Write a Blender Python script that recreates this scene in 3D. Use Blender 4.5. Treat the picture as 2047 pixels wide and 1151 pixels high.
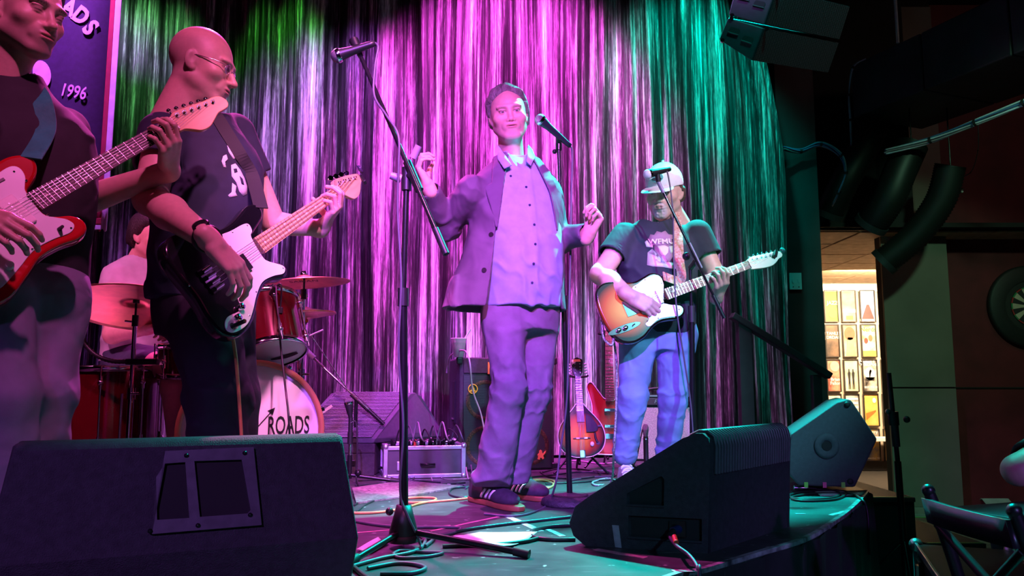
import bpy, math, random
import numpy as np
from mathutils import Vector, Matrix
for o in list(bpy.data.objects): bpy.data.objects.remove(o, do_unlink=True)
sc = bpy.context.scene
col = sc.collection
pi = math.pi
V = Vector

# ------------------------------------------------------------------ camera
ST = 0.62                 # stage top above the room floor
CAMZ = 1.15
FPX = 1567.0              # focal length in pixels of the 2047 px wide frame
PITCH = math.atan(189/FPX)
cam_d = bpy.data.cameras.new('camera'); cam = bpy.data.objects.new('camera', cam_d); col.objects.link(cam)
cam.location = (0, 0, CAMZ); cam.rotation_euler = (pi/2 + PITCH, 0, 0)
cam_d.sensor_width = 36.0; cam_d.lens = 36.0*FPX/2047; cam_d.clip_start = 0.05; cam_d.clip_end = 60
sc.camera = cam

# ------------------------------------------------------------------ world, lights, exposure
w = bpy.data.worlds.new('world'); sc.world = w; w.use_nodes = True
w.node_tree.nodes['Background'].inputs[0].default_value = (0.42, 0.30, 0.55, 1)
w.node_tree.nodes['Background'].inputs[1].default_value = 0.03
sc.view_settings.view_transform = 'Standard'; sc.view_settings.look = 'None'
sc.view_settings.exposure = 0.62; sc.view_settings.gamma = 1.0; sc.view_settings.use_curve_mapping = False

def spot(name, loc, to, color, watts, angle=45, blend=0.6, size=0.08):
    l = bpy.data.lights.new(name, 'SPOT'); l.color = color; l.energy = watts
    l.spot_size = math.radians(angle); l.spot_blend = blend; l.shadow_soft_size = size
    o = bpy.data.objects.new(name, l); col.objects.link(o); o.location = loc
    o.rotation_euler = (V(to) - V(loc)).to_track_quat('-Z', 'Y').to_euler()
    return o
def area(name, loc, to, color, watts, sx, sy):
    l = bpy.data.lights.new(name, 'AREA'); l.shape = 'RECTANGLE'; l.size = sx; l.size_y = sy
    l.color = color; l.energy = watts
    o = bpy.data.objects.new(name, l); col.objects.link(o); o.location = loc
    o.rotation_euler = (V(to) - V(loc)).to_track_quat('-Z', 'Y').to_euler()
    return o
# (name, location, aim, colour, watts, cone, blend)
LAMPS = [
 ('magenta_curtain_lamp', (0.0, 4.55, 4.75), (-0.05, 5.6, 3.0), (1.0, 0.07, 0.85), 1500, 74, 0.9),
 ('magenta_low_lamp', (0.1, 3.9, 4.75), (-0.1, 5.6, 1.7), (0.95, 0.06, 0.9), 780, 50, 0.9),
 ('violet_curtain_lamp_a', (-1.35, 4.3, 4.75), (-1.35, 5.6, 2.0), (0.62, 0.12, 1.0), 620, 62, 0.9),
 ('violet_curtain_lamp_b', (-2.9, 4.2, 4.75), (-3.1, 5.6, 2.3), (0.60, 0.12, 1.0), 420, 66, 0.9),
 ('green_curtain_lamp', (-1.70, 4.75, 4.75), (-1.72, 5.6, 3.5), (0.10, 1.0, 0.08), 85, 36, 0.8),
 ('green_side_lamp', (-2.85, 4.6, 4.75), (-2.72, 5.6, 3.6), (0.20, 1.0, 0.25), 140, 34, 0.8),
 ('white_curtain_lamp', (0.75, 4.6, 4.75), (0.75, 5.6, 3.4), (0.85, 0.60, 0.95), 25, 40, 0.8),
 ('teal_curtain_lamp', (1.30, 4.65, 4.70), (1.32, 5.6, 3.2), (0.0, 1.0, 0.72), 260, 58, 0.9),
 ('teal_stage_lamp', (1.45, 4.95, 4.6), (0.72, 2.85, 0.7), (0.0, 0.90, 0.80), 2600, 45, 0.5),
 ('pink_back_lamp', (-1.6, 4.7, 4.5), (-1.0, 2.9, 1.2), (1.0, 0.08, 0.62), 850, 48, 0.6),
 ('violet_front_lamp', (-0.1, -1.9, 3.9), (-0.05, 3.5, 1.45), (0.46, 0.11, 1.0), 2600, 22, 0.7),
 ('pink_front_lamp', (0.9, -1.9, 3.9), (-0.05, 3.4, 1.95), (1.0, 0.18, 0.66), 950, 16, 0.8),
 ('rose_left_lamp', (0.1, 0.3, 4.6), (-1.05, 2.65, 1.6), (1.0, 0.16, 0.58), 340, 34, 0.8),
 ('cyan_front_lamp', (3.0, -0.6, 4.2), (0.95, 4.0, 1.5), (0.22, 0.85, 1.0), 680, 21, 0.6),
 ('violet_wedge_fill', (-1.0, -2.0, 2.9), (-0.70, 1.75, 0.70), (0.50, 0.20, 1.0), 230, 26, 0.9),  # front spot added to tint the left wedge's dark back
 ('pink_face_fill', (2.5, 0.9, 3.9), (0.85, 4.0, 1.9), (1.0, 0.16, 0.40), 420, 15, 0.8),  # spot added to bring pink onto the face under the cap
 ('pink_kick_fill', (0.75, 0.3, 4.5), (-1.0, 3.6, 0.95), (1.0, 0.30, 0.72), 900, 20, 0.8),  # extra spot put in to brighten the kick's front head
 ('pink_drummer_fill', (-2.7, 1.3, 4.6), (-1.9, 4.1, 1.3), (1.0, 0.20, 0.60), 560, 30, 0.8),  # added to light the drummer, no known fixture
 ('cyan_wedge_fill', (1.6, -1.9, 2.6), (0.55, 2.5, 0.75), (0.12, 0.50, 0.80), 130, 22, 0.8),  # invented spot lifting the dark side of the right wedge
 ('violet_skirt_fill', (2.2, -1.9, 2.0), (1.35, 3.0, 0.30), (0.40, 0.12, 0.90), 170, 24, 0.9),  # added so the stage skirt picks up violet
 ('teal_array_lamp', (1.75, 3.55, 4.72), (1.65, 4.25, 3.6), (0.0, 0.9, 0.75), 45, 70, 0.9),
 ('violet_array_fill', (0.15, 3.3, 4.6), (1.25, 4.15, 3.5), (0.55, 0.22, 1.0), 130, 18, 0.8),  # small added spot colouring the array's side panel
 ('green_elbow_fill', (3.3, 3.2, 3.5), (1.8, 2.75, 0.85), (0.05, 0.9, 0.45), 30, 24, 0.8),  # added spot greening the elbow, no table lamp stands here
 ('green_pillar_fill', (3.15, 3.4, 3.7), (3.9, 7.0, 1.2), (0.34, 0.85, 0.50), 110, 56, 0.9),  # made-up overhead source, aimed under the duct to light the pillar
]
for nm, lo, to, c, wt, an, bl in LAMPS: spot(nm, lo, to, c, wt, an, bl)
area('dim_wall_fill', (5.2, 3.9, 4.7), (5.0, 5.6, 1.0), (1.0, 0.62, 0.50), 6, 1.2, 1.2)  # dim panel added so the dark red walls show
area('corridor_lamp', (4.6, 9.1, 2.40), (4.75, 10.5, 1.0), (1.0, 0.74, 0.46), 170, 1.6, 0.5)

# ------------------------------------------------------------------ pixel helpers
_cp, _sp = math.cos(PITCH), math.sin(PITCH)
def ray(px, py):
    dx = (px - 1023.5)/FPX; dy = (575.5 - py)/FPX
    return V((dx, _cp - dy*_sp, _sp + dy*_cp))
def P(px, py, Y):
    d = ray(px, py); t = Y/d.y
    return V((d.x*t, Y, CAMZ + d.z*t))
def G(px, py, z=ST):
    d = ray(px, py); t = (z - CAMZ)/d.z
    return V((d.x*t, d.y*t, z))

# ------------------------------------------------------------------ object helpers
def new_obj(name, me, parent=None):
    o = bpy.data.objects.new(name, me); col.objects.link(o)
    if parent is not None: o.parent = parent
    return o
def tag(o, label, cat, group=None):
    o['label'] = label; o['category'] = cat
    if group: o['group'] = group
    return o
def thing(name, label, cat, loc=(0, 0, 0), rz=0.0, group=None, matrix=None):
    o = new_obj(name, None); o.empty_display_size = 0.05
    if matrix is not None: o.matrix_world = matrix
    else: o.location = loc; o.rotation_euler = (0, 0, rz)
    return tag(o, label, cat, group)
def struct(o):
    o['kind'] = 'structure'; return o
def stuff(o):
    o['kind'] = 'stuff'; return o

# ------------------------------------------------------------------ materials
MATS = {}
def lin(c):
    return tuple(((x/12.92) if x <= 0.04045 else ((x+0.055)/1.055)**2.4) for x in c)
def mat(name, c=(.5, .5, .5), rough=0.5, metal=0.0, var=0.15, scale=12.0, bump=0.0, bscale=None, coat=0.0, stretch=(1, 1, 1),
        emit=None, trans=0.0, alpha=1.0, sheen=0.0, c2=None, vcol=False, spec=0.5, fold=0.0):
    if name in MATS: return MATS[name]
    m = bpy.data.materials.new(name); m.use_nodes = True; nt = m.node_tree; N = nt.nodes; L = nt.links
    b = N['Principled BSDF']
    b.inputs['Roughness'].default_value = rough; b.inputs['Metallic'].default_value = metal
    b.inputs['Specular IOR Level'].default_value = spec
    if coat: b.inputs['Coat Weight'].default_value = coat; b.inputs['Coat Roughness'].default_value = 0.08
    if sheen: b.inputs['Sheen Weight'].default_value = sheen
    if trans: b.inputs['Transmission Weight'].default_value = trans
    if alpha < 1: b.inputs['Alpha'].default_value = alpha
    if emit: b.inputs['Emission Color'].default_value = (*emit[0], 1); b.inputs['Emission Strength'].default_value = emit[1]
    tc = N.new('ShaderNodeTexCoord'); mp = N.new('ShaderNodeMapping'); mp.inputs['Scale'].default_value = stretch
    L.new(tc.outputs['Object'], mp.inputs['Vector'])
    ns = N.new('ShaderNodeTexNoise'); ns.inputs['Scale'].default_value = scale; ns.inputs['Detail'].default_value = 5
    L.new(mp.outputs[0], ns.inputs['Vector'])
    if vcol:
        at = N.new('ShaderNodeAttribute'); at.attribute_name = 'Col'
        mx = N.new('ShaderNodeMix'); mx.data_type = 'RGBA'; mx.blend_type = 'MULTIPLY'; mx.inputs[0].default_value = 1.0
        rp = N.new('ShaderNodeValToRGB'); rp.color_ramp.elements[0].color = (1-var,)*3+(1,); rp.color_ramp.elements[1].color = (1+var,)*3+(1,)
        rp.color_ramp.elements[0].position = .3; rp.color_ramp.elements[1].position = .7
        L.new(ns.outputs['Fac'], rp.inputs[0]); L.new(at.outputs['Color'], mx.inputs[6]); L.new(rp.outputs[0], mx.inputs[7])
        L.new(mx.outputs[2], b.inputs['Base Color'])
    else:
        rp = N.new('ShaderNodeValToRGB')
        a = c2 if c2 else tuple(x*(1-var) for x in c); d = c if c2 else tuple(min(1, x*(1+var)) for x in c)
        rp.color_ramp.elements[0].color = (*a, 1); rp.color_ramp.elements[1].color = (*d, 1)
        rp.color_ramp.elements[0].position = .32; rp.color_ramp.elements[1].position = .68
        L.new(ns.outputs['Fac'], rp.inputs[0]); L.new(rp.outputs[0], b.inputs['Base Color'])
    if bump:
        n2 = N.new('ShaderNodeTexNoise'); n2.inputs['Scale'].default_value = bscale or scale*3; n2.inputs['Detail'].default_value = 4
        L.new(mp.outputs[0], n2.inputs['Vector'])
        bp = N.new('ShaderNodeBump'); bp.inputs['Strength'].default_value = bump; bp.inputs['Distance'].default_value = 0.01
        L.new(n2.outputs['Fac'], bp.inputs['Height']); L.new(bp.outputs[0], b.inputs['Normal'])
        if fold:      # soft creases of worn cloth
            n3 = N.new('ShaderNodeTexNoise'); n3.inputs['Scale'].default_value = 7; n3.inputs['Detail'].default_value = 1.5; n3.inputs['Distortion'].default_value = .8
            L.new(tc.outputs['Object'], n3.inputs['Vector'])
            b3 = N.new('ShaderNodeBump'); b3.inputs['Strength'].default_value = fold*.55; b3.inputs['Distance'].default_value = .05
            L.new(n3.outputs['Fac'], b3.inputs['Height']); L.new(b3.outputs[0], bp.inputs['Normal'])
    MATS[name] = m
    return m
M_black = mat('black_plastic', (.012, .012, .014), 0.42, 0, .2, 30)
M_blackmetal = mat('black_metal', (.012, .012, .014), 0.28, 0.3, .2, 40)
M_chrome = mat('chrome', (.75, .75, .78), 0.12, 1.0, .06, 20)
M_rubber = mat('black_rubber', (.010, .010, .011), 0.6, 0, .2, 40)
M_white = mat('white_plastic', (.8, .8, .78), 0.4, 0, .04, 20)

# ------------------------------------------------------------------ mesh builder
class MB:
    def __init__(s): s.v = []; s.f = []; s.sm = []
    def add(s, vs, fs, smooth=False):
        n = len(s.v); s.v += [tuple(p) for p in vs]; s.f += [tuple(i+n for i in f) for f in fs]; s.sm += [smooth]*len(fs); return s
    def box(s, c, size, R=None, taper=1.0):
        hx, hy, hz = size[0]/2, size[1]/2, size[2]/2
        vs = [V((x*hx*(taper if z > 0 else 1), y*hy*(taper if z > 0 else 1), z*hz)) for z in (-1, 1) for y in (-1, 1) for x in (-1, 1)]
        if R is not None: vs = [R @ p for p in vs]
        c = V(c)
        return s.add([p + c for p in vs], [(0, 2, 3, 1), (4, 5, 7, 6), (0, 1, 5, 4), (2, 6, 7, 3), (0, 4, 6, 2), (1, 3, 7, 5)])
    def cyl(s, a, b, r1, r2=None, n=16, caps=True):
        a, b = V(a), V(b); r2 = r1 if r2 is None else r2; d = (b-a).normalized()
        u = d.orthogonal().normalized(); w_ = d.cross(u)
        vs = []
        for q, r in ((a, r1), (b, r2)):
            for i in range(n):
                t = 2*pi*i/n; vs.append(q + u*math.cos(t)*r + w_*math.sin(t)*r)
        s.add(vs, [(i, (i+1) % n, n+(i+1) % n, n+i) for i in range(n)], True)
        if caps: s.add(vs, [tuple(reversed(range(n))), tuple(range(n, 2*n))])
        return s
    def tube(s, pts, r, n=8, closed=False):
        pts = [V(p) for p in pts]; m = len(pts); rr = r if isinstance(r, (list, tuple)) else [r]*m
        vs = []; u = None
        for i, p in enumerate(pts):
            d = (pts[min(i+1, m-1)] - pts[max(i-1, 0)])
            d = d.normalized() if d.length > 1e-9 else V((0, 0, 1))
            if u is None: u = d.orthogonal().normalized()
            u = (u - d*u.dot(d)); u = u.normalized() if u.length > 1e-6 else d.orthogonal().normalized()
            w_ = d.cross(u)
            for k in range(n):
                t = 2*pi*k/n; vs.append(p + (u*math.cos(t) + w_*math.sin(t))*rr[i])
        fs = [(i*n+k, i*n+(k+1) % n, (i+1)*n+(k+1) % n, (i+1)*n+k) for i in range(m-1) for k in range(n)]
        s.add(vs, fs, True); s.add(vs[:n], [tuple(reversed(range(n)))]); s.add(vs[-n:], [tuple(range(n))])
        return s
    def lathe(s, prof, c=(0, 0, 0), axis=(0, 0, 1), n=32, smooth=True):
        ax = V(axis).normalized(); u = ax.orthogonal().normalized(); w_ = ax.cross(u); c = V(c)
        vs = []
        for r, h in prof:
            for k in range(n):
                t = 2*pi*k/n; vs.append(c + ax*h + (u*math.cos(t) + w_*math.sin(t))*max(r, 1e-5))
        fs = [(i*n+k, i*n+(k+1) % n, (i+1)*n+(k+1) % n, (i+1)*n+k) for i in range(len(prof)-1) for k in range(n)]
        return s.add(vs, fs, smooth)
    def prism(s, out, z0, z1, bev=0.0, M=None, smooth=False):
        """2-D outline (counter clockwise) extruded along z, edges rounded by bev"""
        out = [V((p[0], p[1])) for p in out]; n = len(out)
        if sum(out[i].x*out[(i+1) % n].y - out[(i+1) % n].x*out[i].y for i in range(n)) < 0: out.reverse()
        nor = []
        for i in range(n):
            d = (out[(i+1) % n] - out[i-1]); d = d.normalized() if d.length > 1e-9 else V((1, 0)); nor.append(V((d.y, -d.x)))
        rings = []
        if bev:
            st = 4
            for k in range(st+1): t = pi/2*k/st; rings.append((bev*(1-math.sin(t)), z0 + bev*(1-math.cos(t))))
            for k in range(st+1): t = pi/2*k/st; rings.append((bev*(1-math.cos(t)), z1 - bev*(1-math.sin(t))))
        else: rings = [(0, z0), (0, z1)]
        vs = []
        for ins, z in rings:
            for p, q in zip(out, nor): vs.append(V((p.x - q.x*ins, p.y - q.y*ins, z)))
        if M is not None: vs = [M @ p for p in vs]
        s.add(vs, [(r*n+i, r*n+(i+1) % n, (r+1)*n+(i+1) % n, (r+1)*n+i) for r in range(len(rings)-1) for i in range(n)], smooth or bool(bev))
        s.add(vs[:n], [tuple(reversed(range(n)))]); s.add(vs[-n:], [tuple(range(n))])
        return s
    def sphere(s, c, r, n=16, m=10, R=None):
        r = (r, r, r) if isinstance(r, (int, float)) else r; c = V(c); vs = []
        for i in range(m+1):
            a = pi*i/m
            for k in range(n):
                t = 2*pi*k/n; p = V((r[0]*math.sin(a)*math.cos(t), r[1]*math.sin(a)*math.sin(t), r[2]*math.cos(a)))
                vs.append(c + (R @ p if R is not None else p))
        return s.add(vs, [(i*n+k, (i+1)*n+k, (i+1)*n+(k+1) % n, i*n+(k+1) % n) for i in range(m) for k in range(n)], True)
    def build(s, name, m, parent=None, loc=None, bevel=0.0):
        me = bpy.data.meshes.new(name); off = V(loc) if loc is not None else V((0, 0, 0))
        me.from_pydata([tuple(V(p)-off) for p in s.v], [], s.f)
        me.polygons.foreach_set('use_smooth', s.sm); me.update()
        ms = m if isinstance(m, (list, tuple)) else [m]
        for q in ms: me.materials.append(q)
        o = new_obj(name, me, parent)
        if loc is not None and parent is None: o.location = off
        if bevel:
            bv = o.modifiers.new('bevel', 'BEVEL'); bv.width = bevel; bv.segments = 3; bv.limit_method = 'ANGLE'; bv.angle_limit = 0.6
            bv.harden_normals = False
        return o
def rot(rx=0, ry=0, rz=0): return (Matrix.Rotation(rz, 3, 'Z') @ Matrix.Rotation(ry, 3, 'Y') @ Matrix.Rotation(rx, 3, 'X'))
def frame(o, x, z):
    """4x4 whose x axis is x and whose z axis is as near z as can be"""
    x = V(x).normalized(); z = V(z); z = (z - x*z.dot(x)).normalized(); y = z.cross(x)
    M = Matrix((x, y, z)).transposed().to_4x4(); M.translation = V(o); return M
def crom(pts, n=8, closed=False):
    """Catmull-Rom through the points"""
    pts = [V(p) for p in pts]; m = len(pts); out = []
    for i in range(m if closed else m-1):
        if closed: a, b, c, d = pts[i-1], pts[i], pts[(i+1) % m], pts[(i+2) % m]
        else: a, b, c, d = pts[max(i-1, 0)], pts[i], pts[i+1], pts[min(i+2, m-1)]
        for k in range(n):
            t = k/n; out.append(0.5*((2*b) + (c-a)*t + (2*a-5*b+4*c-d)*t*t + (3*b-a-3*c+d)*t**3))
    if not closed: out.append(pts[-1])
    return out
def copy_tree(o, parent=None):
    c = o.copy(); col.objects.link(c); c.parent = parent
    for ch in o.children: copy_tree(ch, c)
    return c
def text_mesh(body, size, depth, M, name, m, parent, align='CENTER', shear=0.0, bold=0.0, sx=1.0):
    cu = bpy.data.curves.new('t', 'FONT'); cu.body = body; cu.size = size; cu.extrude = depth; cu.align_x = align; cu.align_y = 'CENTER'
    cu.shear = shear; cu.offset = bold; cu.resolution_u = 3
    t = bpy.data.objects.new('t', cu); col.objects.link(t)
    dg = bpy.context.evaluated_depsgraph_get(); dg.update()
    me = bpy.data.meshes.new_from_object(t.evaluated_get(dg)); bpy.data.objects.remove(t)
    me.transform(Matrix.Diagonal((sx, 1, 1, 1))); me.transform(M); me.materials.clear(); me.materials.append(m); me.name = name
    return new_obj(name, me, parent)
# ================================================================== THE SETTING
rnd = random.Random(7)
# ---- stage deck
edge_px = [(1339, 1151), (1410, 1135), (1510, 1105), (1607, 1076), (1659, 1047), (1700, 1018), (1726, 993), (1735, 982)]
front = [G(*p) for p in edge_px]
front_line = [V((-4.6, 0.95, ST)), V((-2.6, 1.0, ST)), V((-1.2, 1.12, ST)), V((-0.35, 1.45, ST)), V((0.05, 1.78, ST))] + front
front_s = crom(front_line, 5)
right_s = [V((1.78, 4.2, ST)), V((1.8, 5.95, ST)), V((-4.6, 5.95, ST))]

def stage_mat():
    m = bpy.data.materials.new('scuffed_black_stage'); m.use_nodes = True; nt = m.node_tree; N = nt.nodes; L = nt.links; b = N['Principled BSDF']
    tc = N.new('ShaderNodeTexCoord')
    n1 = N.new('ShaderNodeTexNoise'); n1.inputs['Scale'].default_value = 2.5; n1.inputs['Detail'].default_value = 8; n1.inputs['Roughness'].default_value = .65
    n2 = N.new('ShaderNodeTexNoise'); n2.inputs['Scale'].default_value = 26; n2.inputs['Detail'].default_value = 3
    mp = N.new('ShaderNodeMapping'); mp.inputs['Scale'].default_value = (3, 28, 1); mp.inputs['Rotation'].default_value = (0, 0, .5)
    n3 = N.new('ShaderNodeTexNoise'); n3.inputs['Scale'].default_value = 2.2; n3.inputs['Detail'].default_value = 6
    L.new(tc.outputs['Object'], n1.inputs['Vector']); L.new(tc.outputs['Object'], n2.inputs['Vector']); L.new(tc.outputs['Object'], mp.inputs[0]); L.new(mp.outputs[0], n3.inputs['Vector'])
    r1 = N.new('ShaderNodeValToRGB'); r1.color_ramp.elements[0].position = .35; r1.color_ramp.elements[0].color = (.022, .022, .025, 1)
    r1.color_ramp.elements[1].position = .7; r1.color_ramp.elements[1].color = (.075, .075, .08, 1); L.new(n1.outputs['Fac'], r1.inputs[0])
    r2 = N.new('ShaderNodeValToRGB'); r2.color_ramp.elements[0].position = .68; r2.color_ramp.elements[1].position = .74; L.new(n2.outputs['Fac'], r2.inputs[0])
    r3 = N.new('ShaderNodeValToRGB'); r3.color_ramp.elements[0].position = .62; r3.color_ramp.elements[1].position = .72; L.new(n3.outputs['Fac'], r3.inputs[0])
    ad = N.new('ShaderNodeMath'); ad.operation = 'MAXIMUM'; L.new(r2.outputs[0], ad.inputs[0])
    ml = N.new('ShaderNodeMath'); ml.operation = 'MULTIPLY'; ml.inputs[1].default_value = .35; L.new(r3.outputs[0], ml.inputs[0]); L.new(ml.outputs[0], ad.inputs[1])
    mx = N.new('ShaderNodeMix'); mx.data_type = 'RGBA'; L.new(ad.outputs[0], mx.inputs[0]); L.new(r1.outputs[0], mx.inputs[6]); mx.inputs[7].default_value = (.4, .4, .4, 1)
    L.new(mx.outputs[2], b.inputs['Base Color'])
    rr = N.new('ShaderNodeMapRange'); rr.inputs[3].default_value = .28; rr.inputs[4].default_value = .6; L.new(n1.outputs['Fac'], rr.inputs[0]); L.new(rr.outputs[0], b.inputs['Roughness'])
    bp = N.new('ShaderNodeBump'); bp.inputs['Strength'].default_value = .15; bp.inputs['Distance'].default_value = .004; L.new(n2.outputs['Fac'], bp.inputs['Height']); L.new(bp.outputs[0], b.inputs['Normal'])
    return m
M_stage = stage_mat()
poly = [(p.x, p.y) for p in front_s] + [(p.x, p.y) for p in right_s]
struct(MB().prism(poly, ST-0.04, ST).build('stage_deck', M_stage))
# worn edge strip and the black skirt below
M_edge = mat('worn_edge', (.35, .34, .36), .6, 0, .6, 25, c2=(.03, .03, .035))
M_skirt = mat('black_drape', (.014, .011, .016), .85, 0, .3, 8, bump=.3, bscale=20)
def skirt():
    mb = MB(); path = front_s + [right_s[0], right_s[1]]
    dens = []
    for a, b in zip(path[:-1], path[1:]):
        n = max(1, int((b-a).length/0.03))
        for k in range(n): dens.append(a.lerp(b, k/n))
    L_ = 0; vs = []; rows = 7; prev = dens[0]
    for i, p in enumerate(dens):
        L_ += (p-prev).length; prev = p
        d = dens[min(i+1, len(dens)-1)] - dens[max(i-1, 0)]; nrm = V((d.y, -d.x, 0)).normalized()
        for r in range(rows):
            t = r/(rows-1); amp = .008 + .022*t
            off = nrm*(0.012 + amp*(math.sin(L_*21 + math.sin(L_*3)*2) + .5*math.sin(L_*47+1)))
            vs.append(V((p.x, p.y, ST-0.012 - t*(ST-0.02))) + off)
    n = len(dens)
    return mb.add(vs, [(i*rows+r, i*rows+r+1, (i+1)*rows+r+1, (i+1)*rows+r) for i in range(n-1) for r in range(rows-1)], True)
struct(skirt().build('stage_skirt', M_skirt))
eb = MB()
path = front_s
vs = []
for i, p in enumerate(path):
    d = path[min(i+1, len(path)-1)] - path[max(i-1, 0)]; nrm = V((d.y, -d.x, 0)).normalized()
    vs += [p - nrm*.014 + V((0, 0, .0015)), p + nrm*.004 + V((0, 0, .0015)), p + nrm*.005 - V((0, 0, .012))]
eb.add(vs, [(3*i+k, 3*i+k+1, 3*i+k+4, 3*i+k+3) for i in range(len(path)-1) for k in range(2)])
struct(eb.build('trim_1', M_edge))

# ---- room floor with boards
M_sub = mat('dark_subfloor', (.02, .018, .016), .8)
struct(MB().box((2.0, 4.5, -0.02), (16, 15, 0.03)).build('floor', M_sub))
floor_o = bpy.data.objects['floor']
M_board = mat('worn_floor_board', (.23, .20, .17), .45, 0, .45, 3.0, bump=.15, bscale=10, stretch=(1, 9, 1))
bw = 0.135; me_b = None
for r in range(52):
    y0 = 1.5 + r*bw
    x = 1.2 + rnd.random()*0.9
    if y0 > 5.9: x += .9
    while x < 6.3:
        if me_b is None:
            o = MB().box((0, 0, 0), (1.395, bw-.004, .012)).build('board', M_board, floor_o); me_b = o.data
        else:
            o = new_obj('board', me_b, floor_o)
        o.location = (x+.7, y0, .002 + rnd.random()*.0012); x += 1.4
# ---- curtain
def curtain_mat():
    m = bpy.data.materials.new('crushed_streaky_curtain'); m.use_nodes = True; nt = m.node_tree; N = nt.nodes; L = nt.links; b = N['Principled BSDF']
    tc = N.new('ShaderNodeTexCoord')
    def nz(sx, sz, det, ro, dist=0.0):
        mp = N.new('ShaderNodeMapping'); mp.inputs['Scale'].default_value = (sx, sx*.4, sz); L.new(tc.outputs['Object'], mp.inputs[0])
        n = N.new('ShaderNodeTexNoise'); n.inputs['Scale'].default_value = 1; n.inputs['Detail'].default_value = det; n.inputs['Roughness'].default_value = ro
        n.inputs['Distortion'].default_value = dist
        L.new(mp.outputs[0], n.inputs['Vector']); return n
    a = nz(76, 1.5, 6, .72, .1); c = nz(11, .45, 3, .5); e = nz(160, 14, 3, .6)
    ad = N.new('ShaderNodeMath'); ad.operation = 'MULTIPLY_ADD'; ad.inputs[1].default_value = .62; L.new(c.outputs['Fac'], ad.inputs[0])
    h = N.new('ShaderNodeMath'); h.operation = 'MULTIPLY'; h.inputs[1].default_value = .62; L.new(a.outputs['Fac'], h.inputs[0]); L.new(h.outputs[0], ad.inputs[2])
    ae = N.new('ShaderNodeMath'); ae.operation = 'MULTIPLY_ADD'; ae.inputs[1].default_value = .16; L.new(e.outputs['Fac'], ae.inputs[0]); L.new(ad.outputs[0], ae.inputs[2])
    r = N.new('ShaderNodeValToRGB'); E = r.color_ramp.elements
    E[0].position = .64; E[0].color = (.008, .008, .009, 1); E[1].position = .87; E[1].color = (.92, .92, .92, 1)
    q = E.new(.715); q.color = (.07, .07, .072, 1); q = E.new(.785); q.color = (.38, .38, .38, 1)
    L.new(ae.outputs[0], r.inputs[0]); L.new(r.outputs[0], b.inputs['Base Color'])
    b.inputs['Roughness'].default_value = .5; b.inputs['Metallic'].default_value = .25
    bp = N.new('ShaderNodeBump'); bp.inputs['Strength'].default_value = .55; bp.inputs['Distance'].default_value = .012; L.new(ae.outputs[0], bp.inputs['Height']); L.new(bp.outputs[0], b.inputs['Normal'])
    return m
def fold(x, z):
    ph = 1.3*math.sin(x*1.7) + .9*math.sin(x*3.9+1) + .25*math.sin(z*.7+x*2)
    return .045*math.sin(x*17+ph*2.2) + .022*math.sin(x*41+ph*3+.3*math.sin(z*.8)) + .008*math.sin(x*95+z*.4+ph)
def curtain():
    nx, nz_ = 900, 26; x0, x1 = -4.7, 2.02; z0, z1 = ST+.02, 4.72; vs = []
    for i in range(nx+1):
        u = i/nx
        for k in range(nz_+1):
            t = k/nz_; z = z0+(z1-z0)*t; x = x0+(x1-x0)*u
            xr = 0.0
            if u > .9: xr = -(u-.9)/.1*0.28*max(0, (t-.52)/.48)**1.2     # the hem is drawn in towards the top at its right end
            vs.append((x+xr + .012*math.sin(z*2.3+x*7), 5.66 + fold(x, z) - .05*max(0, .2-t), z))
    w_ = nz_+1
    return MB().add(vs, [(i*w_+k, (i+1)*w_+k, (i+1)*w_+k+1, i*w_+k+1) for i in range(nx) for k in range(nz_)], True)
tag(curtain().build('stage_curtain', curtain_mat()), 'tall crushed streaky silver and black backdrop curtain behind the band', 'curtain')

# ---- walls
M_red = mat('dark_red_paint', (.13, .012, .018), .6, 0, .25, 4, bump=.05)
M_dkred = mat('maroon_paint', (.09, .016, .02), .65, 0, .25, 4)
M_panel = mat('grey_wall_panel', (.17, .15, .12), .55, 0, .12, 3)
M_dark = mat('black_paint', (.008, .007, .008), .8, 0, .3, 5)
def wall(name, c, size, m): return struct(MB().box(c, size).build(name, m))
wall('wall_back', (-1.5, 6.15, 2.4), (7.2, .1, 4.8), M_dark)                      # behind the curtain
xl = P(1581, 600, 6.02).x; xr = P(1646, 600, 6.02).x
wall('wall_side', ((2.1+xr)/2, 6.1, 2.4), (xr-2.1, .16, 4.8), M_dkred)              # strip left of the doorway
xg0 = P(1771, 700, 7.1).x; xg1 = P(1917, 700, 7.0).x
zdoor = P(1700, 460, 6.85).z
wall('wall_header', ((xr+xg0)/2+.05, 6.95, (zdoor+4.8)/2), (xg0-xr+.3, .2, 4.8-zdoor), M_dark)
wall('wall_corridor_left', (xr-.06, 8.4, 1.3), (.1, 4.3, 2.6), M_dkred)
gp = struct(MB().box(((xg0+xg1)/2, 7.16, 2.4), (xg1-xg0-.004, .1, 4.8)).build('wall_pillar', M_dark))
zs = P(1850, 775, 7.1).z
MB().box(((xg0+xg1)/2, 7.1, (0.06+zs-.006)/2), (xg1-xg0, .03, zs-.006-.06)).build('panel', M_panel, gp, bevel=.004)
MB().box(((xg0+xg1)/2, 7.1, (4.7+zs+.006)/2), (xg1-xg0, .03, 4.7-zs-.006)).build('panel', M_panel, gp, bevel=.004)
wall('baseboard_pillar', ((xg0+xg1)/2, 7.085, .03), (xg1-xg0, .05, .06), M_board)
wall('wall_right', ((xg1+8)/2, 7.3, 2.4), (8-xg1, .1, 4.8), M_red)
zs2 = P(1980, 775, 7.2).z
wall('trim_2', ((xg1+8)/2, 7.245, zs2), (8-xg1, .012, .012), M_dark)
wall('wall_east', (8.05, 4.0, 2.4), (.1, 12, 4.8), M_red)
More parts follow.
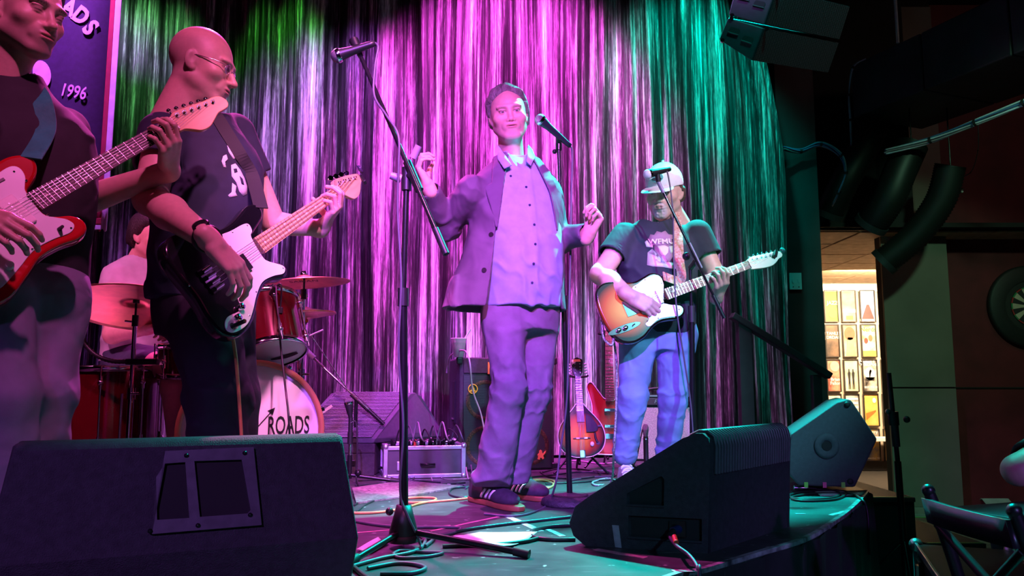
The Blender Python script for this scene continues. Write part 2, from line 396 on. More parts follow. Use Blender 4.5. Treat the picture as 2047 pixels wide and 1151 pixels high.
wall('wall_west', (-5.3, 3.5, 2.4), (.1, 11, 4.8), M_dark)
wall('wall_front', (1.5, -2.4, 2.4), (14, .1, 4.8), M_dark)
struct(MB().box((1.4, 2.5, 4.86), (13.4, 10, .08)).build('ceiling', M_dark))
# ---- corridor seen through the doorway
M_cwall = mat('warm_plaster', (.62, .52, .40), .7, 0, .08, 4)
struct(MB().box((4.6, 10.62, 1.25), (5.0, .1, 2.5)).build('wall_corridor', M_cwall))
wall('wall_corridor_right', (6.6, 8.9, 1.3), (.1, 3.4, 2.6), M_cwall)
zc = P(1700, 566, 10.5).z
ceil2 = struct(MB().box((4.4, 8.75, zc+.05), (5.2, 3.9, .04)).build('ceiling_corridor', M_dark))
M_tile = mat('ceiling_tile', (.40, .27, .17), .8, 0, .2, 10, bump=.4, bscale=60)
me_t = None
for i in range(8):
    for j in range(6):
        if me_t is None:
            o = MB().box((0, 0, 0), (.595, .595, .018)).build('tile', M_tile, ceil2, bevel=.004); me_t = o.data
        else:
            o = new_obj('tile', me_t, ceil2); bv = o.modifiers.new('bevel', 'BEVEL'); bv.width = .004; bv.limit_method = 'ANGLE'
        o.location = (2.2+i*.61, 7.2+j*.61, zc+.012 + rnd.uniform(-.004, .002))
wall('trim_3', (4.6, 10.55, zc-.06), (5.0, .03, .09), M_white)
wall('baseboard_corridor', (4.6, 10.55, .06), (5.0, .03, .12), M_dark)
# posters
yP = 10.54
cols = [(1646, 1677), (1680, 1713), (1717, 1751), (1755, 1789)]
rows = [(580, 644), (648, 714), (718, 783), (787, 852), (857, 922)]
def gcol(r, g, b): return lin((r/255, g/255, b/255))
PO = {  # (row, col): (background, second colour, label)
 (0, 0): ((150, 180, 60), (70, 120, 40), 'green and yellow concert poster in the top row by the doorway edge'),
 (0, 1): ((214, 190, 150), (150, 120, 95), 'faded sepia concert poster with a pale banner, top row'),
 (0, 2): ((80, 130, 215), (225, 220, 215), 'blue concert poster with a dark pointed hill, top row'),
 (0, 3): ((225, 205, 150), (160, 140, 90), 'tan concert poster half hidden by the door jamb, top row'),
 (1, 0): ((60, 45, 35), (130, 100, 75), 'dark brown concert poster with pale lettering, second row'),
 (1, 1): ((225, 195, 155), (150, 105, 75), 'sepia poster of a figure with big round hair, second row'),
 (1, 2): ((238, 235, 215), (215, 200, 60), 'white and yellow poster with green handwritten title, second row'),
 (1, 3): ((245, 235, 220), (200, 180, 150), 'white concert poster half hidden by the door jamb, second row'),
 (2, 0): ((200, 60, 50), (225, 160, 130), 'red concert poster with a pale tree shape, third row'),
 (2, 1): ((240, 225, 185), (200, 180, 130), 'cream poster with two small black standing figures, third row'),
 (2, 2): ((30, 25, 25), (235, 225, 210), 'black concert poster with pale burst and block lettering, third row'),
 (2, 3): ((205, 60, 60), (235, 190, 170), 'red poster half hidden by the door jamb, third row'),
 (3, 0): ((245, 235, 215), (205, 190, 160), 'white poster behind the corner of the stage monitor, fourth row'),
 (3, 1): ((30, 30, 34), (225, 220, 210), 'black poster with rows of white lettering, fourth row'),
 (3, 2): ((235, 155, 60), (245, 190, 110), 'orange concert poster with pale border, fourth row'),
 (3, 3): ((40, 32, 30), (190, 170, 150), 'dark poster with a white blot beside the mic stand, fourth row'),
 (4, 1): ((225, 190, 60), (80, 110, 160), 'yellow and blue poster low behind the stage monitor, fifth row'),
 (4, 2): ((70, 100, 150), (230, 190, 80), 'blue poster with a yellow disc low beside the monitor, fifth row'),
 (4, 3): ((235, 200, 120), (120, 90, 60), 'pale yellow poster low by the door jamb, fifth row'),
}
M_frame = mat('thin_black_frame', (.015, .012, .01), .4)
M_ink = mat('black_ink', (.012, .011, .011), .6); M_pale = mat('pale_ink', (.8, .76, .68), .6, 0, .05)
M_gold = mat('ochre_ink', (.75, .5, .08), .6); M_green_ink = mat('green_ink', (.12, .3, .02), .6); M_red_ink = mat('red_ink', (.5, .04, .03), .6)
for (r, c_), (ca, cb, lab) in PO.items():
    xa, xb = cols[c_]; ya, yb = rows[r]
    sh = r*1.6                                        # columns lean a little in the picture
    A = P(xa+sh*1.6, ya, yP); B = P(xb+sh*1.6, yb, yP); cx, cz = (A.x+B.x)/2, (A.z+B.z)/2; w_, h_ = B.x-A.x, A.z-B.z
    t = thing('poster', lab, 'poster', (cx, yP, cz), group='framed concert posters in the corridor')
    fr = MB()
    for sx in (-1, 1): fr.box((sx*(w_/2-.006), 0, 0), (.012, .03, h_))
    for sz in (-1, 1): fr.box((0, 0, sz*(h_/2-.006)), (w_-.024, .03, .012))
    fr.build('frame', M_frame, t)
    MB().box((0, .006, 0), (w_-.02, .012, h_-.02)).build('print', mat('poster_print_%d_%d' % (r, c_), gcol(*ca), .5, 0, .1, 7, c2=gcol(*cb)), t)
    y_ = -.003
    def sh2(pts, m, nm='motif'):
        return MB().prism([(x*w_, z*h_) for x, z in pts], -.0015, .0015, M=Matrix.Translation((0, y_, 0)) @ Matrix.Rotation(pi/2, 4, 'X')).build(nm, m, t)
    def tx(s, size, x, z, m, sx=1.0): return text_mesh(s, size, .001, Matrix.Translation((x*w_, y_, z*h_)) @ Matrix.Rotation(pi/2, 4, 'X'), 'lettering', m, t, sx=sx, bold=.001)
    circ = lambda cx, cz, rx, rz, n=18: [(cx+rx*math.cos(2*pi*k/n), cz+rz*math.sin(2*pi*k/n)) for k in range(n)]
    figure = lambda x: [(x-.07, -.42), (x-.02, -.42), (x, -.2), (x+.03, -.42), (x+.08, -.42), (x+.06, -.1), (x+.1, .08), (x+.04, .13), (x+.03, .2), (x-.03, .2), (x-.04, .13), (x-.1, .06), (x-.06, -.1)]
    if (r, c_) == (0, 0): tx('JAZZ', .07, .1, .1, M_pale); sh2(circ(.1, -.25, .3, .12), M_gold)
    if (r, c_) == (0, 1): sh2([(-.48, -.1), (.48, -.1), (.48, -.2), (-.48, -.2)], M_pale); sh2([(-.2, -.3), (.25, -.3), (.25, -.42), (-.2, -.42)], M_gold)
    if (r, c_) == (0, 2): sh2([(-.4, -.4), (.4, -.4), (.1, .05), (-.05, .05)], mat('dusk_ink', (.12, .06, .06), .6)); tx('NEW JERSEY', .04, 0, -.44, M_pale)
    if (r, c_) == (1, 0): tx('STANLEY', .055, .05, .22, M_pale); tx('JORDAN', .055, .05, .1, M_pale)
    if (r, c_) == (1, 1): sh2(circ(0, .22, .36, .2), mat('sepia_ink', (.25, .12, .06), .6)); sh2([(-.3, -.45), (.35, -.45), (.2, .1), (-.15, .1)], mat('sepia_ink2', (.45, .28, .18), .6))
    if (r, c_) == (1, 2): tx('Nerds', .085, 0, .34, M_green_ink); sh2(circ(-.18, .0, .13, .09), M_red_ink); sh2(circ(.12, .08, .13, .1), mat('sepia_ink', (.25, .12, .06), .6)); sh2([(-.45, -.3), (.45, -.3), (.45, -.48), (-.45, -.48)], M_gold)
    if (r, c_) == (2, 0): tx('Brian', .06, .1, -.12, M_pale); tx('Fallon', .06, .1, -.24, M_pale); sh2(circ(.1, .28, .33, .16), mat('blush_ink', (.75, .38, .27), .6))
    if (r, c_) == (2, 1): sh2(figure(-.14), M_ink, 'figure'); sh2(figure(.13), M_ink, 'figure')
    if (r, c_) == (2, 2):
        tx('MARTY', .085, 0, .42, M_pale); tx('FRIEDMAN', .05, 0, .33, M_pale); sh2(circ(0, .05, .33, .2), M_pale); sh2([(-.25, -.15), (.25, -.15), (.3, -.05), (-.3, -.05)], M_ink)
        sh2([(.0, -.05), (.05, .05), (.12, .15), (.02, .2), (-.06, .1), (-.05, -.05)], M_ink); tx('NOV FEB 20', .035, 0, -.36, M_pale)
    if (r, c_) == (3, 1):
        for k in range(4): sh2([(-.4, .38-k*.13), (.4, .38-k*.13), (.4, .31-k*.13), (-.4, .31-k*.13)], M_pale)
    if (r, c_) == (3, 2): sh2(circ(.22, .3, .12, .08), M_pale); sh2([(-.35, -.1), (.3, .0), (.3, -.05), (-.35, -.3)], mat('rust_ink', (.5, .13, .02), .6))
    if (r, c_) == (3, 3): sh2(circ(-.2, -.1, .14, .1), M_pale)
    if (r, c_) == (4, 2): sh2(circ(-.1, .1, .35, .22), M_gold); tx('merry', .06, 0, .4, M_pale); tx('november 8th', .035, 0, -.4, M_pale)
# ---- wall plate
t = thing('switch_plate', 'pale double wall plate on the dark red wall beside the curtain', 'switch', P(1590, 562, 6.0))
MB().box((0, 0, 0), (.095, .012, .13)).build('plate', M_white, t, bevel=.003)
for sx in (-1, 1):
    MB().box((sx*.022, -.008, 0), (.012, .012, .026)).build('toggle', M_white, t)
    MB().cyl((sx*.022, -.005, -.045), (sx*.022, -.009, -.045), .004, n=8).build('screw', M_chrome, t)
# ================================================================== SIGNED-DISTANCE MODELLING (bodies, clothes)
f32 = np.float32
def nrm_(q): return np.sqrt(np.einsum('ij,ij->i', q, q))
def A_(v): return np.array(tuple(v), dtype=f32)
def _b(f, lo, hi): f.lo = np.array(lo, f32); f.hi = np.array(hi, f32); return f
def rc(a, b, r1, r2=None):
    a, b = A_(a), A_(b); r2 = r1 if r2 is None else r2; ba = b-a; bb = float(ba@ba)+1e-12
    def f(p):
        q = p-a; h = np.clip((q@ba)/bb, 0, 1)
        return nrm_(q - h[:, None]*ba) - (r1 + (r2-r1)*h)
    m = max(r1, r2); return _b(f, np.minimum(a, b)-m, np.maximum(a, b)+m)
def el(c, r, R=None):
    c = A_(c); r = np.array(r if hasattr(r, '__len__') else (r, r, r), f32)
    Rn = None if R is None else np.array(R, f32)          # columns = local axes
    def f(p):
        q = p-c
        if Rn is not None: q = q@Rn
        k0 = nrm_(q/r); k1 = nrm_(q/(r*r))+1e-9
        return np.where(k0 < 1e-4, -r.min(), k0*(k0-1)/k1)
    m = r.max() if R is not None else r
    return _b(f, c-m, c+m)
def stk(secs, o=(0, 0, 0), R=None, n=2.2):
    """stack of oval sections (z, cx, cy, rx, ry) in the frame o, R (columns = axes)"""
    s = np.array(secs, f32); o = A_(o); Rn = np.eye(3, dtype=f32) if R is None else np.array(R, f32)
    # smooth the section table
    zz = np.linspace(s[0, 0], s[-1, 0], 60).astype(f32); tb = []
    for k in range(1, 5):
        y = s[:, k]; m = np.gradient(y, s[:, 0]); idx = np.clip(np.searchsorted(s[:, 0], zz)-1, 0, len(s)-2)
        h = s[idx+1, 0]-s[idx, 0]; t = (zz-s[idx, 0])/h
        tb.append((2*t**3-3*t**2+1)*y[idx] + (t**3-2*t**2+t)*h*m[idx] + (-2*t**3+3*t**2)*y[idx+1] + (t**3-t**2)*h*m[idx+1])
    def f(p):
        q = (p-o)@Rn; z = np.clip(q[:, 2], zz[0], zz[-1])
        cx, cy, rx, ry = (np.interp(z, zz, t) for t in tb)
        k = np.exp(np.log(np.exp(n*np.log(np.abs((q[:, 0]-cx)/rx)+1e-6)) + np.exp(n*np.log(np.abs((q[:, 1]-cy)/ry)+1e-6)))/n)
        d = (k-1)*np.minimum(rx, ry); dz = np.maximum(zz[0]-q[:, 2], q[:, 2]-zz[-1])
        return np.where(dz > 0, np.sqrt(np.maximum(d, 0)**2 + dz**2) + np.minimum(d, 0)*0, np.maximum(d, dz)).astype(f32)
    cor = []
    for r_ in s:
        for a in (-1, 1):
            for b in (-1, 1): cor.append(np.array((r_[1]+a*r_[3], r_[2]+b*r_[4], r_[0]), f32)@Rn.T + o)
    cor = np.array(cor); return _b(f, cor.min(0), cor.max(0))
def bx(c, h, r=0.0, R=None):
    c = A_(c); h = np.array(h, f32); Rn = None if R is None else np.array(R, f32)
    def f(p):
        q = p-c
        if Rn is not None: q = q@Rn
        q = np.abs(q)-(h-r); return nrm_(np.maximum(q, 0)) + np.minimum(q.max(1), 0) - r
    m = float(np.linalg.norm(h)) if R is not None else h
    return _b(f, c-m, c+m)
def smin(a, b, k):
    if k <= 0: return np.minimum(a, b)
    h = np.clip(.5+.5*(b-a)/k, 0, 1); return b+(a-b)*h - k*h*(1-h)
def smax(a, b, k): return -smin(-a, -b, k)
class S:
    def __init__(s): s.ops = []; s.lo = np.full(3, 9e9, f32); s.hi = -s.lo
    def u(s, f, k=0.0):
        s.ops.append((0, f, k)); s.lo = np.minimum(s.lo, f.lo); s.hi = np.maximum(s.hi, f.hi); return s
    def sub(s, f, k=0.0): s.ops.append((1, f, k)); return s
    def cut(s, f, k=0.0): s.ops.append((2, f, k)); return s        # intersect
    def disp(s, f): s.ops.append((3, f, 0)); return s
    def __call__(s, p):
        d = np.full(len(p), 9.0, f32)
        for m, f, k in s.ops:
            if m == 0: d = smin(d, f(p), k)
            elif m == 1: d = smax(d, -f(p), k)
            elif m == 2: d = smax(d, f(p), k)
            else: d = d + f(p)
        return d.astype(f32)
def off(f, a):
    g = lambda p: f(p)-a
    return _b(g, f.lo-a, f.hi+a)
def sn(p, fr, seed, n=5):
    """cheap smooth noise, about -1..1"""
    r = np.random.RandomState(seed); o = np.zeros(len(p), f32)
    for i in range(n):
        k = r.normal(size=3); k = (k/np.linalg.norm(k)*fr*r.uniform(.6, 1.5)).astype(f32)
        o += np.sin(p@k + r.uniform(0, 6.3) + 1.2*np.sin((p@np.roll(k, 1))*.6 + i))
    return o/(n*.62)
def wrink(c, rad, ax, fr, amp, seed=0):
    """rounded folds across the axis ax, fading away from c"""
    c = A_(c); ax = A_(V(ax).normalized()); r = np.random.RandomState(seed)
    k2 = r.normal(size=3).astype(f32)
    def f(p):
        q = p-c; g = np.exp(-(q*q).sum(1)/(rad*rad)); t = (q@ax)*fr + 1.5*np.sin((q@k2)*fr*.35 + seed) + .8*np.sin((q@np.roll(k2, 1))*fr*.7)
        s_ = np.sin(t); return -amp*g*(s_*.5 + np.maximum(s_, 0)**2*.8)
    return f
EDG = [(0, 1), (2, 3), (4, 5), (6, 7), (0, 2), (1, 3), (4, 6), (5, 7), (0, 4), (1, 5), (2, 6), (3, 7)]
COR = np.array([(i & 1, (i >> 1) & 1, (i >> 2) & 1) for i in range(8)])
def surf(fn, h, lo=None, hi=None):
    """surface nets over fn; returns verts, quads"""
    lo = np.array(fn.lo if lo is None else lo, f32)-3*h; hi = np.array(fn.hi if hi is None else hi, f32)+3*h
    Bk = 4; nb = np.ceil((hi-lo)/(h*Bk)).astype(int); n = nb*Bk
    gi = np.stack(np.meshgrid(*[np.arange(k) for k in nb], indexing='ij'), -1).reshape(-1, 3)
    dc = fn((lo + (gi*Bk + (Bk-1)/2)*h).astype(f32))
    vol = np.repeat(np.repeat(np.repeat(dc.reshape(nb), Bk, 0), Bk, 1), Bk, 2)
    near = np.abs(dc) < Bk*h*1.5
    loc = np.stack(np.meshgrid(*[np.arange(Bk)]*3, indexing='ij'), -1).reshape(-1, 3)
    idx = (gi[near][:, None, :]*Bk + loc[None]).reshape(-1, 3)
    for a in range(0, len(idx), 400000):
        q = idx[a:a+400000]; vol[q[:, 0], q[:, 1], q[:, 2]] = fn((lo + q*h).astype(f32))
    s = vol < 0
    c = np.zeros(n-1, np.int8)
    for d in COR: c += s[d[0]:n[0]-1+d[0], d[1]:n[1]-1+d[1], d[2]:n[2]-1+d[2]]
    act = np.argwhere((c > 0) & (c < 8)); vid = np.full(n-1, -1, np.int64); vid[tuple(act.T)] = np.arange(len(act))
    cv = np.stack([vol[act[:, 0]+d[0], act[:, 1]+d[1], act[:, 2]+d[2]] for d in COR], 1)
    acc = np.zeros((len(act), 3)); cnt = np.zeros(len(act))
    for a, b in EDG:
        va, vb = cv[:, a], cv[:, b]; m = (va < 0) != (vb < 0); t = np.where(m, va/(va-vb+1e-12), 0)
        acc += np.where(m[:, None], COR[a] + t[:, None]*(COR[b]-COR[a]), 0); cnt += m
    verts = lo + (act + acc/cnt[:, None])*h
    quads = []
    for ax in range(3):
        u, v = (ax+1) % 3, (ax+2) % 3
        sl0 = [slice(1, -1)]*3; sl1 = [slice(1, -1)]*3; sl0[ax] = slice(0, n[ax]-1); sl1[ax] = slice(1, n[ax])
        s0, s1 = s[tuple(sl0)], s[tuple(sl1)]; e = np.argwhere(s0 != s1)
        if not len(e): continue
        flip = s1[tuple(e.T)]
        b = e.copy(); b[:, u] += 1; b[:, v] += 1
        def cell(du, dv):
            q = b.copy(); q[:, u] += du; q[:, v] += dv; return vid[tuple(q.T)]
        q = np.stack([cell(-1, -1), cell(0, -1), cell(0, 0), cell(-1, 0)], 1)
        q[flip] = q[flip][:, ::-1]; quads.append(q)
    quads = np.concatenate(quads); quads = quads[(quads >= 0).all(1)]
    return verts, quads
def mesh_np(name, verts, quads, cols=None):
    me = bpy.data.meshes.new(name); n = len(quads)
    me.vertices.add(len(verts)); me.vertices.foreach_set('co', np.asarray(verts, f32).ravel())
    me.loops.add(4*n); me.loops.foreach_set('vertex_index', quads.astype(np.int32).ravel())
    me.polygons.add(n); me.polygons.foreach_set('loop_start', np.arange(0, 4*n, 4, dtype=np.int32))
    me.polygons.foreach_set('use_smooth', np.ones(n, bool))
    if cols is not None:
        a = me.color_attributes.new('Col', 'FLOAT_COLOR', 'POINT'); cc = np.ones((len(verts), 4), f32); cc[:, :3] = cols; a.data.foreach_set('color', cc.ravel())
    me.update(calc_edges=True); me.validate()
    return me
def sd_obj(name, shape, h, m, parent, loc, colf=None, lo=None, hi=None):
    v, q = surf(shape, h, lo, hi)
    me = mesh_np(name, v-A_(loc), q, None if colf is None else colf(v)); me.materials.append(m)
    return new_obj(name, me, parent)
class Flesh:
    """collects the islands of one body into one mesh"""
    def __init__(s): s.v = []; s.q = []; s.c = []; s.n = 0
    def add(s, v, q, c):
        s.v.append(v); s.q.append(q+s.n); s.c.append(np.broadcast_to(np.array(c, f32), (len(v), 3))); s.n += len(v)
    def sdf(s, shape, h, colf): v, q = surf(shape, h); s.add(v, q, colf(v) if callable(colf) else colf)
    def build(s, name, m, parent, loc):
        me = mesh_np(name, np.concatenate(s.v)-A_(loc), np.concatenate(s.q), np.concatenate(s.c)); me.materials.append(m); return new_obj(name, me, parent)

def mirror(fn): return [fn(1), fn(-1)]
def ss(a, b, x): t = np.clip((x-a)/(b-a), 0, 1); return t*t*(3-2*t)
def head_shape(o):
    """head in its own frame: +y face, +z up, +x the person's right; eyes at z = 0, head about 0.235 m high"""
    jw = o.get('jaw', 1.0); ch = o.get('cheek', 1.0); ns = o.get('nose', 1.0)
    s = S()
    s.u(el((0, -.018, .032), (.075, .096, .088)))
    s.u(el((0, .012, -.012), (.066*ch, .076, .088)), .03)
    s.u(el((0, .03, -.062), (.052*jw, .055, .05)), .03)
    for x in (1, -1):
        s.u(rc((x*.050*jw, -.002, -.062), (x*.020*jw, .066, -.100), .017, .015), .022)
        s.u(el((x*.043*ch, .056, -.026), (.024, .022, .020)), .022)
        s.u(el((x*.030, .080, .021), (.026, .012, .009), Matrix.Rotation(-x*.25, 3, 'Z')), .014)
    s.u(el((0, .070, -.101), (.024*jw, .020, .018)), .018)
    s.u(el((0, .081, -.064), (.030, .018, .026)), .018)                     # muzzle
    for x in (1, -1):
        s.sub(el((x*.031, .097, .000), (.019, .018, .011)), .012)
        s.u(el((x*.031, .0735, .000), (.0145, .0135, .0125)), .003)
        s.u(el((x*.031, .0755, .0075), (.017, .0125, .0042)), .003)            # upper lid
        s.u(el((x*.030, .0745, -.0085), (.015, .011, .0035)), .004)           # lower lid
    s.u(rc((0, .083, .010), (0, .100*(.5+.5*ns), -.030), .0075, .0095), .010)   # nose bridge
    s.u(el((0, .103*(.6+.4*ns), -.036), (.0125, .0125, .0105)), .008)
    for x in (1, -1):
        s.u(el((x*.0125, .093, -.040), (.0085, .0105, .0080)), .005)
        s.sub(el((x*.0068, .1005, -.0475), (.0038, .0055, .0045)), .002)
        s.u(rc((x*.021, .084, -.040), (x*.031, .076, -.066), .005, .004), .012)
    s.u(el((0, .0955, -.0600), (.022, .0085, .0048)), .005)
    s.u(el((0, .0945, -.0700), (.019, .0085, .0056)), .005)
    s.sub(el((0, .1045, -.0648), (.027, .010, .0016)), .003)
    for x in (1, -1):
        R = rot(0, 0, x*.42) @ rot(.18, 0, 0)
        s.u(el((x*.078, -.012, -.012), (.0085, .019, .031), R), .006)
        s.sub(el((x*.087, -.006, -.008), (.006, .010, .017), R), .004)
        s.u(el((x*.074, -.002, -.036), (.007, .009, .010), R), .005)
    nk = o.get('neck', 1.0); nb = o.get('neck_to', (0, -.045, -.21))
    s.u(rc((0, -.024, -.070), nb, .054*nk, .061*nk), .025)
    s.u(rc((0, .012, -.115), (nb[0], nb[1]+.045, nb[2]), .030*nk, .034*nk), .03)
    if o.get('double'): s.u(el((0, .030, -.108), (.040, .038, .022)), .025)
    s.lo = np.array((-.12, -.14, -.26), f32); s.hi = np.array((.12, .14, .14), f32)
    return s
def face_col(o):
    skin = np.array(o['skin'], f32)
    def f(v):
        c = np.tile(skin, (len(v), 1)); x, y, z = np.abs(v[:, 0]), v[:, 1], v[:, 2]
        def mixin(m, k): c[:] = c*(1-m[:, None]) + np.array(k, f32)*m[:, None]
        red = np.exp(-((x-.04)/.025)**2 - ((z+.03)/.03)**2)*(y > .03)*.35 + np.exp(-(x/.014)**2-((z+.036)/.014)**2)*(y > .09)*.4
        mixin(red, skin*np.array((1.0, .72, .68)))
        lip = ss(1.15, .85, np.sqrt((x/.024)**2 + ((z+.0648)/.0105)**2))*(y > .08); mixin(lip*.75, skin*np.array((.85, .5, .5)))
        mixin(ss(1.3, .7, np.sqrt((x/.024)**2+((z+.0648)/.0022)**2))*(y > .08)*.8, skin*.25)
        e = np.sqrt(((x-.031)/.0120)**2 + ((z+.0012)/.0036)**2); fr = (y > .07)
        mixin(ss(1.45, 1.05, np.sqrt(((x-.031)/.0135)**2+((z-.0012)/.0062)**2))*fr*.75, skin*.3)
        mixin(ss(1.05, .85, e)*fr, (.55, .50, .47))
        if o.get('closed'): mixin(ss(1.35, .9, np.sqrt(((x-.031)/.0145)**2+((z+.001)/.0065)**2))*fr, skin*.72); mixin(ss(1.2, .7, np.sqrt(((x-.031)/.0145)**2+((z+.0042+6*(x-.031)**2)/.0018)**2))*fr, skin*.12); e = e+9
        sh = o.get('gaze', 0.0)
        ir = np.sqrt(((v[:, 0]-sh)-np.sign(v[:, 0])*.031)**2 + (z+.0005)**2); mixin(ss(.0062, .0050, ir)*(e < 1)*fr, (.05, .045, .04))
        if o.get('brow') is not None:
            bz = .0205 - .14*(x-.03)**2/.03 + .002*np.sin(x*900); mixin(ss(1.2, .6, np.sqrt(((x-.032)/.021)**2+((z-bz)/.0048)**2))*(y > .05)*o.get('brow_w', .8), o['brow'])
        if o.get('stubble') is not None:
            m = ss(-.040, -.06, z)*ss(-.125, -.11, z)*ss(.0, .03, y)*(1-lip)
            m = m*np.clip(1-np.exp(-((x)/.012)**2-((z+.045)/.006)**2), 0, 1); mixin(m*o.get('stub_w', .4), o['stubble'])
        if o.get('goatee') is not None:
            d = np.sqrt((x/.036)**2 + ((z+.083)/.040)**2); m = ss(1.15, .85, d)*(y > .04)*(1-lip*.7); mixin(m*.9, o['goatee'])
        if o.get('fuzz') is not None:      # shaved hair at the back and sides
            m = ss(.03, -.02, y)*ss(.085, .045, z)*ss(-.09, -.06, z)*ss(-.06, -.02, -y+.02)*.5; mixin(m, o['fuzz'])
        return c
    return f
def hmat(o, f, up, scale=1.0):
    """frame columns: x right, y forward, z up"""
    f = V(f).normalized(); up = V(up); up = (up - f*up.dot(f)).normalized(); r = f.cross(up)
    M = Matrix((r, f, up)).transposed().to_4x4(); M = M @ Matrix.Scale(scale, 4); M.translation = V(o); return M
def xf(M, v): a = np.array(M, f32); return v@a[:3, :3].T + a[:3, 3]
def add_head(fl, M, o, h=.0026):
    s = head_shape(o); v, q = surf(s, h); fl.add(xf(M, v), q, face_col(o)(v)); return s
def hair_obj(name, M, cutter, m, parent, loc, h=.003, thick=.010, seed=1, amp=.004, fr=90, taper=.022):
    """hair grown from the skull, thinning out towards the hairline (cutter > 0 is bare)"""
    s = S(); s.u(el((0, -.019, .033), (.0765, .0975, .0895))); s.u(el((0, -.045, -.02), (.066, .058, .07)), .03)
    s.disp(lambda p: -(thick + amp*sn(p*np.array((1, .6, .35), f32), fr, seed))*ss(0, taper, -cutter(p)) - .001); s.cut(cutter, .003)
    s.lo -= .03; s.hi += .03
    v, q = surf(s, h); me = mesh_np(name, xf(M, v)-A_(loc), q); me.materials.append(m); return new_obj(name, me, parent)
def add_hand(sh, W, D, N, side, curl, thumb, scale=1.0, spread=.10, kmin=.006):
    """hand on shape sh: W wrist, D wrist->knuckles, N out of the palm, side +1 when the thumb lies along D x N.
    curl: 4 tuples (mcp, pip, dip) index..little; thumb: 3 points relative in (D, S, N) metres"""
    D = V(D).normalized(); N = V(N); N = (N - D*N.dot(D)).normalized(); Sd = D.cross(N)*side; W = V(W); k = scale
    at = lambda d, s_, n: W + (D*d + Sd*s_ + N*n)*k
    ln = (.044, .050, .046, .036); bs = ((.092, .027), (.097, .008), (.092, -.011), (.083, -.028)); rr = (.0092, .0095, .0090, .0080)
    sh.u(rc(at(-.03, 0, 0), at(.012, 0, 0), .027*k, .025*k), .02)
    for (d, s_), r in zip(bs, rr):
        sh.u(rc(at(.012, s_*.62, 0), at(d-.006, s_, -.001), .0145*k, .0115*k), .010*k)
    sh.u(rc(at(.018, .018, .008), at(.055, .026, .008), .016*k, .011*k), .012*k)
    sh.u(rc(at(.018, -.018, .007), at(.06, -.022, .006), .014*k, .010*k), .012*k)
    for i in range(4):
        d, s_ = bs[i]; p = at(d, s_, 0); ang = 0; l = ln[i]*k
        fan = (1.5-i)*spread
        Di = (D*math.cos(fan) + Sd*math.sin(fan)).normalized()
        for j, (frac, c_) in enumerate(zip((1.0, .62, .50), curl[i])):
            ang += c_; q = p + (Di*math.cos(ang) + N*math.sin(ang))*l*frac
            r1 = rr[i]*k*(1.0, .93, .86)[j]; r2 = rr[i]*k*(.93, .86, .74)[j]
            sh.u(rc(p, q, r1, r2), kmin*k if j == 0 else .0025); p = q
    pts = [at(.022, .020, .006)] + [at(*t) for t in thumb]
    for a, b, r1, r2 in zip(pts[:-1], pts[1:], (.0145, .0112, .0100), (.0112, .0102, .0085)): sh.u(rc(a, b, r1*k, r2*k), .006*k)
    return sh
M_skin = mat('skin', rough=.48, var=.06, scale=60, bump=.06, bscale=420, vcol=True)
M_skin.node_tree.nodes['Principled BSDF'].inputs['Subsurface Weight'].default_value = .06
M_skin.node_tree.nodes['Principled BSDF'].inputs['Subsurface Radius'].default_value = (.012, .005, .003)
# ================================================================== PEOPLE
def hit(shape, px, py, t0=1.0, t1=8.0, lift=0.0):
    """first point of the shape seen along the ray of a pixel, and its outward normal"""
    d = ray(px, py).normalized(); o = V((0, 0, CAMZ))
    a, b = t0, t1
    for n_ in (240, 40, 30):
        ts = np.linspace(a, b, n_).astype(f32); v = shape(A_(o)+ts[:, None]*A_(d)); i = int(np.argmax(v < 0)) if (v < 0).any() else int(np.argmin(v))
        a, b = float(ts[max(i-1, 0)]), float(ts[i])
    p = o + d*float(a); e = .004
    q = np.array([A_(p)+s_*e*ax for ax in np.eye(3, dtype=f32) for s_ in (1, -1)], f32); g = shape(q)
    n = V((g[0]-g[1], g[2]-g[3], g[4]-g[5])).normalized()
    return p + n*lift, n
def yawR(f):
    f = V(f).normalized(); r = f.cross(V((0, 0, 1))).normalized(); u = r.cross(f)
    return Matrix((r, f, u)).transposed()
def decal(shape, name, outline, m, parent, loc, thick=.002, step=None):
    """a flat print laid on a garment: pixel outline carried onto the surface"""
    pts = [hit(shape, x, y) for x, y in outline]
    c = sum((p for p, n in pts), V((0, 0, 0)))/len(pts); n = sum((k for p, k in pts), V((0, 0, 0))).normalized()
    cx = sum(x for x, y in outline)/len(outline); cy = sum(y for x, y in outline)/len(outline); pc, nc = hit(shape, cx, cy)
    mb = MB(); N = len(pts); ring = []
    mid = []
    for (x, y), (p, k) in zip(outline, pts):
        pm, km = hit(shape, cx+(x-cx)*.5, cy+(y-cy)*.5); mid.append(pm+km*thick); ring.append(p+k*thick)
    low = [p - k*thick for p, k in pts]
    vs = ring + mid + [pc+nc*thick] + low
    fs = [(i, (i+1) % N, N+(i+1) % N, N+i) for i in range(N)] + [(N+i, N+(i+1) % N, 2*N) for i in range(N)] + [(2*N+1+i, 2*N+1+(i+1) % N, (i+1) % N, i) for i in range(N)]
    return mb.add(vs, fs, True).build(name, m, parent, loc)
M_sole = mat('gum_sole', (.24, .075, .035), .55, 0, .15, 20)
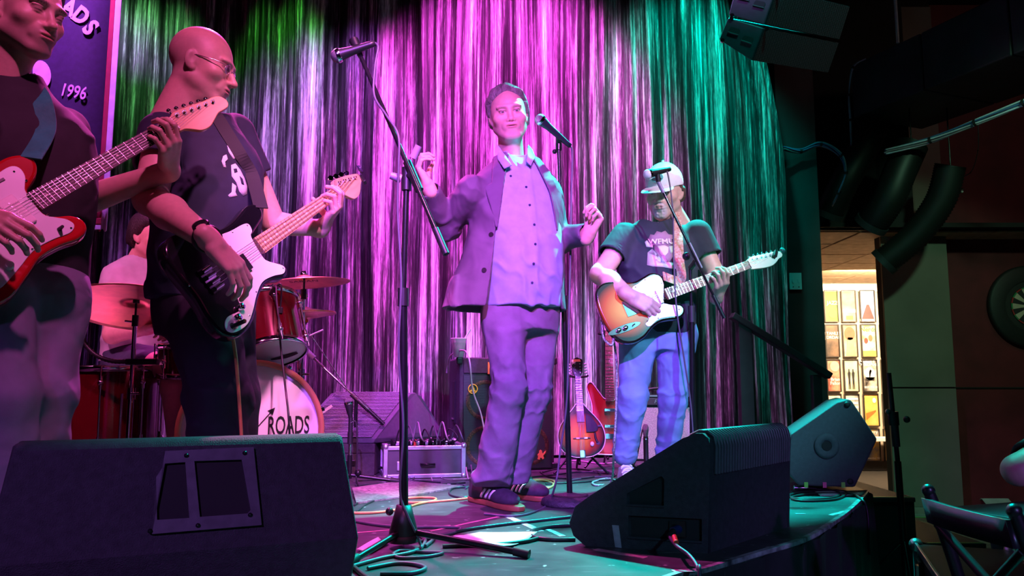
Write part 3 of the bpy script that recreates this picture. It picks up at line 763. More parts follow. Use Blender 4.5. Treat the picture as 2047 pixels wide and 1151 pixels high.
def make_shoe(parent, loc, heel, toe, kind, width=.098, up=0.0):
    heel, toe = V(heel), V(toe); f = (toe-heel); L_ = f.length; f.normalize(); R = yawR((f.x, f.y, 0)); o = heel
    k = L_/.30
    lp = lambda x, y, z: o + R @ V((x, y*k, z))
    s = S()
    s.u(stk([(.018, 0, .045, .036, .045), (.05, 0, .045, .036, .05), (.085, 0, .05, .035, .045), (.105, 0, .05, .038, .048)], o, R))
    s.u(rc(lp(0, .06, .055), lp(0, .19, .045), .040, .036), .03)
    s.u(el(lp(0, .215, .040), (.047, .075, .034), R), .03)
    s.u(rc(lp(0, .07, .10), lp(0, .17, .066), .026, .028), .02)
    s.cut(_b(lambda p: -((p-A_(o))[:, 2]-.022), (-9,)*3, (9,)*3), .004)
    so = S(); pr = [(-.0, .0), (.034, .012), (.040, .06), (.038, .13), (.048, .20), (.042, .265), (.02, .298), (0, .302), (-.024, .296), (-.046, .25), (-.050, .20), (-.040, .13), (-.040, .06), (-.034, .012)]
    if kind == 'striped': cu, cs = mat('purple_black_suede', (.030, .022, .040), .8, 0, .2, 60, bump=.1), M_sole
    elif kind == 'pale': cu, cs = mat('pale_canvas', (.5, .45, .48), .8, 0, .15, 40, bump=.1), M_white
    else: cu, cs = mat('black_shoe_leather', (.012, .012, .012), .5), M_rubber
    sh = sd_obj('shoe', s, .004, cu, parent, loc)
    mb = MB(); out = crom([V((x, y*k)) for x, y in pr], 4, True)
    mb.prism([(p.x, p.y) for p in out], 0, .024, .007, M=(Matrix.Translation(o) @ R.to_4x4())); mb.build('sole', cs, sh, loc)
    ml = mat('shoe_lace', (.02, .018, .025), .8) if kind != 'pale' else mat('white_lace', (.8, .78, .8), .8)
    def drop(P0, dr):
        P0 = np.array([A_(p) for p in P0], f32); dr = np.array(dr, f32)
        for _ in range(30): P0 += dr*np.maximum(0, s(P0)*.8)[:, None]
        return P0
    tt = np.linspace(-1, 1, 9); allp = drop([lp(t*.028, .085+j*.024+t*.008*(-1)**j, .13) for j in range(5) for t in tt], (0, 0, -1))
    for j in range(5): MB().tube([V(tuple(p))+V((0, 0, .002)) for p in allp[j*9:j*9+9]], .0032, 6).build('lace', ml, sh, loc)
    if kind == 'striped':
        for sd in (1, -1):
            dr = A_(R @ V((-sd, 0, 0)))
            for j in range(3):
                pa = drop([lp(sd*.09, .095+j*.026+t*.030+dy, .032+t*.042) for dy in (0, .013) for t in np.linspace(0, 1, 7)], dr); n = 7
                q = MB().add([V(tuple(p-dr*.0026)) for p in pa], [(i, i+1, n+i+1, n+i) for i in range(n-1)], True).build('stripe', mat('white_leather', (.8, .78, .8), .5), sh, loc); so_ = q.modifiers.new('solid', 'SOLIDIFY'); so_.thickness = .002; so_.offset = 0
    return sh
def flat_cloth(name, outline, m, parent, loc, thick=.004, n=4):
    """small cloth flap from world points, with thickness"""
    pts = crom(outline, n, True); c = sum(pts, V((0, 0, 0)))/len(pts)
    o = MB().add(pts+[c], [(i, (i+1) % len(pts), len(pts)) for i in range(len(pts))], True).build(name, m, parent, loc)
    sm = o.modifiers.new('solid', 'SOLIDIFY'); sm.thickness = thick; sm.offset = 0
    return o

# ------------------------------------------------------------------ the singer
def singer():
    D = 3.40; loc = G(1005, 1003); loc = V((loc.x, 3.45, ST))
    t = thing('person', 'man in an open purple-grey jacket and blue shirt singing at centre stage', 'person', loc)
    f = V((.30, -.954, 0)); R = yawR(f); o = P(1040, 606, D+.02); lw = lambda x, y, z: o + R @ V((x, y, z))
    m_j = mat('jacket_cotton', (.120, .082, .135), .75, 0, .10, 14, bump=.12, bscale=500, fold=.9)
    m_s = mat('chambray_shirt', (.30, .36, .58), .75, 0, .08, 25, bump=.12, bscale=600, fold=.4)
    m_t = mat('grey_corduroy', (.19, .145, .23), .8, 0, .12, 18, bump=.15, bscale=300, fold=1.1)
    skin = (.62, .40, .32)
    # head and neck
    fl = Flesh()
    ho = dict(skin=skin, brow=(.20, .15, .13), brow_w=.55, stubble=(.42, .27, .23), stub_w=.18, cheek=1.10, jaw=1.16, nose=.9, double=True, neck_to=(.01, -.072, -.24), gaze=.0)
    M = hmat(P(1016, 229, D+.075), (.08, -1, -.16), (-.14, 0, 1), 1.03)
    add_head(fl, M, ho)
    def cutter(p):   # keep hair above the hairline, behind the face
        x, y, z = np.abs(p[:, 0]), p[:, 1], p[:, 2]
        front = y - (.030 + 1.15*(z-.062) - .5*np.maximum(0, .040-x))
        front = np.where(z > .05, front, y-(.024+.30*(z-.05)))
        side = np.where(y > -.02, -.022-z+.10*np.maximum(0, -y), -.075-z)
        return np.maximum(front, side)
    m_h = mat('short_grey_hair', (.20, .19, .20), .55, 0, .45, 70, bump=.8, bscale=260, stretch=(1, .35, .35))
    hair_obj('hair', M, cutter, m_h, t, loc, thick=.017, amp=.007, fr=120, taper=.03)
    # trousers
    legs = S()
    Rh, Rk, Ra = P(1008, 640, D-.04), P(1017, 775, D-.09), P(985, 958, D+.03)
    Lh, Lk, La = P(1078, 640, D+.08), P(1070, 785, D+.05), P(1020, 958, D+.16)
    legs.u(stk([(-.12, 0, 0, .155, .125), (-.04, 0, .0, .165, .135), (.05, 0, .01, .165, .135)], o, R))
    legs.u(rc(Rh, Rk, .092, .070), .05).u(rc(Rk, Ra, .070, .080), .03)
    legs.u(rc(Lh, Lk, .088, .066), .05).u(rc(Lk, La, .066, .078), .03)
    legs.u(el(Ra+V((-.01, .02, 0)), (.085, .092, .035)), .03).u(el(La+V((-.01, .02, 0)), (.082, .092, .035)), .03)
    legs.disp(wrink(Rk+V((0, 0, .01)), .10, (.35, 0, 1), 75, .010, 3)).disp(wrink(Lk, .10, (-.4, 0, 1), 70, .009, 5))
    legs.disp(wrink(Ra+V((0, 0, .06)), .10, (.6, 0, 1), 55, .010, 8)).disp(wrink(La+V((0, 0, .06)), .10, (-.6, .2, 1), 55, .010, 9))
    legs.disp(wrink(Rh+V((.03, 0, 0)), .10, (.8, 0, .6), 55, .006, 11)).disp(wrink(Rk.lerp(Ra, .5), .12, (.9, 0, .5), 40, .007, 14)).disp(lambda p: .003*sn(p, 20, 4))
    legs.cut(_b(lambda p: (ST+.088+.5*np.maximum(0, p[:, 1]*-1+3.42)) - p[:, 2], (-9,)*3, (9,)*3), .004)
    sd_obj('trousers', legs, .0055, m_t, t, loc)
    # shoes
    make_shoe(t, loc, G(944, 1000), G(1042, 1023), 'striped')
    make_shoe(t, loc, G(1003, 990), G(1098, 1003), 'striped')
    # shirt
    sh = S()
    secs = [(-.02, 0, .02, .170, .150), (.08, 0, .03, .174, .160), (.20, 0, .03, .178, .160), (.34, 0, .015, .184, .148), (.46, .005, 0, .188, .125), (.55, .008, -.012, .170, .10), (.60, .01, -.016, .125, .085), (.645, .012, -.015, .082, .072), (.69, .014, -.012, .068, .066)]
    sh.u(stk(secs, o, R))
    base = stk(secs, o, R)
    sh.disp(wrink(lw(0, .14, .15), .16, (.8, 0, .9), 48, .006, 2)).disp(wrink(lw(-.05, .14, .02), .14, (.9, 0, .35), 60, .006, 7)).disp(lambda p: .002*sn(p, 30, 9))
    # placket ridge and open V neck
    def placket(p):
        q = (p-A_(o))@np.array(R, f32); return -.0035*np.exp(-((q[:, 0]+.005+.02*(q[:, 2]-.3))/.016)**4)*(q[:, 1] > 0)
    sh.disp(placket)
    sh.sub(rc(lw(.012, .13, .565), lw(.012, .03, .70), .022, .062), .008)
    sh.cut(_b(lambda p: ((p-A_(o))@np.array(R, f32))[:, 2]-.675, (-9,)*3, (9,)*3))
    shirt = sd_obj('shirt', sh, .0045, m_s, t, loc)
    for px, py in ((1021, 352), (1052, 374), (1059, 410), (1068, 449), (1070, 488), (1067, 527), (1064, 565)):
        p, n = hit(sh, px, py); MB().cyl(p-n*.001, p+n*.0025, .0055, n=12).build('button', mat('navy_button', (.02, .025, .07), .3), shirt, loc)
    # chest and collar
    ch = S().u(stk([(.44, .01, -.015, .12, .095), (.55, .01, -.014, .10, .085), (.60, .012, -.02, .068, .06)], o, R))
    fl.sdf(ch, .004, skin)
    for pts in ([(992, 287, 3.44), (1000, 296, 3.385), (1013, 314, 3.335), (1023, 330, 3.30), (1008, 337, 3.285), (995, 318, 3.33)],
                [(1056, 290, 3.45), (1054, 306, 3.38), (1052, 322, 3.335), (1061, 331, 3.33), (1070, 314, 3.38), (1064, 300, 3.43)]):
        flat_cloth('collar', [P(*q) for q in pts], m_s, t, loc, .005, 1)
    # jacket
    js = [(-.03, .072, -.01, .275, .190), (.05, .060, -.008, .258, .184), (.20, .035, .0, .230, .178), (.34, .014, -.002, .210, .164), (.47, .010, -.012, .212, .140), (.545, .010, -.018, .200, .112), (.592, .010, -.022, .165, .094), (.632, .010, -.026, .118, .082), (.672, .010, -.03, .088, .074)]
    ja = S().u(stk(js, o, R))
    Rs, Re, Rw = P(943, 382, D-.08), P(893, 452, D+.06), P(861, 384, D-.12)
    Ls, Le, Lw = P(1086, 392, D+.10), P(1118, 478, D+.12), P(1170, 468, D-.06)
    sl = S()
    sl.u(rc(Rs, Re, .070, .062)).u(rc(Re, Rw, .062, .046), .02).u(rc(Ls, Le, .072, .060)).u(rc(Le, Lw, .060, .047), .02)
    ja.disp(wrink(lw(.2, .05, .05), .2, (1, .3, .1), 42, .008, 3)).disp(wrink(lw(.16, .10, .30), .15, (.9, 0, .4), 40, .006, 4)).disp(lambda p: .002*sn(p, 26, 2))
    inn = [(z, cx, cy, rx-.013, ry-.013) for z, cx, cy, rx, ry in js]; inn[0] = (-.2,)+inn[0][1:]
    ja.sub(stk(inn, o, R), .003)
    zt = np.array([-.05, .0, .31, .48, .60, .68]); xR = np.array([.205, .195, .150, .118, .085, .062]); xL = np.array([-.160, -.150, -.120, -.100, -.062, -.030])
    def opening(p):
        q = (p-A_(o))@np.array(R, f32); return np.maximum(np.maximum(np.interp(q[:, 2], zt, xL)-q[:, 0], q[:, 0]-np.interp(q[:, 2], zt, xR)), .0-q[:, 1])
    ja.sub(_b(opening, (-9,)*3, (9,)*3), .004)
    sl.disp(wrink(Re, .11, (-.2, 0, 1), 80, .009, 3)).disp(wrink(Le, .12, (.5, 0, .8), 70, .008, 6)).disp(wrink(Rs, .08, (.6, 0, .7), 70, .006, 2))
    for a, b, r in ((Re, Rw, .038), (Le, Lw, .039)):
        d = (b-a).normalized(); sl.sub(rc(b-d*.02, b+d*.09, r, r+.004), .003)
    ja.ops.append((0, sl, .025)); ja.lo = np.minimum(ja.lo, sl.lo); ja.hi = np.maximum(ja.hi, sl.hi)
    ja.sub(rc(lw(.012, -.02, .58), lw(.012, .03, .76), .055, .072), .004)
    jk = sd_obj('jacket', ja, .0046, m_j, t, loc)
    # lapels: doubled cloth along the opening
    lz = np.array([.30, .38, .49, .505, .58, .66]); lw_ = np.array([.004, .030, .072, .048, .056, .052])
    def lap(sgn):
        lp = S().u(off(stk(js, o, R), .009)); lp.sub(off(stk(js, o, R), .001), .001)
        def reg(p):
            q = (p-A_(o))@np.array(R, f32); z = q[:, 2]
            e = np.interp(z, zt, xR if sgn > 0 else xL); wd = np.interp(z, lz, lw_)
            d = q[:, 0]-e if sgn > 0 else e-q[:, 0]
            return np.maximum(np.maximum(np.maximum(-.004-d, d-wd), np.maximum(.302-z, z-.655)), -.015-q[:, 1])
        lp.cut(_b(reg, (-9,)*3, (9,)*3), .002); lp.disp(lambda p: p[:, 0]*0)
        return sd_obj('lapel', lp, .004, m_j, t, loc)
    lap(1); lap(-1)
    for px, py in ((993, 402), (982, 469), (968, 540)):
        p, n = hit(ja, px, py); MB().cyl(p-n*.001, p+n*.004, .0105, n=16).build('button', mat('dark_horn_button', (.02, .015, .02), .25), jk, loc)
    # hands and wrists
    hr = S(); dw = (Rw-Re).normalized(); hr.u(rc(Re.lerp(Rw, .6), Rw+dw*.03, .034, .027))
    add_hand(hr, Rw+dw*.035, (-.42, -.20, .86), (.80, -.05, .42), 1, [(.55, .95, .5), (.75, 1.1, .6), (.85, 1.15, .6), (.75, .95, .5)], [(.045, .040, .020), (.068, .046, .040), (.080, .040, .058)], .98, .14)
    fl.sdf(hr, .003, skin)
    hl = S(); dw = (Lw-Le).normalized(); hl.u(rc(Le.lerp(Lw, .6), Lw+dw*.03, .034, .027))
    add_hand(hl, Lw+dw*.03, (.42, -.25, .85), (-.75, -.62, .2), -1, [(1.05, 1.35, .7), (1.2, 1.45, .8), (1.25, 1.5, .8), (1.25, 1.45, .8)], [(.060, .034, .030), (.085, .032, .040), (.108, .026, .040)], .98, .04)
    fl.sdf(hl, .003, skin)
    # ring
    fl.build('body', M_skin, t, loc)
    return t
singer()
# ------------------------------------------------------------------ where the three played instruments are held
BASS_M = frame(P(424, 556, 2.33), P(671, 385, 3.04)-P(424, 556, 2.33), (.80, -.45, .35))
_e, _n = P(75, 402, 2.03), P(347, 250, 2.28)
RED_X = (_n-_e).normalized(); RED_M = frame(_n - RED_X*.648, RED_X, (.52, -.80, .22))
TELE_M = frame(P(1262, 614, 3.74), P(1497, 529, 3.84)-P(1262, 614, 3.74), (.05, -1, .18))
TSH = {}
def fret_hand(sh, M, xf, elbow, scale=1.0, curl=None):
    L3 = M.to_3x3(); w = M @ V((xf-.012, -.078, -.066)); D = L3 @ V((.06, .30, .95)); N = L3 @ V((0, 1, -.32))
    sh.u(rc(V(elbow).lerp(w, .02), w - D*.02, .046*scale, .029*scale))
    curl = curl or [(.55, 1.05, .55), (.65, 1.15, .6), (.7, 1.2, .6), (.75, 1.2, .6)]
    add_hand(sh, w, D, N, -1, curl, [(.020, .034, .040), (.026, .034, .070), (.036, .030, .094)], scale, .12)
    return sh
def tee(name, o, R, secs, sleeves, m, parent, loc, neck, wr=(), h=.006, zcut=None):
    s = S().u(stk(secs, o, R))
    for sh, el_, fr, r1, r2 in sleeves:
        e = V(sh).lerp(V(el_), fr); d = (V(el_)-V(sh)).normalized(); q = S().u(rc(sh, e+d*.03, r1, r2))
        q.cut(_b(lambda p, e=e, d=d: (p-A_(e))@A_(d), (-9,)*3, (9,)*3), .003); q.sub(rc(e-d*.04, e+d*.06, r2-.012, r2-.006), .003)
        s.u(q, .03)
    for w_ in wr: s.disp(w_)
    s.disp(lambda p: .0022*sn(p, 24, 3))
    if neck is not None: s.sub(rc(neck[0], neck[1], neck[2], neck[2]), .006)
    if zcut is not None: s.cut(_b(lambda p: zcut-p[:, 2], (-9,)*3, (9,)*3), .004)
    return s, sd_obj(name, s, h, m, parent, loc)
def trousers(o, R, pel, legs, m, parent, loc, wr=(), h=.007, name='trousers', n=18, noise=.003, hem=ST+.07):
    s = S().u(stk(pel, o, R))
    for hip, knee, ank, r in legs:
        s.u(rc(hip, knee, r[0], r[1]), .045).u(rc(knee, ank, r[1], r[2]), .03)
    for w_ in wr: s.disp(w_)
    s.disp(lambda p: noise*sn(p, n, 8)); s.cut(_b(lambda p: hem-p[:, 2], (-9,)*3, (9,)*3), .004)
    return s, sd_obj(name, s, h, m, parent, loc)

# ------------------------------------------------------------------ the bald bass player
def bassist():
    D = 2.55; loc = V((P(425, 600, D).x, D+.1, ST))
    t = thing('person', 'bald man in glasses, dark t-shirt and navy trousers playing a black bass', 'person', loc)
    skin = (.60, .36, .29); f = V((.80, -.60, 0)); R = yawR(f); o = P(408, 590, D+.16); lw = lambda x, y, z: o + R @ V((x, y, z))
    fl = Flesh()
    ho = dict(skin=skin, brow=(.45, .30, .26), brow_w=.4, fuzz=(.33, .22, .19), stubble=(.40, .27, .24), stub_w=.2, cheek=1.06, jaw=1.10, nose=1.15, double=True, neck=1.08, neck_to=(.0, -.045, -.235))
    M = hmat(P(406, 131, D+.08), (.965, .10, -.24), (.20, 0, 1), 1.09)
    add_head(fl, M, ho)
    # glasses
    mg = mat('thin_steel', (.7, .66, .68), .2, 1.0); gm = MB(); T = lambda x, y, z: M @ V((x, y, z))
    for sx in (1, -1):
        ring = [T(sx*.034+.021*math.cos(a), .092-.004*abs(math.cos(a)), -.003+.016*math.sin(a)) for a in np.linspace(0, 2*pi, 25)]
        gm.tube(ring, .0014, 6)
        gm.tube([T(sx*.055, .088, .004), T(sx*.074, .06, .006), T(sx*.080, .0, .005), T(sx*.079, -.02, -.006)], .0016, 6)
    gm.tube([T(-.013, .094, .001), T(0, .100, .004), T(.013, .094, .001)], .0014, 6)
    go = gm.build('glasses', mg, t, loc)
    for sx in (1, -1):
        MB().add([T(sx*.034+.020*math.cos(a), .091, -.003+.015*math.sin(a)) for a in np.linspace(0, 2*pi, 20)[:-1]], [tuple(range(19))]).build('lens', mat('clear_lens', (.9, .9, .9), .02, 0, 0, trans=1.0, alpha=.25), go, loc)
    # t-shirt
    m_s = mat('dark_navy_tee', (.016, .020, .045), .85, 0, .15, 15, bump=.1, bscale=700, fold=.5)
    Rs, Re, Rw = P(325, 272, D-.02), P(301, 398, D-.14), P(418, 480, D-.37)
    Ls, Le = P(470, 268, D+.30), P(545, 446, D+.40)
    secs = [(-.02, .01, -.01, .178, .150), (.10, .01, .005, .180, .155), (.22, .01, .012, .185, .156), (.38, 0, .008, .190, .148), (.49, 0, -.005, .190, .130), (.565, 0, -.02, .160, .108), (.62, 0, -.03, .110, .092), (.675, 0, -.04, .078, .078)]
    ts, shirt = tee('t_shirt', o, R, secs, [(Rs, Re, .46, .078, .074), (Ls, Le, .46, .076, .072)], m_s, t, loc, (lw(0, -.03, .655), lw(0, .02, .80), .068),
        [wrink(lw(.12, .05, .05), .16, (.4, 0, 1), 50, .008, 3), wrink(lw(.15, .02, .36), .12, (1, .2, .3), 50, .007, 5)])
    TSH['b'] = ts
    # print on the chest
    mw = mat('white_print', (.72, .74, .80), .7, 0, .1)
    for pts in ([(446, 312), (452, 309), (455, 318), (450, 326), (452, 335), (447, 334), (443, 322)],
                [(462, 330), (470, 327), (480, 340), (488, 356), (494, 374), (493, 388), (486, 392), (478, 382), (472, 364), (463, 352)],
                [(464, 366), (472, 372), (470, 384), (474, 392), (459, 395), (456, 390), (463, 384)],
                [(452, 283), (458, 288), (464, 300), (472, 316), (466, 318), (457, 303)]): decal(ts, 'print', pts, mw, shirt, loc)
    for pts in ([(478, 352), (484, 358), (487, 370), (482, 368)], [(466, 338), (472, 337), (474, 344), (468, 346)]): decal(ts, 'print', pts, m_s, shirt, loc, .0035)
    # trousers
    m_t = mat('navy_trousers', (.010, .009, .020), .8, 0, .12, 15, bump=.1, bscale=500, fold=.8)
    hR, kR, aR = P(402, 640, D+.10), P(438, 790, D+.02), P(432, 1035, D+.06)
    hL, kL, aL = P(445, 640, D+.24), P(462, 790, D+.22), P(465, 1020, D+.28)
    trousers(o, R, [(-.14, 0, 0, .150, .135), (-.04, 0, 0, .168, .148), (.05, 0, 0, .165, .145)], [(hR, kR, aR, (.115, .098, .085)), (hL, kL, aL, (.108, .092, .082))], m_t, t, loc,
        [wrink(kR, .15, (.5, 0, 1), 50, .011, 3), wrink(kR+V((0, 0, -.12)), .14, (-.6, 0, 1), 45, .010, 6)])
    make_shoe(t, loc, V((aR.x-.02, aR.y+.05, ST)), V((aR.x+.21, aR.y-.10, ST)), 'dark'); make_shoe(t, loc, V((aL.x-.02, aL.y+.05, ST)), V((aL.x+.22, aL.y-.06, ST)), 'dark')
    # arms
    a = S().u(rc(Rs, Re, .056, .050)).u(rc(Re, Re.lerp(Rw, .35), .050, .051), .02).u(rc(Re.lerp(Rw, .35), Rw, .051, .031), .02)
    add_hand(a, Rw+(Rw-Re).normalized()*.02, (P(478, 545, D-.33)-Rw), BASS_M.to_3x3() @ V((0, 0, -1)), 1, [(.35, .55, .35), (.40, .6, .4), (.45, .65, .4), (.45, .6, .4)], [(.045, .038, .014), (.075, .042, .026), (.098, .036, .036)], 1.06, .07)
    fl.sdf(a, .0032, skin)
    b = S().u(rc(Ls, Le, .054, .048)); fret_hand(b, BASS_M, .770, Le, 1.05, [(.45, 1.0, .5), (.55, 1.1, .55), (.75, 1.3, .6), (.8, 1.3, .6)])
    fl.sdf(b, .0032, skin)
    tor = S().u(stk([(.30, 0, 0, .12, .09), (.63, 0, -.035, .07, .068)], o, R)); fl.sdf(tor, .008, skin)
    body = fl.build('body', M_skin, t, loc)
    # watch
    wt = Rw + (Re-Rw).normalized()*.012; ax = (Rw-Re).normalized(); no = (V((.25, -.9, .35)) - ax*V((.25, -.9, .35)).dot(ax)).normalized()
    MB().lathe([(.036, -.012), (.0405, -.012), (.0415, 0), (.0405, .012), (.036, .012), (.036, -.012)], wt, ax, 28).build('watch_strap', M_rubber, t, loc)
    wc = wt + no*.044
    wo = MB().lathe([(0, -.008), (.0235, -.008), (.0245, .0), (.0235, .007), (.0195, .0075)], wc, no, 28).build('watch', M_blackmetal, t, loc)
    MB().lathe([(0, .0072), (.0194, .0070)], wc, no, 28).build('watch_face', mat('dark_glass', (.005, .005, .008), .08), wo, loc)
    # row of dark spots inked on the upper arm
    for px, py in ((310, 334), (326, 327), (340, 326)): decal(a, 'tattoo', [(px+4*math.cos(q), py+4*math.sin(q)) for q in np.linspace(0, 6.28, 9)[:-1]], mat('tattoo_ink', (.16, .06, .07), .6), body, loc, .0006)
    return t
bassist()

# ------------------------------------------------------------------ the guitarist at the left edge
def left_player():
    D = 2.15; loc = V((P(50, 560, D).x, D+.12, ST))
    t = thing('person', 'dark-haired man in black t-shirt and grey-blue trousers playing a red guitar', 'person', loc)
    skin = (.55, .33, .27); f = V((.62, -.78, 0)); R = yawR(f); o = P(48, 545, D+.08); lw = lambda x, y, z: o + R @ V((x, y, z))
    fl = Flesh()
    ho = dict(skin=skin, brow=(.06, .04, .035), brow_w=.85, stubble=(.22, .14, .12), stub_w=.45, closed=True, cheek=.98, jaw=1.06, nose=1.05, neck_to=(.0, -.06, -.24))
    M = hmat(P(54, 27, D+.02), (.94, -.33, -.17), (.06, 0, 1), 1.08)
    add_head(fl, M, ho)
    def cutter(p):
        x, y, z = np.abs(p[:, 0]), p[:, 1], p[:, 2]
        front = np.where(z > .04, y-(.036+.75*(z-.05)), y-(.022+.25*(z-.04))); side = np.where(y > -.03, -.02-z, -.085-z)
        return np.maximum(front, side)
    hair_obj('hair', M, cutter, mat('dark_brown_hair', (.018, .012, .010), .5, 0, .4, 60, bump=.8, bscale=260, stretch=(1, .35, .35)), t, loc, thick=.014, amp=.005)
    m_s = mat('black_tee', (.012, .012, .015), .85, 0, .2, 15, bump=.1, bscale=700, fold=.5)
    Rs, Re, Rw = P(-70, 235, D-.14), P(-110, 390, D-.16), P(-55, 430, D-.28)
    Ls, Le = P(128, 262, D+.20), P(168, 402, D+.24)
    secs = [(-.05, 0, 0, .165, .130), (.08, 0, .005, .165, .135), (.20, 0, .01, .172, .138), (.32, .01, .005, .180, .135), (.41, .02, -.005, .176, .120), (.48, .035, -.02, .140, .100), (.535, .05, -.03, .098, .086), (.59, .06, -.035, .074, .072)]
    ts, shirt = tee('t_shirt', o, R, secs, [(Rs, Re, .52, .074, .068), (Ls, Le, .52, .074, .068)], m_s, t, loc, (lw(.06, -.03, .585), lw(.06, .02, .72), .066), [wrink(lw(-.12, .05, .40), .10, (.9, 0, .5), 50, .006, 5)])
    TSH['l'] = ts
    m_t = mat('grey_blue_trousers', (.17, .16, .24), .8, 0, .12, 15, bump=.1, bscale=500, fold=.7)
    hR, kR, aR = P(-20, 600, D-.08), P(0, 790, D-.10), P(10, 1090, D-.02)
    hL, kL, aL = P(95, 600, D+.10), P(80, 800, D+.06), P(60, 1080, D+.12)
    trousers(o, R, [(-.16, 0, 0, .150, .120), (-.05, 0, 0, .168, .132), (.04, 0, 0, .160, .130)], [(hR, kR, aR, (.105, .085, .075)), (hL, kL, aL, (.105, .084, .074))], m_t, t, loc, [wrink(kL, .14, (.4, 0, 1), 45, .009, 3), wrink(hL, .12, (.9, 0, .5), 40, .006, 6)])
    make_shoe(t, loc, V((aR.x, aR.y+.06, ST)), V((aR.x+.16, aR.y-.18, ST)), 'dark'); make_shoe(t, loc, V((aL.x, aL.y+.06, ST)), V((aL.x+.20, aL.y-.14, ST)), 'dark')
    b = S().u(rc(Ls, Le, .050, .046)); fret_hand(b, RED_M, .592, Le, 1.02)
    fl.sdf(b, .0034, skin)
    a = S().u(rc(Rs, Re, .052, .046)).u(rc(Re, Rw, .046, .031), .02)
    add_hand(a, Rw, P(20, 455, D-.30)-Rw, RED_M.to_3x3() @ V((0, 0, -1)), 1, [(.4, .8, .5), (.5, .9, .5), (.55, .9, .5), (.6, .9, .5)], [(.045, .036, .016), (.07, .036, .032), (.092, .026, .04)], 1.03, .05)
    fl.sdf(a, .0034, skin)
    fl.sdf(S().u(stk([(.30, 0, 0, .12, .09), (.56, .055, -.03, .066, .063)], o, R)), .008, skin)
    fl.build('body', M_skin, t, loc)
left_player()

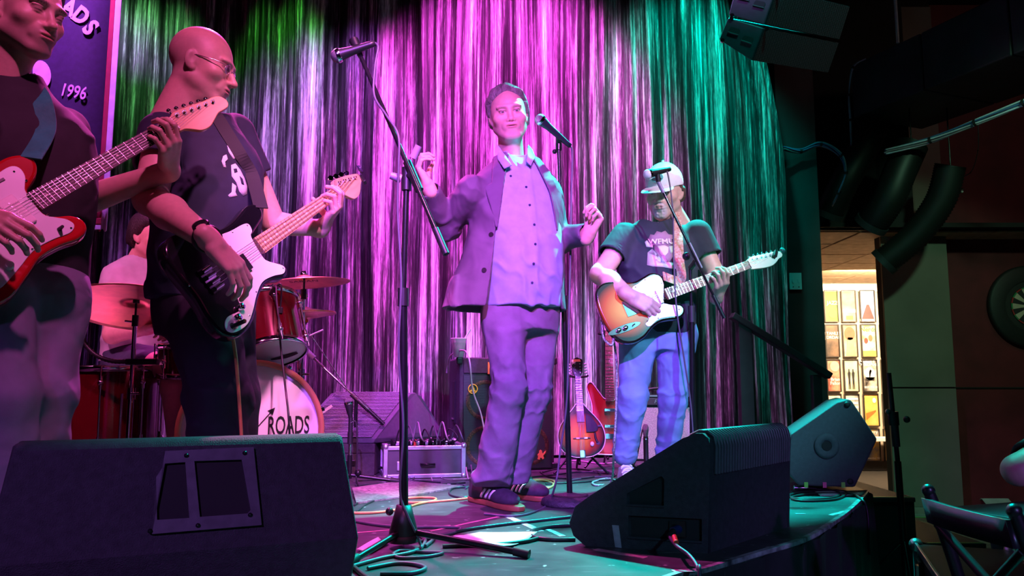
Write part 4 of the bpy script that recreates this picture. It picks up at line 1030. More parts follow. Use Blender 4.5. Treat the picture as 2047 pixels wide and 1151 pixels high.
# ------------------------------------------------------------------ the guitarist in the cap
def right_player():
    D = 4.0; loc = V((P(1315, 700, D).x, D+.03, ST))
    t = thing('person', 'man in a white cap, printed dark t-shirt and blue jeans playing a sunburst guitar', 'person', loc)
    skin = (.62, .40, .33); f = V((-.10, -.99, 0)); R = yawR(f); o = P(1316, 645, D+.03); lw = lambda x, y, z: o + R @ V((x, y, z))
    fl = Flesh()
    ho = dict(skin=skin, brow=(.3, .25, .22), goatee=(.50, .48, .45), stubble=(.42, .32, .28), stub_w=.4, cheek=1.06, jaw=1.10, nose=1.0, neck=1.1, neck_to=(-.03, -.07, -.17))
    M = hmat(P(1327, 383, D+.03), (-.46, -.84, -.26), (.04, 0, 1), 1.11)
    s = head_shape(ho); s.u(el((0, .068, -.110), (.030, .026, .022)), .012); s.disp(lambda p: -.0025*ss(1.1, .8, np.sqrt((p[:, 0]/.036)**2+((p[:, 2]+.085)/.036)**2))*(p[:, 1] > .05)*(1+.6*sn(p, 400, 3)))
    v, q = surf(s, .0028); fl.add(xf(M, v), q, face_col(ho)(v))
    hair_obj('hair', M, lambda p: np.maximum(np.maximum(p[:, 1]-.005, -.07-p[:, 2]), p[:, 2]-.03), mat('brown_curls', (.10, .06, .04), .6, 0, .4, 60, bump=.8, bscale=200), t, loc, thick=.012, amp=.006, fr=130)
    # cap
    mc = mat('white_cap_cotton', (.78, .78, .80), .8, 0, .05, 20, bump=.1, bscale=500)
    c = S().u(el((0, -.016, .040), (.088, .108, .098))); c.cut(_b(lambda p: .024-p[:, 2]+.10*p[:, 1]*-1.0, (-9,)*3, (9,)*3), .004); c.sub(el((0, -.016, .030), (.081, .101, .092)))
    c.disp(lambda p: .0012*np.cos(np.arctan2(p[:, 1]+.016, p[:, 0])*6)*-1)
    v, q = surf(c, .003); me = mesh_np('cap', xf(M, v)-A_(loc), q); me.materials.append(mc); cap = new_obj('cap', me, t)
    br = S().u(el((0, .110, .018), (.078, .078, .030)));
    br.cut(_b(lambda p: np.maximum(p[:, 1]*-1+.070, np.abs(p[:, 2]-(.034-2.6*p[:, 0]**2-.30*(p[:, 1]-.07)))-.0035), (-9,)*3, (9,)*3), .002)
    v, q = surf(br, .0025, (-.09, .03, -.05), (.09, .21, .08)); me = mesh_np('brim', xf(M, v)-A_(loc), q); me.materials.append(mc); new_obj('brim', me, cap)
    MB().sphere(M @ V((0, -.016, .140)), .008).build('cap_button', mc, cap, loc)
    Mp = M @ frame((0, .0945, .070), (-1, 0, 0), (0, 1, .25))
    MB().prism([(.030*math.cos(a), .022*math.sin(a)) for a in np.linspace(0, 2*pi, 25)[:-1]], -.004, .002, .001, M=Mp).build('patch', mat('teal_patch', (.15, .45, .45), .7), cap, loc)
    MB().prism([(.024*math.cos(a), .008*math.sin(a)-.008) for a in np.linspace(0, 2*pi, 21)[:-1]], .002, .0035, M=Mp).build('patch_band', mat('dark_patch', (.02, .05, .06), .7), cap, loc)
    # t-shirt
    m_s = mat('dark_teal_tee', (.020, .030, .045), .85, 0, .15, 15, bump=.1, bscale=700, fold=.5)
    Rs, Re, Rw = P(1250, 474, D-.0), P(1200, 548, D-.12), P(1258, 590, D-.27)
    Ls, Le = P(1394, 468, D+.02), P(1428, 545, D-.02)
    secs = [(-.06, 0, .0, .185, .150), (.06, 0, .015, .190, .160), (.18, 0, .02, .195, .160), (.30, 0, .01, .208, .148), (.40, 0, -.005, .212, .128), (.455, 0, -.015, .190, .108), (.505, 0, -.022, .140, .092), (.545, 0, -.03, .085, .08)]
    ts, shirt = tee('t_shirt', o, R, secs, [(Rs, Re, .55, .078, .080), (Ls, Le, .60, .076, .078)], m_s, t, loc, (lw(0, -.01, .525), lw(-.02, .03, .66), .070), [wrink(lw(.14, .06, .22), .12, (1, .2, .7), 48, .007, 5), wrink(lw(.16, .05, .42), .10, (1, 0, -.6), 50, .006, 7)])
    TSH['r'] = ts
    pk = lambda z: [(1180+x/3.837, 380+y/3.837) for x, y in z]
    cr = mat('cream_print', (.72, .70, .55), .75, 0, .05); pr = mat('plum_print', (.30, .20, .26), .75, 0, .05); gn = mat('sage_print', (.45, .62, .40), .75, 0, .05)
    decal(ts, 'print', pk([(440, 390), (460, 340), (490, 345), (510, 315), (545, 325), (575, 312), (600, 340), (640, 345), (650, 390), (630, 420), (560, 425), (500, 425), (455, 418)]), mat('rose_print', (.36, .22, .30), .75), shirt, loc, .002)
    decal(ts, 'print', pk([(418, 400), (435, 385), (450, 405), (480, 420), (480, 440), (430, 435)]), cr, shirt, loc, .003)
    decal(ts, 'print', pk([(440, 480), (475, 450), (490, 470), (500, 540), (540, 560), (640, 575), (690, 560), (715, 570), (700, 600), (640, 605), (560, 590), (480, 585), (435, 575)]), cr, shirt, loc, .003)
    decal(ts, 'print', pk([(490, 430), (560, 420), (640, 430), (640, 500), (600, 560), (520, 555), (495, 520)]), pr, shirt, loc, .0022)
    decal(ts, 'print', pk([(515, 430), (570, 425), (600, 440), (595, 480), (560, 520), (535, 490)]), cr, shirt, loc, .0042)
    decal(ts, 'print', pk([(600, 430), (640, 430), (640, 470), (615, 490)]), gn, shirt, loc, .0044)
    decal(ts, 'print', pk([(545, 500), (570, 500), (590, 555), (540, 555)]), mat('mauve_print', (.50, .42, .52), .75), shirt, loc, .0044)
    p, n = hit(ts, 1322, 484); Mx = frame(p+n*.005, V((1, 0, 0)) - n*n.x, n)
    text_mesh('WFMU', .044, .0006, Mx, 'lettering', cr, shirt, bold=.0012).data.transform(Matrix.Translation(-loc))
    # jeans
    m_t = mat('faded_denim', (.17, .25, .48), .85, 0, .35, 5, bump=.2, bscale=600, fold=1.0)
    hR, kR, aR = P(1275, 672, D-.02), P(1264, 795, D-.08), P(1249, 906, D+.03)
    hL, kL, aL = P(1352, 672, D+.02), P(1345, 795, D-.02), P(1334, 906, D+.06)
    trousers(o, R, [(-.14, 0, 0, .165, .130), (-.04, 0, 0, .180, .145), (.03, 0, 0, .180, .145)], [(hR, kR, aR, (.100, .070, .062)), (hL, kL, aL, (.100, .070, .062))], m_t, t, loc,
        [wrink(kR, .12, (.3, 0, 1), 60, .008, 3), wrink(kL, .12, (-.3, 0, 1), 60, .008, 5), wrink(aR+V((0, 0, .05)), .09, (.2, 0, 1), 80, .008, 8), wrink(aL+V((0, 0, .05)), .09, (.2, 0, 1), 80, .008, 9), wrink(hR, .1, (.8, 0, .6), 50, .006, 4), wrink(hL, .1, (-.8, 0, .6), 50, .006, 6)], hem=ST+.105)
    make_shoe(t, loc, V((aR.x+.01, aR.y+.06, ST)), V((aR.x-.01, aR.y-.24, ST)), 'pale'); make_shoe(t, loc, V((aL.x, aL.y+.06, ST)), V((aL.x+.06, aL.y-.22, ST)), 'pale')
    a = S().u(rc(Rs, Re, .054, .050)).u(rc(Re, Re.lerp(Rw, .35), .050, .050), .02).u(rc(Re.lerp(Rw, .35), Rw, .050, .032), .02)
    add_hand(a, Rw+(Rw-Re).normalized()*.01, (.80, -.05, -.42), (-.05, .95, -.25), 1, [(.45, 1.0, .6), (.5, 1.05, .6), (.55, 1.05, .6), (.6, 1.05, .6)], [(.05, .036, .016), (.078, .032, .030), (.098, .018, .036)], 1.08, .04)
    fl.sdf(a, .0036, skin)
    b = S().u(rc(Ls, Le, .052, .048)); fret_hand(b, TELE_M, .470, Le, 1.05); fl.sdf(b, .0036, skin)
    fl.sdf(S().u(stk([(.30, 0, 0, .12, .09), (.52, 0, -.02, .07, .068)], o, R)), .008, skin)
    fl.build('body', M_skin, t, loc)
right_player()

# ------------------------------------------------------------------ the drummer
def drummer():
    D = 4.15; loc = V((P(275, 700, D).x, D, ST))
    t = thing('person', 'seated drummer in a pale t-shirt and navy shorts behind the cymbals', 'person', loc)
    skin = (.60, .36, .29); f = V((.72, -.69, 0)); R = yawR(f); o = P(278, 700, D); lw = lambda x, y, z: o + R @ V((x, y, z))
    fl = Flesh()
    ho = dict(skin=skin, brow=(.06, .04, .035), stubble=(.3, .2, .17), stub_w=.3, neck_to=(0, -.07, -.2))
    M = hmat(P(301, 474, D), (.93, -.30, -.15), (.10, 0, 1), 1.03); add_head(fl, M, ho, .0035)
    def cutter(p):
        x, y, z = np.abs(p[:, 0]), p[:, 1], p[:, 2]
        return np.maximum(np.where(z > .04, y-(.036+.75*(z-.05)), y-(.022+.25*(z-.04))), np.where(y > -.03, -.02-z, -.07-z))
    hair_obj('hair', M, cutter, mat('dark_brown_hair'), t, loc, thick=.013, amp=.005, h=.004)
    m_s = mat('pale_grey_tee', (.45, .40, .45), .85, 0, .1, 15, bump=.1, bscale=700, fold=.5)
    Rs, Re, Rw = P(236, 558, D-.10), P(226, 668, D-.22), P(300, 655, D-.42)
    Ls, Le, Lw = P(335, 556, D+.14), P(352, 650, D+.0), P(360, 660, D-.30)
    secs = [(-.06, 0, 0, .190, .155), (.08, 0, .02, .190, .165), (.20, 0, .015, .188, .155), (.32, 0, 0, .192, .140), (.40, 0, -.01, .185, .118), (.455, 0, -.02, .145, .098), (.50, 0, -.03, .085, .08)]
    ts, shirt = tee('t_shirt', o, R, secs, [(Rs, Re, .62, .082, .078), (Ls, Le, .62, .080, .076)], m_s, t, loc, (lw(0, -.02, .47), lw(0, .03, .6), .066), [wrink(lw(.16, .02, .25), .14, (1, .2, .6), 50, .009, 5), wrink(lw(.10, .1, 0), .14, (.3, 0, 1), 50, .008, 6)], h=.007)
    m_t = mat('navy_shorts', (.03, .035, .07), .85, 0, .1, 15, fold=.5, bump=.1)
    hR, kR = lw(.09, .04, -.06), P(348, 735, D-.42); hL, kL = lw(-.09, .04, -.06), P(425, 745, D-.28)
    s = S().u(stk([(-.14, 0, 0, .17, .15), (.03, 0, 0, .178, .155)], o, R)).u(rc(hR, hR.lerp(kR, .55), .098, .092), .04).u(rc(hL, hL.lerp(kL, .55), .098, .092), .04); s.disp(lambda p: .003*sn(p, 22, 3))
    sd_obj('shorts', s, .007, m_t, t, loc)
    aR, aL = P(352, 875, D-.50), P(440, 880, D-.36)
    a = S().u(rc(hR, kR, .082, .062)).u(rc(kR, kR.lerp(aR, .3), .060, .060), .03).u(rc(kR.lerp(aR, .3), aR, .060, .040), .02); fl.sdf(a, .005, skin)
    a = S().u(rc(hL, kL, .082, .062)).u(rc(kL, aL, .058, .040), .03); fl.sdf(a, .005, skin)
    for A, B, C, N_ in ((Rs, Re, Rw, (.2, 0, -1)), (Ls, Le, Lw, (-.2, 0, -1))):
        a = S().u(rc(A, B, .052, .046)).u(rc(B, C, .046, .030), .02)
        add_hand(a, C, C-B, N_, 1 if A is Rs else -1, [(.9, 1.3, .7)]*4, [(.05, .03, .03), (.07, .015, .045), (.085, 0, .05)], 1.0, .03); fl.sdf(a, .004, skin)
    fl.sdf(S().u(stk([(.26, 0, 0, .12, .09), (.48, 0, -.03, .068, .065)], o, R)), .008, skin)
    fl.build('body', M_skin, t, loc)
    for q in (aR, aL): make_shoe(t, loc, V((q.x-.03, q.y+.06, ST+.01)), V((q.x+.17, q.y-.17, ST+.01)), 'dark')
    # throne
    th = thing('drum_throne', 'round black drum throne under the seated drummer', 'stool', V((o.x, o.y, ST)))
    zt = o.z-ST-.175
    MB().lathe([(0, zt-.07), (.15, zt-.07), (.165, zt-.05), (.165, zt-.02), (.14, zt), (0, zt)], (0, 0, 0)).build('seat', M_black, th)
    MB().cyl((0, 0, .12), (0, 0, zt-.07), .016).build('post', M_chrome, th)
    for k in range(3):
        a_ = k*2*pi/3; MB().tube([(0, 0, .22), (.25*math.cos(a_), .25*math.sin(a_), .012)], .010).build('leg', M_chrome, th)
drummer()
# ================================================================== GUITARS
def burst_mat(name, cen, mid, edge, sx, sy, off=(0, 0, 0), lo=.35):
    m = bpy.data.materials.new(name); m.use_nodes = True; nt = m.node_tree; N = nt.nodes; L = nt.links; b = N['Principled BSDF']
    tc = N.new('ShaderNodeTexCoord'); mp = N.new('ShaderNodeMapping'); mp.inputs['Location'].default_value = off; mp.inputs['Scale'].default_value = (sx, sy, 0); L.new(tc.outputs['Object'], mp.inputs[0])
    ln = N.new('ShaderNodeVectorMath'); ln.operation = 'LENGTH'; L.new(mp.outputs[0], ln.inputs[0])
    nz = N.new('ShaderNodeTexNoise'); nz.inputs['Scale'].default_value = 4; L.new(tc.outputs['Object'], nz.inputs['Vector'])
    ad = N.new('ShaderNodeMath'); ad.operation = 'MULTIPLY_ADD'; ad.inputs[1].default_value = .12; L.new(nz.outputs['Fac'], ad.inputs[0]); L.new(ln.outputs['Value'], ad.inputs[2])
    r = N.new('ShaderNodeValToRGB'); E = r.color_ramp.elements; E[0].position = lo; E[0].color = (*cen, 1); E[1].position = 1.0; E[1].color = (*edge, 1); q = E.new(.72); q.color = (*mid, 1)
    L.new(ad.outputs[0], r.inputs[0]); L.new(r.outputs[0], b.inputs['Base Color']); b.inputs['Roughness'].default_value = .18; b.inputs['Coat Weight'].default_value = .6
    return m
M_maple = mat('maple', (.62, .40, .20), .35, 0, .12, 6, stretch=(1, 8, 8), coat=.3)
M_amber_maple = mat('amber_maple', (.58, .27, .10), .3, 0, .12, 6, stretch=(1, 8, 8), coat=.4)
M_rose = mat('rosewood', (.045, .026, .018), .5, 0, .3, 10, stretch=(1, 10, 10))
M_nickel = mat('nickel_fret', (.7, .68, .66), .25, 1.0)
M_guard = mat('white_pickguard', (.80, .78, .74), .3, 0, .03, 10, coat=.3)
M_mint = mat('mint_pickguard', (.66, .74, .70), .3, 0, .03, 10, coat=.3)
M_bone = mat('bone', (.75, .70, .60), .4)
def ribbon(pts, w_, up, thick=.003, n=8):
    pts = crom(pts, n); vs = []
    for i, p in enumerate(pts):
        d = (pts[min(i+1, len(pts)-1)]-pts[max(i-1, 0)]).normalized(); u = up(i/len(pts)) if callable(up) else V(up); s_ = d.cross(u).normalized(); nn = s_.cross(d)
        for a, b in ((-1, -1), (1, -1), (1, 1), (-1, 1)): vs.append(p + s_*a*w_/2 + nn*b*thick/2)
    m = len(pts); fs = [(i*4+k, i*4+(k+1) % 4, (i+1)*4+(k+1) % 4, (i+1)*4+k) for i in range(m-1) for k in range(4)] + [(0, 1, 2, 3), (4*m-4, 4*m-3, 4*m-2, 4*m-1)]
    return MB().add(vs, fs)
def guitar(name, label, M, sc_, body, bm, guard, gm, nfret, fbm, neckm, head, hm, tuners, wn, we, thick=.045, nstr=6, x_neck=None, dots=(3, 5, 7, 9, 12, 15, 17, 19), side=1, cat='guitar', shear=0.0):
    head = [(x, y-shear*max(0, x)) for x, y in head]; tuners = [(x, y-shear*x, by-shear*x) for x, y, by in tuners]
    t = thing(name, label, cat, matrix=M)
    out = crom([V(p) for p in body], 5, True); MB().prism([(p.x, p.y) for p in out], -thick, 0, .010).build('body', bm, t)
    if guard:
        go = crom([V(p) for p in guard], 4, True); MB().prism([(p.x, p.y) for p in go], 0, .0028, .0012).build('pickguard', gm, t)
    fx = lambda n: sc_*(1-2**(-n/12)); xe = sc_-fx(nfret)-.006
    x0 = xe if x_neck is None else x_neck
    # neck: half round back
    secs = []; K = 9
    for x in np.linspace(x0, sc_, 8):
        u = (x-xe)/(sc_-xe); w_ = we+(wn-we)*u
        for k in range(K): a = pi+pi*k/(K-1); secs.append((x, w_/2*math.cos(a), .004+(.024-.004*u)*math.sin(a)))
    vs = secs; nb = 8
    mb = MB().add(vs, [(i*K+k, (i+1)*K+k, (i+1)*K+k+1, i*K+k+1) for i in range(nb-1) for k in range(K-1)], True)
    mb.add(vs, [(i*K, i*K+K-1, (i+1)*K+K-1, (i+1)*K) for i in range(nb-1)]); mb.add(vs, [tuple(range(K)), tuple(range((nb-1)*K, nb*K))]); mb.build('neck', neckm, t)
    f = MB(); f.add([(xe, -we/2, .003), (xe, we/2, .003), (sc_, wn/2, .003), (sc_, -wn/2, .003), (xe, -we/2, .009), (xe, we/2, .009), (sc_, wn/2, .009), (sc_, -wn/2, .009)], [(0, 1, 2, 3), (7, 6, 5, 4), (0, 4, 5, 1), (1, 5, 6, 2), (2, 6, 7, 3), (3, 7, 4, 0)])
    fb = f.build('fretboard', fbm, t)
    W = lambda x: we+(wn-we)*(x-xe)/(sc_-xe)
    for n in range(1, nfret+1):
        x = sc_-fx(n); MB().box((x, 0, .0098), (.0015, W(x)-.001, .0016)).build('fret', M_nickel, fb)
    for n in dots:
        if n > nfret: continue
        x = sc_-(fx(n)+fx(n-1))/2
        for y in ((-.012, .012) if n == 12 else (0,)): MB().cyl((x, y, .0088), (x, y, .0094), .0032 if nstr == 6 else .004, n=10).build('inlay', M_bone, fb)
    MB().box((sc_+.0015, 0, .009), (.004, wn, .008)).build('nut', M_bone, t)
    ho = crom([V((sc_+x, y*side)) for x, y in head], 5, True); MB().prism([(p.x, p.y) for p in ho], -.012, .003, .002).build('headstock', hm, t)
    for i, (x, y, by) in enumerate(tuners):
        tn = MB().cyl((sc_+x, y*side, .002), (sc_+x, y*side, .014), .0042, .0036, 10).build('tuner', M_chrome, t)
        MB().cyl((sc_+x, y*side, .003), (sc_+x, y*side, .0045), .0075, n=12).build('bushing', M_chrome, tn)
        MB().cyl((sc_+x, (y+.01)*side if by > y else (y-.01)*side, -.016), (sc_+x, by*side, -.016), .0028, n=8).build('shaft', M_chrome, tn)
        if nstr == 4: MB().prism([(sc_+x+.017*math.cos(a)*(1+.25*math.cos(2*a)), (by+.008)*side+.012*math.sin(a)) for a in np.linspace(0, 2*pi, 19)[:-1]], -.019, -.014, .001).build('button', M_chrome, tn)
        else: MB().sphere((sc_+x, (by+(.004 if by > y else -.004))*side, -.016), (.0075, .0065, .0045), 10, 8).build('button', M_chrome, tn)
    st = len(tuners)
    for i in range(nstr):
        v = (i/(nstr-1)-.5); y0, y1 = -v*(we-.012), -v*(wn-.008)
        tx, ty = (tuners[i][0], tuners[i][1]*side) if i < len(tuners) else (0.02, y1)
        MB().tube([(.0, y0*.98, .015), (sc_, y1, .0135), (sc_+tx, ty, .0085)], .0011 if nstr == 4 else (.0008-.00008*i), 5).build('string', M_nickel, t)
    return t
def knob(t, x, y, z, r, h, m=M_chrome, nm='knob'): return MB().lathe([(r*1.05, z), (r, z+h*.9), (r*.85, z+h), (0, z+h)], (x, y, 0)).build(nm, m, t)
def screws(t, pts, z=.003):
    for x, y in pts: MB().lathe([(0, z+.0016), (.0028, z+.001), (.0034, z-.001)], (x, y, 0), n=8).build('screw', M_chrome, t)
def loc_of(M, pts): Mi = M.inverted(); return [Mi @ V(p) for p in pts]

# ---- black bass
m_blk = mat('black_lacquer', (.006, .006, .008), .15, 0, .1, 8, coat=.25)
bo = [(.268, .034), (.30, .046), (.345, .058), (.385, .072), (.402, .098), (.388, .122), (.345, .130), (.28, .118), (.21, .108), (.14, .114), (.07, .138), (0, .162), (-.055, .160), (-.092, .125), (-.10, .06), (-.098, -.02), (-.110, -.09), (-.105, -.145), (-.065, -.182), (0, -.185), (.06, -.165), (.12, -.132), (.18, -.112), (.235, -.118), (.285, -.134), (.318, -.124), (.322, -.100), (.30, -.078), (.270, -.060), (.256, -.036)]
gu = [(.262, .036), (.285, .052), (.292, .075), (.27, .085), (.20, .088), (.14, .092), (.125, .06), (.128, .02), (.11, -.03), (.05, -.055), (.035, -.09), (.015, -.125), (-.045, -.118), (-.075, -.128), (-.085, -.150), (-.06, -.168), (0, -.172), (.055, -.152), (.115, -.120), (.175, -.100), (.235, -.106), (.285, -.120), (.308, -.112), (.308, -.098), (.285, -.078), (.258, -.056), (.250, -.034)]
bass = guitar('bass_guitar', 'black electric bass with white pickguard and maple neck held by the bald man', BASS_M, .864, bo, m_blk, gu, M_guard, 20, M_maple, M_maple,
    [(-.004, -.021), (-.004, .021), (.012, .034), (.03, .048), (.09, .050), (.16, .048), (.215, .042), (.236, .028), (.232, .012), (.215, .006), (.195, -.004), (.165, -.026), (.13, -.045), (.085, -.052), (.06, -.040), (.04, -.026)], M_maple,
    [(.050, .030, .056), (.092, .031, .056), (.134, .030, .056), (.176, .028, .054)], .042, .060, nstr=4, shear=.13)
for k in range(2): MB().box((.125 + k*.028, .012-.026*k*1.6+.012, .008), (.026, .056, .016)).build('pickup', M_black, bass, bevel=.003)
br_ = MB().box((-.012, 0, .003), (.055, .082, .005)).build('bridge', M_chrome, bass)
for k in range(4): MB().cyl((-.03, .03-.02*k, .010), (.01, .03-.02*k, .010), .0075, n=12).build('saddle', M_chrome, br_)
for x, y in ((.015, -.118), (-.025, -.138)): knob(bass, x, y, .003, .011, .016)
MB().cyl((-.062, -.148, .002), (-.062, -.148, .008), .011, n=12).build('jack', M_chrome, bass)
MB().cyl((-.062, -.148, .006), (-.066, -.152, .060), .0065, n=12).build('plug', M_blackmetal, bass)
screws(bass, [(.28, .075), (.20, .082), (.14, .085), (.30, -.105), (.12, -.112), (-.07, -.150), (.03, -.155)])
screws(bass, [(.392, .100), (-.098, .02)], .004)
pz = [hit(TSH['b'], *p, lift=.008)[0] for p in ((500, 352), (478, 312), (452, 270), (428, 232))]
ribbon(loc_of(BASS_M, [BASS_M @ V((.392, .100, .006))] + pz + [P(405, 208, 2.60)]), .05, lambda u: BASS_M.to_3x3().inverted() @ V((.5, -.75, .4)), .004).build('strap', mat('black_strap', (.008, .008, .010), .7), bass)
tu = MB().box((0, 0, 0), (.05, .022, .012)).build('clip_tuner', M_black, bass, bevel=.003); tu.location = (.864+.215, -.02, .012); tu.rotation_euler = (.5, .4, .7)
MB().lathe([(0, -.006), (.02, -.006), (.021, .004), (0, .004)], (.035, .03, .008), (0.1, .1, 1), 18).build('tuner_screen', mat('violet_glass', (.05, .03, .08), .15), tu)

# ---- red offset guitar
m_redl = mat('candy_red', (.42, .008, .012), .12, 0, .12, 8, coat=.7)
jo = [(.195, .032), (.212, .046), (.240, .060), (.262, .082), (.268, .106), (.252, .128), (.215, .140), (.16, .134), (.10, .120), (.04, .122), (-.02, .140), (-.08, .168), (-.135, .178), (-.180, .155), (-.20, .105), (-.195, .04), (-.185, -.02), (-.175, -.075), (-.140, -.130), (-.085, -.165), (-.02, -.172), (.045, -.150), (.10, -.128), (.155, -.128), (.205, -.138), (.240, -.128), (.250, -.100), (.235, -.074), (.205, -.056), (.188, -.034)]
jg = [(.190, .032), (.200, .050), (.218, .072), (.222, .098), (.205, .112), (.16, .108), (.10, .095), (.03, .098), (-.03, .112), (-.075, .105), (-.055, .06), (-.05, 0), (-.055, -.06), (-.075, -.115), (-.03, -.142), (.04, -.125), (.10, -.105), (.155, -.106), (.200, -.114), (.222, -.102), (.218, -.080), (.200, -.060), (.182, -.034)]
fend6 = [(-.004, -.021), (-.004, .021), (.012, .030), (.03, .040), (.08, .044), (.14, .046), (.165, .050), (.188, .046), (.198, .026), (.188, .006), (.165, -.002), (.145, -.006), (.120, -.022), (.09, -.040), (.06, -.044), (.04, -.034), (.02, -.024)]
red = guitar('electric_guitar', 'red offset electric guitar with pale pickguard held at the left edge', RED_M, .648, jo, m_redl, jg, M_mint, 21, M_rose, M_amber_maple, fend6, M_amber_maple,
    [(.030+.025*k, .026+.0015*k, .052+.0005*k) for k in range(6)], .042, .056, dots=(3, 5, 7, 9, 12, 15, 17, 19, 21), shear=.20)
for x in (.135, .03):
    pk_ = MB().box((x, 0, .006), (.048, .092, .010)).build('pickup', M_guard, red, bevel=.004)
    for k in range(6): MB().cyl((x, .026-.0104*k, .010), (x, .026-.0104*k, .0122), .0022, n=8).build('pole_piece', M_nickel, pk_)
MB().box((-.005, 0, .008), (.022, .082, .012)).build('bridge', M_chrome, red, bevel=.002)
MB().box((-.075, 0, .002), (.09, .05, .004)).build('tailpiece', M_chrome, red, bevel=.002)
for x, y in ((.105, .086), (.135, .088), (.165, .090)): MB().box((x, y, .0036), (.016, .007, .004)).build('switch', M_black, red)
MB().cyl((.185, -.092, .002), (.19, -.095, .022), .006, .004, 10).build('switch_lever', M_black, red)
for x, y in ((-.02, -.118), (.03, -.108)): knob(red, x, y, .003, .010, .015, M_white)
screws(red, [(.205, .095), (.212, .06), (.15, .105), (.08, .092), (.21, -.105), (.10, -.100), (.19, -.045)])
MB().cyl((.262, .112, -.02), (.274, .118, -.02), .006, n=10).build('strap_button', M_chrome, red)
pz = [hit(TSH['l'], *p, lift=.008)[0] for p in ((90, 262), (82, 205))]
ribbon(loc_of(RED_M, [RED_M @ V((.262, .105, .004))] + pz + [P(62, 168, 2.24)]), .05, lambda u: RED_M.to_3x3().inverted() @ V((.3, -.9, .25)), .004).build('strap', mat('teal_strap', (.01, .20, .15), .7, 0, .2, 20, bump=.2), red)

# ---- sunburst guitar of the man in the cap
m_burst = burst_mat('three_colour_burst', (.62, .36, .035), (.42, .06, .008), (.008, .004, .004), 6.4, 6.6, (.22, .0, 0), .25)
to = [(.190, .032), (.205, .050), (.212, .080), (.200, .110), (.165, .128), (.12, .122), (.07, .115), (.02, .128), (-.03, .150), (-.085, .158), (-.13, .132), (-.150, .07), (-.152, -.01), (-.142, -.09), (-.112, -.142), (-.06, -.164), (0, -.156), (.05, -.130), (.10, -.115), (.15, -.120), (.195, -.130), (.232, -.118), (.246, -.090), (.232, -.064), (.200, -.056), (.175, -.042), (.165, -.030)]
tg = [(.188, .032), (.198, .055), (.198, .085), (.180, .108), (.13, .112), (.08, .098), (.042, .085), (.040, .03), (.036, -.045), (.052, -.058), (.055, -.085), (.030, -.100), (.045, -.118), (.10, -.100), (.15, -.106), (.195, -.116), (.225, -.104), (.232, -.088), (.215, -.066), (.19, -.056), (.168, -.042), (.160, -.030)]
tele = guitar('electric_guitar', 'sunburst electric guitar with white pickguard held by the man in the cap', TELE_M, .648, to, m_burst, tg, M_guard, 21, mat('brown_maple', (.20, .13, .07), .45, 0, .15, 6, stretch=(1, 8, 8)), M_maple,
    [(-.004, -.021), (-.004, .021), (.010, .028), (.022, .036), (.06, .037), (.12, .036), (.165, .036), (.182, .030), (.188, .014), (.178, .002), (.16, -.004), (.14, -.018), (.115, -.030), (.08, -.034), (.03, -.030)], mat('pale_maple', (.74, .68, .52), .35, 0, .05, 6),
    [(.030+.024*k, .022, .042) for k in range(6)], .042, .056, shear=.12)
MB().box((.002, 0, .002), (.075, .078, .004)).build('bridge', M_chrome, tele)
MB().box((.028, 0, .005), (.018, .070, .008), rot(0, 0, .25)).build('pickup', M_black, tele, bevel=.003)
MB().box((.150, 0, .008), (.018, .072, .012)).build('pickup', M_chrome, tele, bevel=.004)
cp = MB().prism([(-.075+.085*math.cos(a)*1.0, -.085+.018*math.sin(a)) for a in np.linspace(0, 2*pi, 29)[:-1]], 0, .003, .001).build('control_plate', M_chrome, tele)
for x in (-.105, -.07): knob(cp, x, -.085, .003, .010, .015)
MB().tube([(-.03, -.085, .003), (-.025, -.085, .02)], .003).build('switch_lever', M_black, cp)
screws(tele, [(.19, .06), (.12, .104), (.06, .085), (.045, -.09), (.10, -.095), (.215, -.09)])
MB().cyl((.205, .09, -.02), (.222, .096, -.02), .006, n=10).build('strap_button', M_chrome, tele)
pz = [hit(TSH['r'], *p, lift=.007)[0] for p in ((1359, 560), (1357, 520), (1355, 480), (1352, 445))]
m_str = mat('woven_strap', (.5, .16, .10), .8, 0, .6, 90, c2=(.62, .52, .42))
ribbon(loc_of(TELE_M, [TELE_M @ V((.212, .090, .006))] + pz + [P(1350, 424, 4.02)]), .047, lambda u: TELE_M.to_3x3().inverted() @ V((.05, -.95, .3)), .004).build('strap', m_str, tele)
tu = MB().box((0, 0, 0), (.04, .020, .012)).build('clip_tuner', M_black, tele, bevel=.003); tu.location = (.648+.150, .004, .012); tu.rotation_euler = (.3, .3, .8)
MB().lathe([(0, -.006), (.014, -.006), (.015, .004), (0, .004)], (.045, -.032, .006), (0, .1, 1), 18).build('tuner_screen', mat('teal_glass', (.03, .09, .09), .15), tu)

# ================================================================== INSTRUMENTS ON STANDS
def inst_stand(name, label, base, h, group=None, neck_w=.05):
    t = thing(name, label, 'stand', base)
    MB().tube([(0, .10, h), (0, .10, .10), (0, .06, .05)], .009).build('post', M_blackmetal, t)
    for a in (-.9, .9, 3.14): MB().tube([(0, .07, .16), (.20*math.sin(a), .07-.20*math.cos(a), .008)], .007).build('leg', M_blackmetal, t)
    for s in (-1, 1):
        MB().tube([(0, .10, h-.005), (s*neck_w, .07, h), (s*neck_w, .0, h+.004)], .006).build('yoke_arm', M_rubber, t)
        MB().tube([(0, .08, .11), (s*.07, .05, .11), (s*.07, -.045, .115)], .006).build('cradle_arm', M_rubber, t)
    return t
